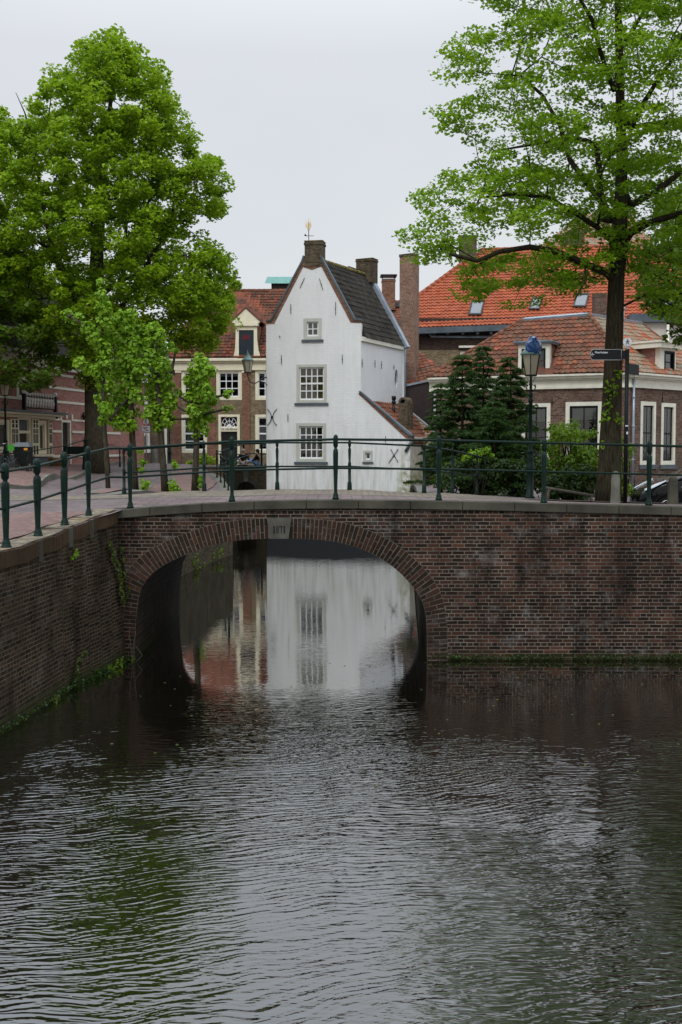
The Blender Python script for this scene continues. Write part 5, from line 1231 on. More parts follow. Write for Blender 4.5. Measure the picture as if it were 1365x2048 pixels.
# front dormer
DN = .02
p = lambda x, y: C1.sz(x, y, DN)
r = C1.rect(1036, 683, 1104, 752, DN); wr = C1.rect(1043.5, 697, 1091.5, 748, DN)
m = MB(); m.pwall(C1, rh((C1.sz(1037, 700, DN)[0], C1.sz(1100, 700, DN)[0], C1.sz(1070, 751, DN)[1], C1.sz(1070, 688, DN)[1])), [rh(wr)], n=DN, th=.3); dm = m.build('dormer', M['offwhite'], CHo)
m = MB(); zt_ = C1.sz(1070, 688, DN)[1]; a_, b_ = C1.sz(1031, 690, DN)[0], C1.sz(1106, 690, DN)[0]; m.fb(C1, a_, b_, -2.6, DN + .12, zt_ + .0, zt_ + .07); m.fb(C1, a_ - .05, b_ + .05, -2.6, DN + .2, zt_ + .071, zt_ + .13); m.build('dormer_roof', M['lead'], dm)
m = MB(); s_ = C1.sz(1100, 700, DN)[0] - .06; sl_ = C1.sz(1037, 700, DN)[0] + .06
nb = 2.6; zbm = C1.sz(1070, 751, DN)[1]
for ss_ in (s_, sl_): m.prism([C1.p(ss_, DN - .3, zbm - .2), C1.p(ss_, DN - nb, zt_ ), C1.p(ss_, DN - .3, zt_)], C1.d * .05)
m.build('dormer_cheek', M['brick_orange'], dm)
m = MB(); beam(m, C1.p(s_ + .12, DN - .25, zbm - .02), C1.p(s_ + .12, DN - nb + .1, zt_ + .02), .14, .06); m.build('dormer_flashing', M['zinc'], dm)
F2 = Fr(C1.p(0, -.12, 0)[:2], C1.p(C1.L, -.12, 0)[:2]); F2.L = C1.L
window(Fr(C1.p(0, DN, 0)[:2], C1.p(C1.L, DN, 0)[:2]), wr, dm, fm='sign_black', sm='sign_black', nx=1, ny=2, fw=.05, sw=.04, mw=.03)
# street-side dormer
p2 = lambda x, y: C2.sz(x, y, 0)
wr = C2.rect(1329, 702, 1349.5, 747, 0)
m = MB(); fr_ = C2.rect(1321, 696, 1352, 750, 0); m.pwall(C2, rh(fr_), [rh(wr)], n=.0, th=.25); dm = m.build('dormer', M['offwhite'], CHo)
window(C2, wr, dm, fm='sign_black', sm='sign_black', nx=1, ny=2, fw=.08, sw=.04, mw=.05, blind=.97)
m = MB(); s_ = fr_[0]; zt_ = C2.sz(1335, 697)[1]; m.prism([C2.p(s_ + .02, -.25, fr_[2] - .1), C2.p(s_ + .02, -3.4, zt_), C2.p(s_ + .02, -.25, zt_)], C2.d * .06)
m.prism([C2.p(fr_[1] - .08, -.25, fr_[2] - .1), C2.p(fr_[1] - .08, -3.4, zt_), C2.p(fr_[1] - .08, -.25, zt_)], C2.d * .06); m.build('dormer_cheek', M['brick_pink'], dm)
m = MB(); m.fb(C2, s_ - .3, fr_[1] + .12, -3.4, .2, zt_ + .002, zt_ + .22); m.fb(C2, s_ - .35, fr_[1] + .2, -3.4, .3, zt_ + .223, zt_ + .3); m.build('dormer_roof', M['offwhite'], dm)
m = MB(); beam(m, C2.p(s_ - .06, -.2, fr_[2] - .02), C2.p(s_ - .06, -3.3, zt_), .14, .07); m.build('dormer_flashing', M['zinc'], dm)
m = MB(); a = at(1247, 632, 52); m.tube([a + Vector((0, 0, -.5)), a + Vector((0, 0, .35))], .06, 8); m.lathe(a + Vector((0, 0, .3)), [(.1, 0), (.12, .05), (.02, .14)], 8); m.build('vent_pipe', M['zinc'], CHo)

# ================================================================ vegetation
def leaves(name, P, size, mat, parent, up=.5, rng=RNG, aspect=1.25, N0=None, fold=.25, svar=.3):
    """P: (n,3) leaf positions; one folded quad per leaf"""
    n = len(P); nr = rng.normal(size=(n, 3)); nr[:, 2] = np.abs(nr[:, 2]) + up
    if N0 is not None: nr = nr * .6 + N0 * 1.2
    nr /= np.linalg.norm(nr, axis=1)[:, None]
    a = rng.normal(size=(n, 3)); a -= nr * (a * nr).sum(1)[:, None]; a /= np.linalg.norm(a, axis=1)[:, None]; b_ = np.cross(nr, a)
    s = size * (1 + rng.uniform(-svar, svar, n))[:, None]
    tip = P + a * s * aspect * .5; bot = P - a * s * aspect * .5; l = P - b_ * s * .5 + nr * s * fold - a * s * .12; r = P + b_ * s * .5 + nr * s * fold - a * s * .12
    V = np.stack([bot, r, tip, l], 1).reshape(-1, 3)
    me = bpy.data.meshes.new(name); me.vertices.add(4 * n); me.vertices.foreach_set('co', V.ravel())
    me.loops.add(4 * n); me.loops.foreach_set('vertex_index', np.arange(4 * n)); me.polygons.add(n); me.polygons.foreach_set('loop_start', np.arange(n) * 4)
    try: me.polygons.foreach_set('loop_total', np.full(n, 4))
    except Exception: pass
    me.update(calc_edges=True); me.materials.append(mat)
    at_ = me.attributes.new('rnd', 'FLOAT', 'FACE'); at_.data.foreach_set('value', rng.random(n).astype(np.float32))
    return fin(bpy.data.objects.new(name, me), parent)

def skeleton(seeds, targets, bf=.35):
    """seeds: list of polylines (joined); targets (n,3). Greedy balanced spanning tree -> nodes, parents"""
    nodes = []; par = []; cost = []
    for pl, attach in seeds:
        for i, q in enumerate(pl):
            nodes.append(np.array(q, float)); par.append((attach if i == 0 else len(nodes) - 2)); cost.append(0.0 if par[-1] < 0 else cost[par[-1]] + np.linalg.norm(nodes[-1] - nodes[par[-1]]) * .5)
    ns = len(nodes); nd = np.array(nodes); cs = np.array(cost); T = np.array(targets); left = np.ones(len(T), bool)
    D = np.linalg.norm(T[:, None] - nd[None], axis=2); C = D + bf * cs[None]; best = C.argmin(1); bc = C.min(1)
    out_n = list(nd); out_p = list(par); out_c = list(cs)
    for _ in range(len(T)):
        key = np.where(left, bc, 1e9); i = int(key.argmin()); left[i] = False
        pi = int(best[i]); a = out_n[pi]; b_ = T[i]; seg = np.linalg.norm(b_ - a)
        k = max(1, int(seg / .6)); last = pi
        for j in range(1, k + 1):
            t = j / k; q = a + (b_ - a) * t; 
            if j < k: q = q + RNG.normal(0, .05 * seg ** .5, 3) + np.array([0, 0, .10 * math.sin(math.pi * t) * seg * .6])
            out_n.append(q); out_p.append(last); out_c.append(out_c[last] + np.linalg.norm(q - out_n[last])); last = len(out_n) - 1
            c = np.linalg.norm(T - q, axis=1) + bf * out_c[last]; m = c < bc; bc[m] = c[m]; best[m] = last
    return np.array(out_n), np.array(out_p), ns
def limbs(nodes, par, rtip, expo, name, mat, parent, nseed=0, seedr=None, rmin=0.0, sides=6):
    n = len(nodes); cnt = np.zeros(n); ch = [[] for _ in range(n)]
    for i in range(n):
        if par[i] >= 0: ch[par[i]].append(i)
    w = np.zeros(n)
    for i in range(n - 1, -1, -1):
        w[i] = max(1.0, w[i]); 
        if par[i] >= 0: w[par[i]] += w[i] if len(ch[par[i]]) > 1 or True else 0
    # count tips only
    tips = np.array([1.0 if not c else 0.0 for c in ch])
    order = np.argsort([-0] * n)
    depth = np.zeros(n, int)
    for i in range(n): depth[i] = depth[par[i]] + 1 if par[i] >= 0 else 0
    for i in np.argsort(-depth):
        if par[i] >= 0: tips[par[i]] += tips[i]
    r = rtip * np.maximum(tips, 1) ** expo
    if seedr is not None:
        for i, v in seedr.items(): r[i] = max(v, 0) if v > 0 else r[i]
    m = MB()
    for i in range(n):
        if not ch[i] and par[i] >= 0: continue
        cs_ = sorted(ch[i], key=lambda c: -r[c])
        start = [cs_[0]] if (par[i] < 0 and cs_) else []
        for c in (start + cs_[1:] if par[i] >= 0 else cs_):
            path = [nodes[i], nodes[c]]; rr = [min(r[i], r[c] * 1.25) if par[i] >= 0 else r[i], r[c]]; q = c
            while ch[q]:
                q2 = max(ch[q], key=lambda c_: r[c_]); path.append(nodes[q2]); rr.append(r[q2]); q = q2
            if rr[0] < rmin: continue
            m.tube(path, rr, sides if rr[0] < .06 else 12, caps=True)
    return m.build(name, mat, parent)
def in_poly(px, py, poly): return pin(np.array(px, float), np.array(py, float), poly)
def edge_dist(px, py, poly):
    d = np.full(len(px), 1e9); n = len(poly)
    for i in range(n):
        a = np.array(poly[i], float); b_ = np.array(poly[(i+1) % n], float); ab = b_ - a; t = np.clip(((px - a[0]) * ab[0] + (py - a[1]) * ab[1]) / (ab @ ab), 0, 1)
        d = np.minimum(d, np.hypot(px - a[0] - ab[0] * t, py - a[1] - ab[1] * t))
    return d
def sample_crown(poly, Y, n, dmax, mind, rng=RNG, shell=.55, ywt=1.0):
    """crown volume measured from the photograph's outline, given its own depth"""
    xs = [p[0] for p in poly]; ys_ = [p[1] for p in poly]; out = []; k = FL / Y
    tries = 0
    while len(out) < n and tries < 60:
        tries += 1
        px = rng.uniform(min(xs), max(xs), 4000); py = rng.uniform(min(ys_), max(ys_), 4000); ok = in_poly(px, py, poly); px, py = px[ok], py[ok]
        ed = edge_dist(px, py, poly) / k; dm = dmax * np.sqrt(np.clip(1 - (1 - np.clip(ed / dmax, 0, 1)) ** 2, 0, 1))
        u = rng.uniform(-1, 1, len(px)); u = np.sign(u) * np.abs(u) ** shell; dy = u * dm
        for x, y, d in zip(px, py, dy):
            q = at(x, y, Y + 0); q = np.array([q.x, q.y + d, q.z])
            if all(np.sum((q - o) ** 2) > mind ** 2 for o in out[-400:]): out.append(q)
            if len(out) >= n: break
    return np.array(out)
def spread(clumps, k, sxy, sz, rng=RNG, droop=.0):
    n = len(clumps); d = rng.normal(size=(n, k, 3)); d /= np.linalg.norm(d, axis=2)[..., None]; rad = rng.uniform(.25, 1, (n, k, 1)) ** .6
    sc_ = rng.uniform(.65, 1.3, (n, 1, 1)); d = d * rad * sc_ * np.array([sxy, sxy, sz]); d[..., 2] -= droop * (d[..., 0] ** 2 + d[..., 1] ** 2)
    return (clumps[:, None] + d).reshape(-1, 3)
A3 = lambda *q: np.array(at(*q))

# --- the big linden on the left
LT = thing('linden_tree', 'huge bright green linden on the left, rising in front of the striped brick house', 'tree', (0, 0, 0))
YL = 47.0
polyL = [(-190,420),(-130,300),(-60,240),(20,228),(60,255),(95,190),(118,150),(160,165),(165,95),(200,100),(235,72),(268,88),(285,140),(325,142),(352,215),(378,240),(386,290),(360,330),(385,345),(430,312),(455,370),(440,425),(395,450),(425,490),(468,520),(472,575),(462,640),(440,668),(418,700),(392,712),(360,705),(330,690),(290,715),(240,745),(205,775),(175,765),(150,735),(120,755),(95,700),(50,650),(-20,630),(-120,660),(-210,600)]
cl = sample_crown(polyL, YL, 1350, 4.4, .28)
gap = lambda c, k, t: c[np.array([mnoise.noise(Vector(q) * k) for q in c]) > t]
cl = gap(cl, .6, -.36)
tk = [(193,935),(192,860),(190,780),(189,700),(190,600),(195,500),(203,400),(212,300),(222,200),(236,120)]
tn = [A3(x, y, YL) for x, y in tk]; tn[0][2] = gz(tn[0][0], tn[0][1]) - .2
sd = [(tn, -1), ([A3(150,600,YL-1), A3(105,500,YL-1.6), A3(85,400,YL-1.4), A3(70,300,YL-1)], 3), ([A3(240,620,YL+.8), A3(300,520,YL-.5), A3(345,440,YL-.8)], 3), ([A3(245,560,YL+1), A3(255,420,YL+1.2)], 4), ([A3(120,660,YL+1.5), A3(20,600,YL+2), A3(-60,520,YL+1.5)], 3)]
nd, pr_, ns = skeleton(sd, cl)
sr = {i: v for i, v in enumerate([.62,.46,.42,.4,.34,.27,.2,.14,.08,.04])}
limbs(nd[:], pr_, .012, .5, 'trunk', M['bark'], LT, seedr=sr, rmin=.0)
mk = MB()
lf_ = spread(cl, 112, .5, .38, droop=.15)
leaves('crown', lf_, .135, M['leaf_big'], LT, up=.9)
# bare twigs sticking out of the crown
for q in ([(60,260),(50,225),(32,185)], [(95,250),(100,215),(103,188)], [(262,115),(272,104),(285,86)], [(283,140),(288,122)], [(166,95),(159,80)]):
    m = MB(); m.tube([A3(x, y, YL - .5) for x, y in q], [.05, .03, .012][:len(q)], 5); m.build('bare_twig', M['twig'], LT)

# --- the linden on the right bank
RTt = thing('linden_tree', 'airy linden with a thick mottled trunk standing by the signpost right of the bridge', 'tree', (0, 0, 0))
YR = 24.5
polyR = [(1000,-200),(925,-60),(985,-5),(1075,5),(1040,40),(965,55),(925,28),(908,62),(905,110),(885,118),(900,150),(935,165),(925,205),(886,212),(900,245),(960,250),(945,290),(905,302),(925,330),(880,325),(850,360),(820,382),(860,430),(815,468),(850,500),(818,545),(850,565),(905,510),(935,520),(925,575),(950,610),(985,590),(1010,625),(1060,590),(1100,615),(1150,575),(1185,590),(1200,560),(1222,500),(1250,500),(1275,560),(1300,590),(1330,620),(1375,640),(1440,660),(1600,600),(1700,380),(1720,100),(1640,-180),(1480,-380),(1250,-450)]
clR = gap(sample_crown(polyR, YR, 1500, 3.6, .17, shell=.8), 1.1, -.36)
# limbs measured from the photograph
tr = [(1216,1012),(1219,950),(1222,860),(1225,780),(1228,700),(1231,620),(1233,560),(1237,500),(1240,440),(1243,380),(1244,300),(1241,220),(1240,130),(1237,40),(1235,-60),(1240,-180),(1250,-300)]
tnR = [A3(x, y, YR) for x, y in tr]; tnR[0][2] = gz(tnR[0][0], tnR[0][1]) - .15
dv_ = lambda pts, d0, d1: [A3(x, y, YR + d0 + (d1 - d0) * i / (len(pts) - 1)) for i, (x, y) in enumerate(pts)]
sdR = [(tnR, -1), (dv_([(1208,543),(1170,528),(1110,502),(1060,494),(1000,503),(955,522),(900,508)], -.2, -1.8), 6), (dv_([(1222,480),(1195,455),(1150,425),(1095,395),(1030,388),(960,395)], -.2, -1.4), 7),
       (dv_([(1210,440),(1202,390),(1198,330),(1193,290),(1172,280),(1120,280),(1060,290)], .2, .6), 8), (dv_([(1215,420),(1170,360),(1140,320),(1120,250),(1085,190),(1040,150)], .3, 1.8), 8), (dv_([(1262,465),(1300,445),(1350,430),(1420,410),(1500,380)], -.1, -1.2), 7),
       (dv_([(1262,410),(1310,385),(1355,350),(1420,290),(1480,200)], .2, 1.4), 9), (dv_([(1262,260),(1285,210),(1310,170),(1345,120),(1380,40)], -.2, -1), 11), (dv_([(1260,255),(1300,248),(1365,240),(1450,230)], .2, 1.2), 11), (dv_([(1228,180),(1200,100),(1185,40),(1150,-20),(1100,-60)], -.3, -1.4), 12),
       (dv_([(1170,528),(1172,560),(1150,600)], -.6, -1.6), 19), (dv_([(1253,80),(1290,20),(1320,-60),(1380,-160)], .3, 1.2), 13)]
nd, pr_, ns = skeleton(sdR, clR, bf=.3)
rr = [.31,.265,.23,.21,.195,.185,.175,.2,.165,.135,.115,.1,.088,.075,.06,.045,.03]
sr = {i: v for i, v in enumerate(rr)}
k0 = len(rr)
for pl_, r0 in zip(sdR[1:], (.085,.065,.08,.075,.09,.085,.065,.06,.055,.03,.05)):
    for j in range(len(pl_[0])): sr[k0 + j] = r0 * (1 - .7 * j / len(pl_[0]))
    k0 += len(pl_[0])
limbs(nd, pr_, .0055, .5, 'trunk', M['bark_dark'], RTt, seedr=sr, rmin=.0045)
m = MB()
lfR = spread(clR, 82, .42, .13, droop=.3)
leaves('crown', lfR, .072, M['leaf_right'], RTt, up=1.0)
# knots and stem sprouts
for (x, y, r_, n_) in ((1222,778,.16,24),(1216,815,.16,22),(1211,1000,.1,0),(1243,840,.14,16),(1210,838,.1,10),(1238,752,.1,10),(1205,890,.08,6)):
    if n_ and x != 1211: 
        c = A3(x, y, YR - .3); P = c + RNG.normal(0, r_ * .5, (n_, 3)); leaves('sprout', P, .075, M['leaf_right'], RTt)
# --- darker trees further back
def back_tree(poly, Y, label, n, k, dmax, size, mat, trunk, base=None, sxy=.6):
    t = thing('linden_tree', label, 'tree', (0, 0, 0)); c = sample_crown(poly, Y, n, dmax, .35); b0 = A3(trunk[0][0], trunk[0][1], Y); b0[2] = gz(b0[0], b0[1]) - .1
    tn_ = [b0] + [A3(x, y, Y) for x, y in trunk[1:]]; nd, pr_, _ = skeleton([(tn_, -1)], c); limbs(nd, pr_, .012, .5, 'trunk', M['bark_dark'], t, seedr={0: .24, 1: .2}); leaves('crown', spread(c, k, sxy, sxy * .5, droop=.2), size, mat, t, up=.8); return t
back_tree([(1290,570),(1300,480),(1340,400),(1400,330),(1500,300),(1600,380),(1620,560),(1560,680),(1480,720),(1420,720),(1372,700),(1345,660),(1310,610)], 36, 'dark linden half behind the right edge, hanging over the cream wing', 190, 90, 2.6, .14, M['leaf_back'], [(1470,1000),(1465,850),(1460,700),(1450,550)])
back_tree([(-150,560),(-60,540),(20,580),(80,640),(118,700),(110,770),(60,785),(10,760),(-60,770),(-160,720)], 44, 'darker linden at the left edge with low branches over the shop balcony', 60, 80, 2.2, .16, M['leaf_back'], [(-70,960),(-68,850),(-60,760),(-50,650)])

# --- young pollarded lindens beside the bridge
def pollard(label, Y, trunk, rads, blobs, stubs=(), dens=.85, size=.115):
    t = thing('pollarded_linden', label, 'tree', (0, 0, 0), group=None)
    pts = [A3(x, y, Y) for x, y in trunk]; pts[0][2] = gz(pts[0][0], pts[0][1]) - .05
    m = MB(); m.tube(pts, rads, 10); m.build('trunk', M['bark'], t)
    for s_ in stubs:
        m = MB(); q = [A3(x, y, Y + dy) for x, y, dy in s_]; m.tube(q, [.05 - .02 * i / len(q) for i in range(len(q))], 6); m.ball(Vector(q[-1]), .07, 8); m.build('branch', M['bark'], t)
    P = []; Nn = []
    for b_ in blobs:
        x, y, r_ = b_[:3]; dy = b_[3] if len(b_) > 3 else float(RNG.uniform(-.35, .35)) * (r_ > 12); c = A3(x, y, Y + dy); R_m = r_ * Y / FL * 1.0
        n_ = int(max(12, 2300 * R_m ** 2 * dens)); d = RNG.normal(size=(n_, 3)); d /= np.linalg.norm(d, axis=1)[:, None]; rad = RNG.uniform(.45, 1.08, (n_, 1))
        P.append(c + d * rad * R_m); Nn.append(d)
    P = np.vstack(P); Nn = np.vstack(Nn)
    leaves('crown', P, size, M['leaf_young'], t, up=.5, N0=Nn, aspect=1.1, fold=.18); return t
YP = 34.0
pollard('slender pollarded linden with leaning stem, leftmost of the four young trees', YP - .6, [(217.5,992),(214,930),(210,870),(207,800),(206,720),(205,640),(201,575)], [.075,.07,.062,.055,.05,.04,.02],
        [(201,566,8),(204,590,13),(208,615,17),(212,640,18),(210,668,20),(136,630,13),(155,637,13),(178,655,15),(192,676,18),(160,727,13),(177,737,13),(196,744,16),(207,725,14),(208,700,18),(214,768,20),(206,800,16),(212,820,15),(205,842,10)], [[(206,700,0),(180,660,0),(140,632,0)], [(206,760,0),(185,740,0),(160,728,0)]])
pollard('pollarded linden with broad dense crown, second from the left of the four young trees', YP, [(271.5,990),(268,930),(265,870),(262,800),(258,700),(256,620)], [.115,.1,.095,.085,.07,.04],
        [(243,635,15),(262,632,14),(252,655,18),(268,660,18),(245,680,20),(272,690,20),(258,715,24),(240,735,22),(280,735,22),(262,760,24),(245,790,24),(275,790,20),(232,815,22),(258,825,24),(240,848,16),(262,852,14),(222,835,16),(285,925,8),(283,940,8),(290,968,11),(284,984,9),(281,902,6)], [[(262,790,0),(235,820,-.3),(222,838,-.5)]])
pollard('pollarded linden with two sprouting tufts at its foot, third of the four young trees', YP + .1, [(331,988),(327,930),(322,870),(318,800),(312,720),(310,660)], [.12,.105,.1,.09,.07,.04],
        [(292,662,13),(308,655,14),(322,672,14),(305,685,18),(325,700,16),(342,690,8),(350,700,7),(300,715,20),(325,730,18),(308,755,22),(332,765,18),(340,795,16),(312,790,22),(325,820,20),(302,825,18),(335,840,16),(315,853,14),(345,812,9),(349,926,6),(352,934,6),(345,968,9),(352,980,10),(344,984,8)], [[(316,760,0),(345,740,.2),(352,700,.2)]])
pollard('pollarded linden with stubby knobbed side branches, rightmost of the four young trees', YP + .2, [(389.5,988),(392,930),(394,870),(396,800),(398,730)], [.115,.1,.09,.08,.05],
        [(398,717,12),(408,728,14),(390,738,15),(422,742,13),(405,752,18),(378,760,12),(392,775,20),(412,785,20),(382,795,16),(425,800,13),(400,808,20),(388,825,16),(414,828,18),(398,845,18),(384,853,10),(408,862,12),(394,870,9),(357,784,8),(453,788,8),(460,783,5),(452,818,7),(462,815,4),(350,808,6),(345,838,6),(401,958,8),(404,966,7),(397,976,6)],
        [[(398,800,0),(378,805,0),(362,795,0),(356,786,0)], [(399,805,0),(425,795,0),(452,790,0)], [(398,830,0),(428,824,0),(452,818,0)], [(397,838,0),(370,838,0),(346,838,0)], [(397,826,0),(370,822,0),(350,810,0)]])

# --- conifers, shrubs in the garden right of the canal
def conifer(label, px, apex, basey, Y, hw, sd_=1):
    rg_ = np.random.default_rng(sd_); t = thing('conifer', label, 'tree', (0, 0, 0)); top = A3(px, apex, Y); bot = A3(px, basey, Y); bot[2] = gz(bot[0], bot[1]) - .1
    H_ = top[2] - bot[2]; m = MB(); m.tube([bot, (bot + top) / 2, top], [.09, .05, .01], 8); P = []; Nv = []
    lev = int(H_ / .19)
    for i in range(lev):
        f = (i + .5) / lev; z = bot[2] + H_ * (.1 + .9 * f); L = hw * (1 - f) ** .95 * (1 + rg_.uniform(-.25, .35)) + .05
        for j in range(6):
            a = rg_.uniform(0, 6.28); Lb = L * rg_.uniform(.5, 1.2); d = np.array([math.cos(a), math.sin(a), 0]); base = np.array([bot[0] + (top[0]-bot[0]) * f, bot[1], z]); rise = rg_.uniform(.15, .5)
            axis = lambda s_: base + d * (s_ * Lb)[..., None] + np.array([0, 0, 1.]) * (Lb * (rise * s_ - (rise * .85) * s_ ** 2))[..., None]
            m.tube([axis(np.array(s_)) for s_ in (0., .5, 1.)], [.016, .01, .003], 4)
            side = np.array([-d[1], d[0], 0]); nt_ = int(5 + 16 * Lb)
            for q in range(nt_):
                s0_ = rg_.uniform(.12, 1.0); sg = rg_.choice([-1, 1]); tl = (.1 + .3 * (1 - s0_)) * rg_.uniform(.6, 1.2); k_ = int(30 + 90 * tl); u = rg_.random(k_)
                o_ = axis(np.array(s0_)); P.append(o_ + (side * sg * .8 + d * .75) * (u * tl)[:, None] + np.array([0, 0, -1.]) * (u * u * tl * .35)[:, None] + rg_.normal(0, .018, (k_, 3)))
    m.build('trunk', M['bark_dark'], t); P = np.vstack(P); leaves('foliage', P, .021, M['needle'], t, up=.3, rng=rg_, aspect=3.2); return t
conifer('tall dark conifer nearest the brown shed, its tip over the cornice of the corner house', 925, 708, 1000, 33.0, 1.5, 1)
conifer('slim dark conifer with a loose pointed tip in front of the corner house roof', 967, 690, 1000, 34.5, 1.3, 2)
conifer('dark conifer close behind the lamp post with the blue bag', 1022, 712, 1000, 32.2, 1.5, 3)
conifer('small pale conifer against the white downpipe of the corner house', 882, 765, 1000, 35.5, .75, 4)
conifer('low spreading conifer filling the gap below the slim conifer', 990, 800, 1000, 31.2, 1.7, 5)
def shrub(label, blobs, Y, mat, size=.06, dens=1.0, name='shrub', cat='shrub', base=None):
    t = thing(name, label, cat, (0, 0, 0)); P = []; Nn = []; m = MB(); bx = np.mean([b_[0] for b_ in blobs]); b0 = A3(bx, 995, Y); b0[2] = gz(b0[0], b0[1])
    for b_ in blobs:
        x, y, r_ = b_[:3]; dy = b_[3] if len(b_) > 3 else float(RNG.uniform(-.5, .5)); c = A3(x, y, Y + dy); R_m = r_ * Y / FL; n_ = int(1500 * R_m ** 2 * dens * (.1 / size) ** 1.3 / 1.6) + 8
        d = RNG.normal(size=(n_, 3)); d /= np.linalg.norm(d, axis=1)[:, None]; P.append(c + d * RNG.uniform(.35, 1.1, (n_, 1)) * R_m * np.array([1, 1, .9])); Nn.append(d)
        m.tube([b0 + RNG.normal(0, .1, 3) * np.array([1, 1, 0]), (b0 + c) / 2 + RNG.normal(0, .05, 3), c], [.025, .018, .008], 5)
    m.build('stem', M['twig'], t); leaves('foliage', np.vstack(P), size, mat, t, up=.4, N0=np.vstack(Nn), aspect=1.6); return t
rb_ = lambda n, x0, x1, y0, y1, r0, r1: [(float(RNG.uniform(x0, x1)), float(RNG.uniform(y0, y1)), float(RNG.uniform(r0, r1))) for _ in range(n)]
shrub('tall bright green shrub between the lamp post and the linden trunk', rb_(34, 1092, 1200, 905, 965, 12, 22) + rb_(24, 1092, 1196, 862, 912, 7, 15), 30.5, M['leaf_bush'], .06)
shrub('yellowish green shrub below the cream window of the corner house', rb_(12, 1100, 1150, 845, 885, 9, 16) + rb_(8, 1150, 1190, 862, 900, 9, 14), 32.5, M['leaf_bush'], .055)
shrub('light green shrub right of the linden trunk, behind the signpost', rb_(14, 1232, 1262, 880, 990, 9, 16), 30.0, M['leaf_bush'], .06)
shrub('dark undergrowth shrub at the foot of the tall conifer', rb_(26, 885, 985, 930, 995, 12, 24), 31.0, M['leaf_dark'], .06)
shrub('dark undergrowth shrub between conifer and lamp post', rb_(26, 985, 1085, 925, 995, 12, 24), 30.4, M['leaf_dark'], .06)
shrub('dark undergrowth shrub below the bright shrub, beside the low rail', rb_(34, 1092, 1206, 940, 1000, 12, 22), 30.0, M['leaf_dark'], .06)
shrub('fresh lime green shrub glowing among the dark undergrowth', [(930,915,8),(945,908,9),(960,905,10),(975,900,9),(955,920,8),(985,912,7)], 29.8, M['leaf_young'], .06)
shrub('small green shrub against the wall of the ochre house', [(395,925,10),(410,918,12),(425,922,9),(380,928,7),(400,935,6)], 73.5, M['leaf_big'], .14)

# --- plants on the quay wall
def wallplant(label, pts, mat, size, n, rad, name='wall_plant'):
    t = thing(name, label, 'plant', (0, 0, 0)); P = []
    for (x, y, r_) in pts:
        Y = float(np.interp(x, [0, 141, 262], [14.0, 16.74, 19.1])); 
        for _ in range(3):
            q = A3(x, y, Y); Y = Y + (q[0] - (xq(Y) - .06)) * -.0
            # slide along the view ray until it meets the wall face
        lo, hi = 8.0, 19.0
        for _ in range(30):
            md = (lo + hi) / 2; q = A3(x, y, md); wx = xq(md) - (xq(md) - xt(md)) * max(0, min(1, q[2] / 2.5))
            if q[0] > wx: lo = md
            else: hi = md
        c = A3(x, y, lo); c[0] += .05; R_m = r_ * lo / FL; d = RNG.normal(size=(n, 3)) * np.array([.35, 1, 1]) * R_m * rad; P.append(c + d)
    m = MB(); C = [p_.mean(0) for p_ in P]; m.tube(C if len(C) > 1 else [C[0] - [0, 0, .1], C[0]], .008, 5); m.build('stem', M['twig'], t); leaves('foliage', np.vstack(P), size, mat, t, up=.1, aspect=1.3); return t
wallplant('trailing toadflax with tiny lilac and olive leaves near the bridge corner', [(216,1092,7),(220,1105,8),(224,1120,9),(230,1135,9),(234,1150,10),(238,1165,9),(237,1180,9),(240,1195,7),(245,1150,7),(240,1120,6),(238,1100,6),(243,1205,5)], M['leaf_ivy'], .028, 90, .6)
wallplant('small trailing plant beside the arch ring on the quay wall', [(250,1172,6),(254,1182,7),(250,1190,6)], M['leaf_ivy'], .028, 60, .6)
wallplant('tiny bright green fern sprouting high on the quay wall', [(143,1113,5),(148,1108,5),(138,1117,3)], M['leaf_young'], .05, 10, .7)
wallplant('leafy weeds growing along the waterline at the foot of the quay wall', [(145,1360,8),(150,1375,8),(160,1378,7),(172,1368,9),(180,1362,8),(195,1355,7),(190,1345,6),(205,1350,7),(215,1345,6)], M['leaf_dark'], .035, 45, .6)
wallplant('green fern clump at the waterline near the bridge', [(215,1340,7),(222,1345,8),(230,1330,8),(238,1325,7),(226,1355,6)], M['leaf_bush'], .04, 22, .6)
wallplant('small sprig at the corner where quay wall meets bridge', [(258,1322,5),(262,1318,5)], M['leaf_bush'], .035, 14, .6)
wallplant('dry grassy tuft on the mossy foot of the quay wall', [(103,1405,8),(108,1400,6)], M['leaf_ivy'], .05, 50, .5)
wallplant('dried brown weeds low on the quay wall', [(150,1330,7),(155,1320,7),(148,1345,7),(165,1310,7)], M['leaf_ivy'], .03, 30, .7)
t = thing('dry_stem', 'bare dry stems leaning at the corner of arch and quay wall', 'twig', (0, 0, 0)); m = MB()
for q in ([(268,1328),(266,1300),(272,1262)], [(264,1320),(262,1290),(258,1260)], [(268,1330),(285,1310),(270,1290)]): m.tube([A3(x, y, 18.8) for x, y in q], [.008, .006, .003], 5)
m.build('stem', M['wood'], t)
# moss cushions along the waterlines
def mossline(pts, n, name, label):
    P = []
    for i in range(len(pts) - 1):
        a, b_ = np.array(pts[i]), np.array(pts[i+1]); k = int(n * np.linalg.norm(b_ - a)); u = RNG.random((k, 1)); P.append(a + (b_ - a) * u + np.stack([RNG.normal(0, .02, k), RNG.normal(0, .02, k), np.abs(RNG.normal(0, .045, k))], 1))
    o = leaves(name, np.vstack(P), .035, M['leaf_dark'], None, up=.2); tag(o, label, 'moss', kind='stuff')
mossline([(1.5, 18.97, .03), (12, 18.97, .03)], 80, 'moss_fringe', 'green moss fringe along the waterline of the bridge wall')
mossline([(xq(y) + .02, y, .03) for y in (9, 12, 14, 16.7, 18.9)], 80, 'moss_fringe', 'green moss fringe along the waterline of the quay wall')
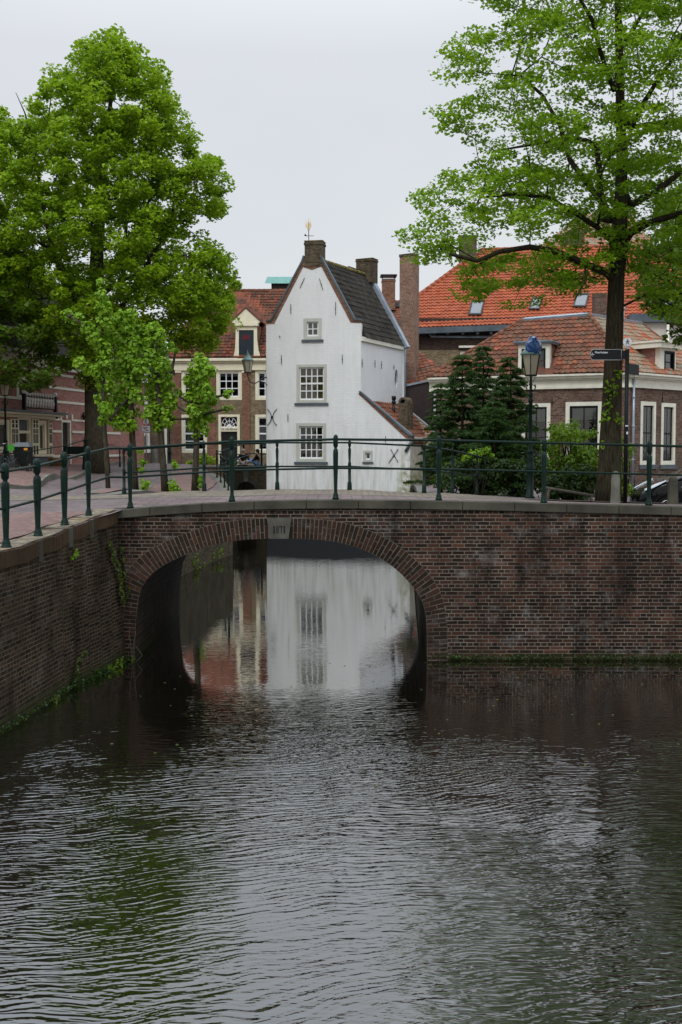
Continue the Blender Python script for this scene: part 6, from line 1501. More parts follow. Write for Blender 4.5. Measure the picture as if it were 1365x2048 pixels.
# weeds on the far left bank seen through the arch
c = [A3(*q) for q in ((384,1130,33.2),(388,1140,33.4),(386,1120,33.3),(425,1112,35.6),(434,1106,36.2),(440,1100,36.8),(404,1130,34.4))]
P = np.vstack([q + RNG.normal(0, .1, (40, 3)) for q in c]); t = thing('bank_weeds', 'green weeds on the canal wall seen through the arch', 'plant', (0, 0, 0)); leaves('foliage', P, .06, M['leaf_bush'], t)
P = np.array([[RNG.uniform(-3, 8), 18.8 - 7 * RNG.random() ** 1.6, .006] for _ in range(150)]); N0 = np.tile([0, 0, 50.0], (150, 1))
tag(leaves('floating_leaves', P, .035, M['leaf_ivy'], None, N0=N0, fold=.02), 'tiny scattered leaves floating on the dark water', 'leaves', kind='stuff')

# ================================================================ street objects
def lantern(parent, z, k=1.0, rot=0.0):
    m = MB(); m.lathe((0, 0, z), [(.145*k, 0), (.235*k, .5*k)], 6, sm=False, rot=rot); g = m.build('lantern_glass', M['frost'], parent, smooth=False)
    m = MB()
    for j in range(6): a = math.pi / 3 * j + rot; m.tube([(.147*k*math.cos(a), .147*k*math.sin(a), z), (.238*k*math.cos(a), .238*k*math.sin(a), z + .5*k)], .011*k, 5)
    m.lathe((0, 0, z - .035*k), [(.12*k, 0), (.165*k, .01), (.165*k, .035*k)], 6, rot=rot, sm=False); m.build('lantern_frame', M['black_iron'], parent)
    m = MB(); m.lathe((0, 0, z + .5*k), [(.26*k, -.02*k), (.265*k, .015*k), (.22*k, .06*k), (.14*k, .15*k), (.09*k, .22*k), (.07*k, .26*k), (.09*k, .28*k), (.05*k, .3*k)], 12); m.build('lantern_roof', M['copper'], parent)
    m = MB(); m.lathe((0, 0, z + .8*k), [(.03*k, 0), (.015*k, .03*k), (.035*k, .05*k), (.012*k, .08*k), (.004, .17*k)], 8); m.build('finial', M['sign_grey'], parent)
def lamp(label, x, y, z, rot=0.0, group='green cast iron street lamps'):
    t = thing('street_lamp', label, 'street lamp', (x, y, z), group)
    m = MB(); m.lathe((0, 0, 0), [(.125,0),(.125,.05),(.095,.07),(.09,.62),(.1,.66),(.125,.7),(.13,.74),(.1,.8),(.075,.95),(.085,1.0),(.06,1.05),(.065,1.12),(.085,1.15),(.06,1.18),(.046,1.22),(.04,2.35),(.06,2.37),(.06,2.42),(.035,2.45),(.05,2.5),(.065,2.54),(.035,2.58),(.03,2.75),(.05,2.78),(.03,2.83),(.024,3.0)], 12); m.build('post', M['green_iron'], t)
    m = MB()
    for s_ in (-1, 1):
        for ax in ((1, 0), (0, 1)):
            pts = [(s_*ax[0]*r_, s_*ax[1]*r_, z_) for r_, z_ in ((.03,2.62),(.09,2.66),(.115,2.73),(.1,2.79),(.075,2.77),(.085,2.74))]; m.tube(pts, .016, 6)
            m.tube([(s_*ax[0]*.02, s_*ax[1]*.02, 2.82), (s_*ax[0]*.12, s_*ax[1]*.12, 2.98)], .006, 4)
    m.build('scroll', M['black_iron'], t); lantern(t, 3.02, rot=rot); return t
b0 = at(1060, 997, 27); L1 = lamp('green cast iron street lamp with blue plastic on its roof, beside the conifers', b0.x, b0.y, gz(b0.x, b0.y), rot=.3)
b1_ = atz(13, 941, 2.83); L2 = copy_tree(L1); L2.location = (b1_.x * 45 / b1_.y, 45, 2.85); L2.rotation_euler.z = .5; L2['label'] = 'street lamp with pale copper roof in front of the shop balcony'
for px, Y, lb in ((251.6, 60, 'street lamp with a pink sticker, half hidden behind the second pollarded linden'), (339.5, 63, 'street lamp with a white tag before the corner of the ochre house')):
    c = copy_tree(L1); q = at(px, 925, Y); c.location = (q.x, q.y, gz(q.x, q.y)); c['label'] = lb
# crumpled blue plastic
bm = bmesh.new(); bmesh.ops.create_icosphere(bm, subdivisions=4, radius=.24)
for v in bm.verts:
    n1 = mnoise.noise(v.co * 9) * .05 + mnoise.noise(v.co * 22) * .03; v.co += v.co.normalized() * n1; v.co.z *= 1.05 if v.co.z > 0 else .85; v.co.x *= .82 - .9 * max(0, v.co.z) ; v.co.y *= .7
me = bpy.data.meshes.new('plastic_bag'); bm.to_mesh(me); bm.free(); mb_, nt, b, _ = newmat('blue_plastic'); b.inputs['Base Color'].default_value = (.01, .09, .3, 1); b.inputs['Roughness'].default_value = .12; b.inputs['Coat Weight'].default_value = .6
me.materials.append(mb_); pb_ = bpy.data.objects.new('plastic_bag', me); COL.objects.link(pb_); q = at(1068, 693, 26.85); pb_.location = q; pb_.rotation_euler = (0, -.25, 0)
for p_ in me.polygons: p_.use_smooth = True
auto_uv(me); tag(pb_, 'crumpled shiny blue plastic bag caught on the lantern roof', 'plastic bag')
# wall lantern on the white house
wl = at(496, 745, 48.4); WLp = thing('wall_lamp', 'bracket lantern on the left corner of the white house', 'street lamp', (wl.x, wl.y, at(496, 744, 48.4).z))
lantern(WLp, 0, 1.0); k_ = 48.4 / FL
m = MB(); m.tube([(0,0,-.02),(.0,0,-.2),(.05,.02,-.36),(.16,.05,-.47),(.32,.1,-.48),(.5,.2,-.38),(.62,.35,-.25),(.8,.5,-.2)], .025, 6); m.tube([(.0,0,-.18),(-.1,0,-.08),(-.14,0,.0)], .012, 5); m.tube([(.0,0,-.18),(.1,0,-.08),(.14,0,.0)], .012, 5)
m.tube([(.5,.2,-.38),(.7,.32,-.42),(.82,.5,-.55)], .018, 5); m.build('bracket', M['black_iron'], WLp)
# signpost
sp = at(1250.5, 1008, 23.6); zs = gz(sp.x, sp.y); SP = thing('signpost', 'black pedestrian signpost with white roundel and arm pointing left to Muurhuizen', 'signpost', (sp.x, sp.y, zs))
ztop = at(1252, 699, 23.6).z - zs; m = MB(); m.lathe((0, 0, 0), [(.043, -.1), (.043, ztop)], 16); m.build('pole', M['sign_black'], SP)
m = MB(); m.lathe((0, 0, ztop - .0), [(.035, 0), (.03, .03), (.02, .06), (.03, .09)], 10); m.build('finial', M['sign_grey'], SP)
zc_ = at(1252, 684, 23.6).z - zs; m = MB(); m.prism([(.0 + .094*math.cos(a), -.01, zc_ + .094*math.sin(a)) for a in [2*math.pi*i/24 for i in range(24)]], (0, .02, 0)); rd = m.build('roundel', M['sign_white'], SP)
m = MB()
S_ = lambda a, b_, r_=.0065: m.tube([(a[0]*.09, -.014, zc_ + a[1]*.09), (b_[0]*.09, -.014, zc_ + b_[1]*.09)], r_, 5)
S_((0,.45),(0,-.05)); S_((0,-.05),(-.42,-.55)); S_((0,-.05),(.42,-.55)); S_((0,.4),(-.38,.0)); S_((0,.4),(.38,.0)); m.ball((0, -.014, zc_ + .065), .011, 8); m.build('walking_figure', M['sign_black'], rd)
ax0, ax1 = at(1180.5, 710, 23.6).x - sp.x, at(1243, 710, 23.6).x - sp.x; az0, az1 = at(1210, 720, 23.6).z - zs, at(1210, 699, 23.6).z - zs; h_ = az1 - az0
outl = [(ax1, az0), (ax1, az1), (ax0 + .05, az1), (ax0 + .015, az1 - h_*.22), (ax0, (az0+az1)/2), (ax0 + .015, az0 + h_*.22), (ax0 + .05, az0)]
m = MB(); m.prism([(x, -.012, z) for x, z in outl], (0, .024, 0)); sa = m.build('sign_arm', M['sign_black'], SP)
m = MB(); 
for (x0, z0_), (x1, z1_) in zip(outl, outl[1:] + outl[:1]): m.tube([(x0, -.014, z0_), (x1, -.014, z1_)], .0045, 4)
m.build('border', M['sign_white'], sa)
m = MB(); zc2 = (az0 + az1) / 2; m.tube([(ax0 + .02, -.016, zc2), (ax0 + .09, -.016, zc2)], .008, 4); m.tube([(ax0 + .055, -.016, zc2 + .035), (ax0 + .02, -.016, zc2), (ax0 + .055, -.016, zc2 - .035)], .008, 4); m.build('arrow', M['sign_white'], sa)
text_mesh('Muurhuizen', .058, M['sign_white'], 'lettering', sa, ((ax0 + .1), -.0145, az1 - .063), align='LEFT', offset=.0012)
m = MB(); m.box(ax1, -.03, -.02, .02, az0 + .02, az1 - .02); m.build('bracket', M['sign_black'], SP)
d_ = Vector((.62, .78, 0)); z0_ = at(1265, 749, 23.8).z - zs; z1_ = at(1265, 728, 23.8).z - zs
m = MB(); m.hexa([Vector((.04,.03,z0_)), Vector((.04,.03,z0_)) + d_*.55, Vector((.03,.045,z0_)) + d_*.55, Vector((.03,.045,z0_)), Vector((.04,.03,z1_)), Vector((.04,.03,z1_)) + d_*.55, Vector((.03,.045,z1_)) + d_*.55, Vector((.03,.045,z1_))]); m.build('sign_arm', M['sign_black'], SP)
m = MB(); m.prism([(.046*math.cos(a) * 0 + .014 + .02*math.cos(a), -.046, at(1255,866,23.6).z - zs + .032*math.sin(a)) for a in [2*math.pi*i/14 for i in range(14)]], (0, .004, 0)); m.box(-.03, .03, -.047, -.043, at(1252,853,23.6).z - zs, at(1252,850.5,23.6).z - zs); m.build('sticker', M['sign_white'], SP)
# bollards
def bollard(label, x, y, z, r_, h_, sq=4, grp='weathered stone bollards'):
    t = thing('stone_bollard', label, 'bollard', (x, y, z), grp); m = MB()
    m.lathe((0, 0, 0), [(r_*1.25, -.1), (r_*1.15, .0), (r_, h_*.45), (r_*.97, h_*.78), (r_*.9, h_*.82), (r_*.92, h_*.86), (r_*.8, h_*.94), (r_*.5, h_*.98), (r_*.1, h_)], sq, rot=math.pi/sq if sq < 6 else 0, sm=sq > 6)
    m.build('shaft', M['stone_light'] if sq > 6 else M['stone'], t, bevel=.012); return t
b_ = at(1231, 1006, 23.3); bollard('round-topped stone bollard standing against the linden trunk by the bridge', b_.x, b_.y, gz(b_.x, b_.y), .098, .74, 12)
b_ = at(1346, 1012, 22.6); bollard('square stone bollard with pyramid top in front of the black car', b_.x, b_.y, gz(b_.x, b_.y), .118, .66, 4)
b_ = at(308.5, 929, 62); bollard('small grey stone bollard by the dark red brick house, far across the street', b_.x, b_.y, gz(b_.x, b_.y), .2, .95, 10)
# low rail on the right
t = thing('low_rail', 'low grey wooden rail sloping down beside the shrubs right of the bridge', 'rail', (0, 0, 0)); a, c = at(1088, 975, 24.6), at(1190, 992, 26); m = MB(); m.tube([a, c], .035, 8); m.build('bar', M['wood'], t)
for q in (a.lerp(c, .08), a.lerp(c, .92)): m = MB(); m.tube([(q.x, q.y, gz(q.x, q.y) - .05), (q.x, q.y, q.z)], .035, 8); m.build('post', M['wood'], t)
# traffic sign
q = at(293, 931, 58); zq = gz(q.x, q.y); TS = thing('traffic_sign', 'round red ringed no-pedestrian sign with a white plate below, on a post', 'traffic sign', (q.x, q.y, zq)); zc_ = at(292, 843, 58).z - zq; rr_ = 8.2 * 58 / FL
m = MB(); m.tube([(0, .05, 0), (0, .05, zc_ + .1)], .035, 8); m.build('post', M['sign_grey'], TS)
disc = lambda r_, y0, y1: [(r_*math.cos(2*math.pi*i/28), y0, zc_ + r_*math.sin(2*math.pi*i/28)) for i in range(28)]
m = MB(); m.prism(disc(rr_, 0, 0), (0, .02, 0)); m.build('ring', M['sign_red'], TS); m = MB(); m.prism(disc(rr_ * .76, -.008, 0), (0, .006, 0)); m.build('face', M['sign_white'], TS)
m = MB(); m.tube([(0, -.012, zc_ + .08), (0, -.012, zc_ - .02), (-.06, -.012, zc_ - .13)], .016, 4); m.tube([(0, -.012, zc_ - .02), (.06, -.012, zc_ - .13)], .016, 4); m.tube([(-.06, -.012, zc_ + .03), (0, -.012, zc_ + .07), (.06, -.012, zc_ + .03)], .014, 4); m.ball((0, -.012, zc_ + .12), .028, 8); m.build('walking_figure', M['sign_black'], TS)
zp = at(292, 858, 58).z - zq; m = MB(); m.box(-.21, .21, 0, .02, zp - .17, zp + .17); pl_ = m.build('plate', M['sign_white'], TS)
m = MB(); 
for (x0, x1, z0_, z1_) in ((-.16,-.06,.08,.11),(-.02,.1,.08,.11),(-.12,.02,.03,.06),(.0,.14,-.09,-.06)): m.box(x0, x1, -.006, 0, zp + z0_, zp + z1_)
m.build('lettering', M['sign_black'], pl_)
m = MB(); 
for (x0, x1, z0_, z1_) in ((-.08,.06,-.03,.0),(-.17,-.04,-.14,-.11)): m.box(x0, x1, -.007, 0, zp + z0_, zp + z1_)
m.build('red_lettering', M['sign_red'], pl_)

# small bridge with the two sitting people
SBr = thing('brick_bridge', 'small old brick bridge with a low round arch left of the white house', 'bridge', (0, 0, 0))
YS = 57.0; a, b_ = at(446, 950, YS + 1), at(550, 950, YS); Bq = Fr((a.x, a.y), (b_.x, b_.y)); p = Bq.sz
cx_, zc_ = p(493, 985); ra = 22.0 * YS / FL; arc_ = [(cx_ + ra*math.cos(t*math.pi/12), zc_ + ra*math.sin(t*math.pi/12)) for t in range(13)]
zt_ = p(490, 937)[1]
m = MB(); m.pwall(Bq, [(0, -1), (cx_ - ra, -1)] + arc_[::-1] + [(cx_ + ra, -1), (Bq.L, -1), (Bq.L, zt_), (0, zt_)], [], th=3.5); m.build('wall', M['brick_old'], SBr)
m = MB()
for i in range(12): 
    f = lambda t, r_: Bq.p(cx_ + r_*math.cos(t), .03, zc_ + r_*math.sin(t)); t0, t1 = i*math.pi/12 + .01, (i+1)*math.pi/12 - .01
    m.prism([f(t0, ra), f(t1, ra), f(t1, ra + .25), f(t0, ra + .25)], Bq.n * -.1)
m.build('arch_ring', M['stone'], SBr); m = MB(); m.prism([Bq.p(cx_ - .1, .05, zc_ + ra), Bq.p(cx_ + .1, .05, zc_ + ra), Bq.p(cx_ + .2, .05, zt_ - .1), Bq.p(cx_ - .14, .05, zt_ - .1)], Bq.n * -.1); m.build('keystone', M['stone_light'], SBr)
m = MB(); m.fb(Bq, -.2, Bq.L, -3.6, .06, zt_ + .002, zt_ + .16); m.build('coping', M['stone'], SBr); zseat = zt_ + .16
m = MB(); r_ = Bq.rect(530, 929, 549, 936, .1); m.fb(Bq, r_[0], r_[1], -.2, .12, zt_ + .165, r_[3]); m.build('beam', M['green_iron'], SBr)
rl5 = thing('bridge_railing', 'dark railing on the small brick bridge behind the two sitting people', 'railing', (0, 0, 0))
PP = [Bq.p(p(x, 920)[0], -.12, zseat) for x in (463, 486, 521.7, 545)]
for q in PP[:3]: m = MB(); m.lathe(q, [(.08, 0), (.055, .06), (.05, 1.0), (.065, 1.05), (.03, 1.12)], 8); m.build('post', IRON, rl5)
for h_ in (.62, 1.12): rail([PP[0] + Vector((0, 0, h_ - .1)), PP[1] + Vector((0, 0, h_)), PP[2] + Vector((0, 0, h_)), PP[3] + Vector((0, 0, h_ - .12))], .024, rl5)

# people: connected joint chains grown with Skin + Subdivision
def skinned(name, chains, mat, parent, sub=1):
    """chains: list of lists of (x,y,z,r); chains after the first start on an existing point of an earlier one (same coordinates)"""
    V, E, Rr_ = [], [], []; idx = {}
    for ch in chains:
        last = None
        for x, y, z, r_ in ch:
            k = (round(x, 4), round(y, 4), round(z, 4))
            if k not in idx: idx[k] = len(V); V.append((x, y, z)); Rr_.append(r_)
            if last is not None and last != idx[k]: E.append((last, idx[k]))
            last = idx[k]
    me = bpy.data.meshes.new(name); me.from_pydata(V, E, []); o = bpy.data.objects.new(name, me); COL.objects.link(o)
    sk = o.modifiers.new('s', 'SKIN'); sk.use_smooth_shade = True; me.skin_vertices or None
    for i, v in enumerate(me.skin_vertices[0].data): v.radius = (Rr_[i], Rr_[i]); v.use_root = i == 0
    o.modifiers.new('u', 'SUBSURF').levels = sub; o.modifiers['u'].render_levels = sub
    bpy.context.view_layer.update(); m2 = bpy.data.meshes.new_from_object(o.evaluated_get(bpy.context.evaluated_depsgraph_get())); bpy.data.objects.remove(o)
    m2.materials.clear(); m2.materials.append(mat); o = bpy.data.objects.new(name, m2); return fin(o, parent)
def person(label, loc, rz, mats, pose, hair):
    t = thing('person', label, 'person', loc, rz=rz)
    pel = (0, 0, .11, .12); ch = (pose['lean'], 0, .5, .14); nk = (pose['lean'] * 1.15, 0, .6, .055); hd_ = (pose['lean'] * 1.15 + .03, 0, .74, .085); ht = (pose['lean'] * 1.15 + .02, 0, .83, .07)
    L = []
    for s_ in (-1, 1):
        kn = pose['knee'][0 if s_ < 0 else 1]; an = pose['ankle'][0 if s_ < 0 else 1]; hp = (.02, s_ * .09, .1, .09)
        L.append([pel, hp, (*kn, .062), (*an, .042), (an[0] + .16, an[1], an[2] - .06, .035)])
    Am = []
    for s_ in (-1, 1):
        hn = pose['hand'][0 if s_ < 0 else 1]; sh = (pose['lean'], s_ * .19, .53, .06); el = pose['elbow'][0 if s_ < 0 else 1]
        Am.append([ch, sh, (*el, .043), (*hn, .03)])
    skinned('body', [[pel, (pose['lean'] * .5, 0, .3, .115), ch, nk, hd_, ht]] + L + Am, M['skin'], t, 1)
    up = lambda c, k: [(x, y, z, r_ + k) for x, y, z, r_ in c]
    skinned('jacket', [up([pel, (pose['lean'] * .5, 0, .3, .115), ch], .02)] + [up(a_[:3], .018) + [((a_[2][0] + a_[3][0]*3)/4, (a_[2][1] + a_[3][1]*3)/4, (a_[2][2] + a_[3][2]*3)/4, .045)] for a_ in [[up([ch], .0)[0]] + a_[1:] for a_ in Am]], mats[0], t, 1)
    skinned('trousers', [up(L[0][:4], .016), up(L[1][:4], .016)], mats[1], t, 1)
    for l in L: m = MB(); a_ = Vector(l[3][:3]); m.tube([a_ + Vector((-.05, 0, -.05)), a_ + Vector((.08, 0, -.06)), a_ + Vector((.2, 0, -.075))], [.05, .052, .04], 8); m.build('shoe', mats[2], t)
    m = MB(); hx = Vector(hd_[:3]); m.lathe(hx + Vector((-.015, 0, .0)), [(.085, -.03), (.1, .02), (.1, .07), (.075, .11), (.03, .13)], 12); 
    if hair == 'long': m.lathe(hx + Vector((-.05, 0, -.16)), [(.04, 0), (.07, .08), (.085, .2)], 10)
    m.build('hair', mats[3], t)
    m = MB(); m.prism([hx + Vector(v) for v in ((.08, -.012, .0), (.08, .012, .0), (.108, 0, -.012), )], (0, 0, -.03)); m.build('nose', M['skin'], t)
    for a_ in Am:
        h = Vector(a_[3][:3]); d = (h - Vector(a_[2][:3])).normalized()
        for j in range(5):
            o_ = Vector((0, (-.022 + j * .014) if j < 4 else .03, -.008)); m = MB(); m.tube([h + o_, h + o_ + d * (.05 if j < 4 else .02), h + o_ * 1.05 + d * (.075 + .01 * (1.5 - abs(j - 1.5)) if j < 4 else .045) + Vector((0, 0, -.02))], [.009, .0085, .006], 6); m.build('finger' if j < 4 else 'thumb', M['skin'], t)
    return t
s1_ = Bq.p(p(487.5, 920)[0], .0, zseat); s2_ = Bq.p(p(514.5, 920)[0], -.05, zseat)
# facing the viewer: rz turns +x to -y
person('person in dark jacket and pale trousers sitting knees up on the small bridge', s1_, R(-92), (M['cloth_dark'], M['cloth_pale'], M['cloth_black'], M['hair_grey']),
       dict(lean=.06, knee=((.36, -.27, .27), (.36, .27, .27)), ankle=((.3, -.2, .07), (.3, .2, .07)), elbow=((.2, -.3, .34), (.2, .3, .34)), hand=((.38, -.06, .22), (.38, .06, .22))), 'short')
person('person in a black top and light blue jeans sitting sideways on the small bridge', s2_, R(175), (M['cloth_black'], M['jeans'], M['cloth_black'], M['hair_black']),
       dict(lean=-.02, knee=((.42, -.1, .34), (.38, .1, .24)), ankle=((.62, -.1, .07), (.6, .12, .07)), elbow=((.14, -.24, .28), (.14, .24, .28)), hand=((.32, -.08, .3), (.3, .12, .27))), 'long')
tag(SBr)
# drinks bottle
m = MB(); q = Bq.p(p(470.5, 928)[0], -.02, zseat); m.lathe(q, [(.035, 0), (.035, .17), (.013, .22), (.013, .26)], 10); tag(m.build('bottle', M['green_plastic']), 'green bottle standing on the small bridge beside the person in pale trousers', 'bottle')

# the black car
CARY = 28.0; q = at(1266, 1000, CARY); zg = 1.93
CAR = thing('parked_car', 'glossy black hatchback parked in front of the corner house, nose behind the railing', 'car', (q.x, CARY, zg)); CAR.rotation_euler = (0, 0, R(-3))
Lc, Wc = 3.7, .82
st = [ # x, half width, bottom, belt(shoulder) z, roof z, roof half width
 (0.0,.50,.30,.52,.54,.40),(.05,.62,.22,.60,.63,.5),(.18,.72,.2,.70,.74,.6),(.4,.79,.2,.82,.87,.66),(.7,.82,.22,.93,.98,.68),(.95,.82,.22,.98,1.05,.68),(1.15,.82,.22,1.0,1.14,.66),(1.5,.82,.22,1.01,1.36,.6),(1.9,.82,.22,1.02,1.50,.57),(2.5,.82,.22,1.03,1.53,.57),(3.0,.82,.22,1.04,1.5,.56),(3.4,.81,.24,1.05,1.4,.55),(3.6,.78,.28,1.0,1.15,.55),(3.7,.7,.4,.85,.95,.5)]
m = MB(); ring = []
for x, w_, b0_, bl, rf_, rw in st:
    half = [(0, b0_), (w_*.85, b0_), (w_*.98, b0_ + .12), (w_, (b0_+bl)/2 + .05), (w_*.985, bl - .06), (w_*.95, bl), (rw*1.04, rf_ - (rf_-bl)*.18), (rw*.85, rf_ - .01), (0, rf_ + .015)]
    ring.append([(x, -y_, z_) for y_, z_ in half] + [(x, y_, z_) for y_, z_ in half[-2:0:-1]])
for i in range(len(ring) - 1):
    k_ = len(ring[0])
    for j in range(k_): m.face([ring[i][j], ring[i][(j+1) % k_], ring[i+1][(j+1) % k_], ring[i+1][j]][::-1], 0, True)
m.face(ring[0], 0, True); m.face(ring[-1][::-1], 0, True)
body = m.build('body', M['black_gloss'], CAR, smooth=True); sb = body.modifiers.new('s', 'SUBSURF'); sb.levels = 2; sb.render_levels = 2
def cut(x0, x1, zlo, zhi, name, mat, yoff=.012, side=-1):
    m = MB(); n_ = 8
    for i in range(n_):
        u0, u1 = x0 + (x1-x0)*i/n_, x0 + (x1-x0)*(i+1)/n_
        def P(u, v):
            f = [np.interp(u, [s_[0] for s_ in st], [s_[k] for s_ in st]) for k in range(1, 6)]; bl, rf_, rw, w_ = f[2], f[3], f[4], f[0]; z = bl + .03 + (rf_ - .1 - bl) * v; y_ = w_*.95 + (rw*1.04 - w_*.95) * v; return (u, side * (y_ + yoff), z)
        m.face([P(u0, zlo), P(u1, zlo), P(u1, zhi), P(u0, zhi)] if side < 0 else [P(u0, zhi), P(u1, zhi), P(u1, zlo), P(u0, zlo)])
    return m.build(name, mat, CAR)
cut(1.45, 2.35, 0, .85, 'side_window', M['skyglass']); cut(2.42, 3.25, 0, .85, 'side_window', M['skyglass']); cut(1.45, 3.25, 0, .85, 'side_window', M['skyglass'], side=1)
m = MB(); m.prism([(.14,-.70,.70),(.3,-.785,.76),(.62,-.80,.93),(.66,-.70,.965),(.4,-.60,.86),(.16,-.55,.735)], (0, -.03, .02)); m.build('headlight', M['headlight'], CAR)
m = MB(); m.prism([(.14,.70,.70),(.3,.785,.76),(.62,.80,.93),(.66,.70,.965),(.4,.60,.86),(.16,.55,.735)], (0, .03, .02)); m.build('headlight', M['headlight'], CAR)
for x in (.68, 3.05):
    for s_ in (-1, 1):
        def cyl(r_, y0, y1, mm, mt):
            b0_ = len(mm.V); n_ = 28
            P0 = [(x + r_*math.cos(2*math.pi*i/n_), s_*y0, .29 + r_*math.sin(2*math.pi*i/n_)) for i in range(n_)]; mm.prism(P0, (0, s_*(y1-y0), 0), mt)
        m = MB(); cyl(.29, .62, .83, m, 0); wh = m.build('wheel', M['tyre'], CAR)
        m = MB(); 
        for i in range(8): a_ = i*math.pi/4; m.prism([(x + .04*math.cos(a_-.6), s_*.835, .29 + .04*math.sin(a_-.6)), (x + .19*math.cos(a_-.16), s_*.835, .29 + .19*math.sin(a_-.16)), (x + .19*math.cos(a_+.16), s_*.835, .29 + .19*math.sin(a_+.16)), (x + .04*math.cos(a_+.6), s_*.835, .29 + .04*math.sin(a_+.6))], (0, s_*.015, 0))
        ringp = [(x + .195*math.cos(2*math.pi*i/24), s_*.84, .29 + .195*math.sin(2*math.pi*i/24)) for i in range(25)]; m.tube(ringp, .018, 6); m.build('rim', M['chrome'], wh)
m = MB(); m.lathe((1.28, -.93, .98), [(.03, 0), (.1, .03), (.12, .1), (.08, .17), (.02, .19)], 10, sx=.7, sy=.9); m.tube([(1.3,-.8,1.02),(1.28,-.92,1.04)], .025, 6); m.build('mirror', M['black_gloss'], CAR)
m = MB(); m.box(2.05, 2.25, -.87, -.83, .88, .91); m.build('handle', M['black_gloss'], CAR)
m = MB(); m.box(1.0, 1.09, -.842, -.825, .80, .822); m.build('badge', M['chrome'], CAR)
# arches over the wheels
for x in (.68, 3.05): m = MB(); pts = [(x + .34*math.cos(t*math.pi/10), -.825, .3 + .34*math.sin(t*math.pi/10)) for t in range(11)]; m.tube(pts, .03, 6); m.build('wheel_arch', M['tyre'], CAR)

# left street: bicycle, bin, planter, bench
def bike(label, loc, rz):
    t = thing('bicycle', label, 'bicycle', loc, rz=rz)
    for x in (-.53, .53):
        m = MB(); pts = [(x + .33*math.cos(2*math.pi*i/28), 0, .34 + .33*math.sin(2*math.pi*i/28)) for i in range(29)]; m.tube(pts, .022, 6); w_ = m.build('wheel', M['tyre'], t)
        m = MB(); [m.tube([(x, 0, .34), (x + .32*math.cos(i*math.pi/6), 0, .34 + .32*math.sin(i*math.pi/6))], .003, 4) for i in range(12)]; m.build('spokes', M['chrome'], w_)
    m = MB(); [m.tube(q, .017, 6) for q in ([(-.53,0,.34),(-.1,0,.3),(.38,0,.85)], [(-.1,0,.3),(-.2,0,.85)], [(-.53,0,.34),(-.18,0,.75)], [(.53,0,.34),(.4,0,.75),(.36,0,1.02)], [(-.18,0,.75),(.37,0,.82)])]; m.build('frame', M['black_iron'], t)
    m = MB(); m.tube([(.2,-.27,1.02),(.34,-.2,1.06),(.36,0,1.04),(.34,.2,1.06),(.2,.27,1.02)], .014, 6); m.build('handlebar', M['chrome'], t)
    m = MB(); m.lathe((-.22, 0, .88), [(.02, 0), (.1, .02), (.11, .05), (.02, .07)], 10, sx=1.2, sy=.7); m.build('saddle', M['sign_black'], t); return t
bq = atz(-6, 956, 2.82); Bk = bike('bicycle with a bright green crate parked in front of the shop', (bq.x * 42 / bq.y, 42, 2.84), R(25))
m = MB(); 
for f in ((-.12,.12,-.15,-.13),(-.12,.12,.13,.15)): m.box(f[0]+.52, f[1]+.52, f[2], f[3], .78, 1.0)
m.box(.40,.42,-.13,.13,.78,1.0); m.box(.62,.64,-.13,.13,.78,1.0); m.box(.42,.62,-.13,.13,.78,.8); cr = m.build('crate', M['green_plastic']); cr.location = Bk.location; cr.rotation_euler = Bk.rotation_euler; tag(cr, 'bright green plastic crate on the front of the parked bicycle', 'crate')
q = at(48, 955, 43); q.z = gz(q.x, q.y) + .1; BN = thing('litter_bin', 'dark green litter bin on thin legs with an orange sticker', 'bin', q)
m = MB(); m.hexa([(-.28,-.22,.3),(.28,-.22,.3),(.28,.22,.3),(-.28,.22,.3),(-.32,-.26,.95),(.32,-.26,.95),(.32,.26,.95),(-.32,.26,.95)]); m.build('body', M['black_iron'], BN)
m = MB(); m.hexa([(-.34,-.28,.955),(.34,-.28,.955),(.34,.28,.955),(-.34,.28,.955),(-.24,-.2,1.12),(.24,-.2,1.12),(.24,.2,1.12),(-.24,.2,1.12)]); m.build('lid', M['lead_dark'], BN)
for x in (-.24, .24):
    for y in (-.18, .18): m = MB(); m.tube([(x, y, 0), (x, y, .3)], .02, 6); m.build('leg', M['black_iron'], BN)
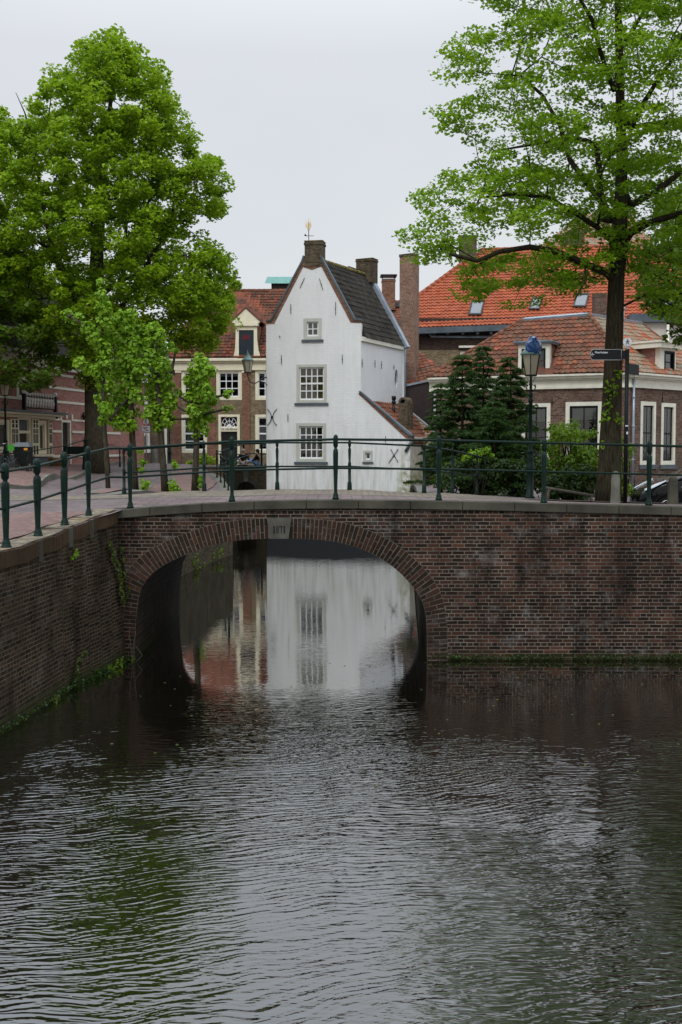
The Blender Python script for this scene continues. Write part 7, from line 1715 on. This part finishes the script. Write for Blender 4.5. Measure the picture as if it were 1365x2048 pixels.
m = MB(); m.box(.1, .24, -.27, -.262, .82, .9); m.build('sticker', M['orange_sticker'], BN)
q = at(113, 938, 49); q.z = gz(q.x, q.y) + .12; m = MB(); m.lathe(q, [(.22, 0), (.3, .3), (.33, .32), (.3, .34), (.26, .3), (.2, .28)], 14, sx=1.2); tag(m.build('planter', M['terracotta']), 'ochre terracotta planter against the striped house wall', 'planter')
q = at(153, 935, 49.5); q.z = gz(q.x, q.y) + .12; BE = thing('bench', 'dark green bench by the striped house wall', 'bench', q)
m = MB(); m.box(-.6, .6, -.18, .18, .4, .45); m.build('seat', M['green_iron'], BE); m = MB(); m.box(-.6, .6, .16, .2, .5, .85); m.build('backrest', M['green_iron'], BE)
for x in (-.56, .56): m = MB(); m.tube([(x, -.16, 0), (x, -.14, .4)], .03, 6); m.tube([(x, .16, 0), (x, .18, .85)], .03, 6); m.tube([(x, -.2, .62), (x, .18, .62)], .025, 6); m.build('leg', M['black_iron'], BE)
# garden bits seen below the conifers
t = thing('broom', 'thin wooden broom leaning against the pale shed frame', 'broom', (0, 0, 0)); m = MB(); a, b_ = at(864, 988, 40), at(871, 958, 40); m.tube([a, b_], .018, 5); m.build('stick', M['wood'], t); m = MB(); m.lathe(b_, [(.05, -.05), (.09, .08)], 8); m.build('brush', M['terracotta'], t)
m = MB(); a = at(886, 980, 36); m.lathe(a, [(.05, 0), (.09, .05), (.1, .25), (.05, .35), (.02, .4)], 10, sx=.8); tag(m.build('yellow_container', M['yellow']), 'yellow plastic container hanging by the garden table behind the railing', 'container')
t = thing('garden_table', 'white garden table behind the railing under the conifers', 'table', (0, 0, 0)); m = MB(); a = at(878, 970, 37); b_ = at(902, 970, 37); m.box(a.x, b_.x, 36.8, 37.5, a.z - .03, a.z + .01); m.build('tabletop', M['sign_white'], t)
for x in (a.x + .03, b_.x - .03):
    for y in (36.85, 37.45): m = MB(); m.tube([(x, y, gz(x, y)), (x, y, a.z - .03)], .015, 6); m.build('leg', M['sign_white'], t)
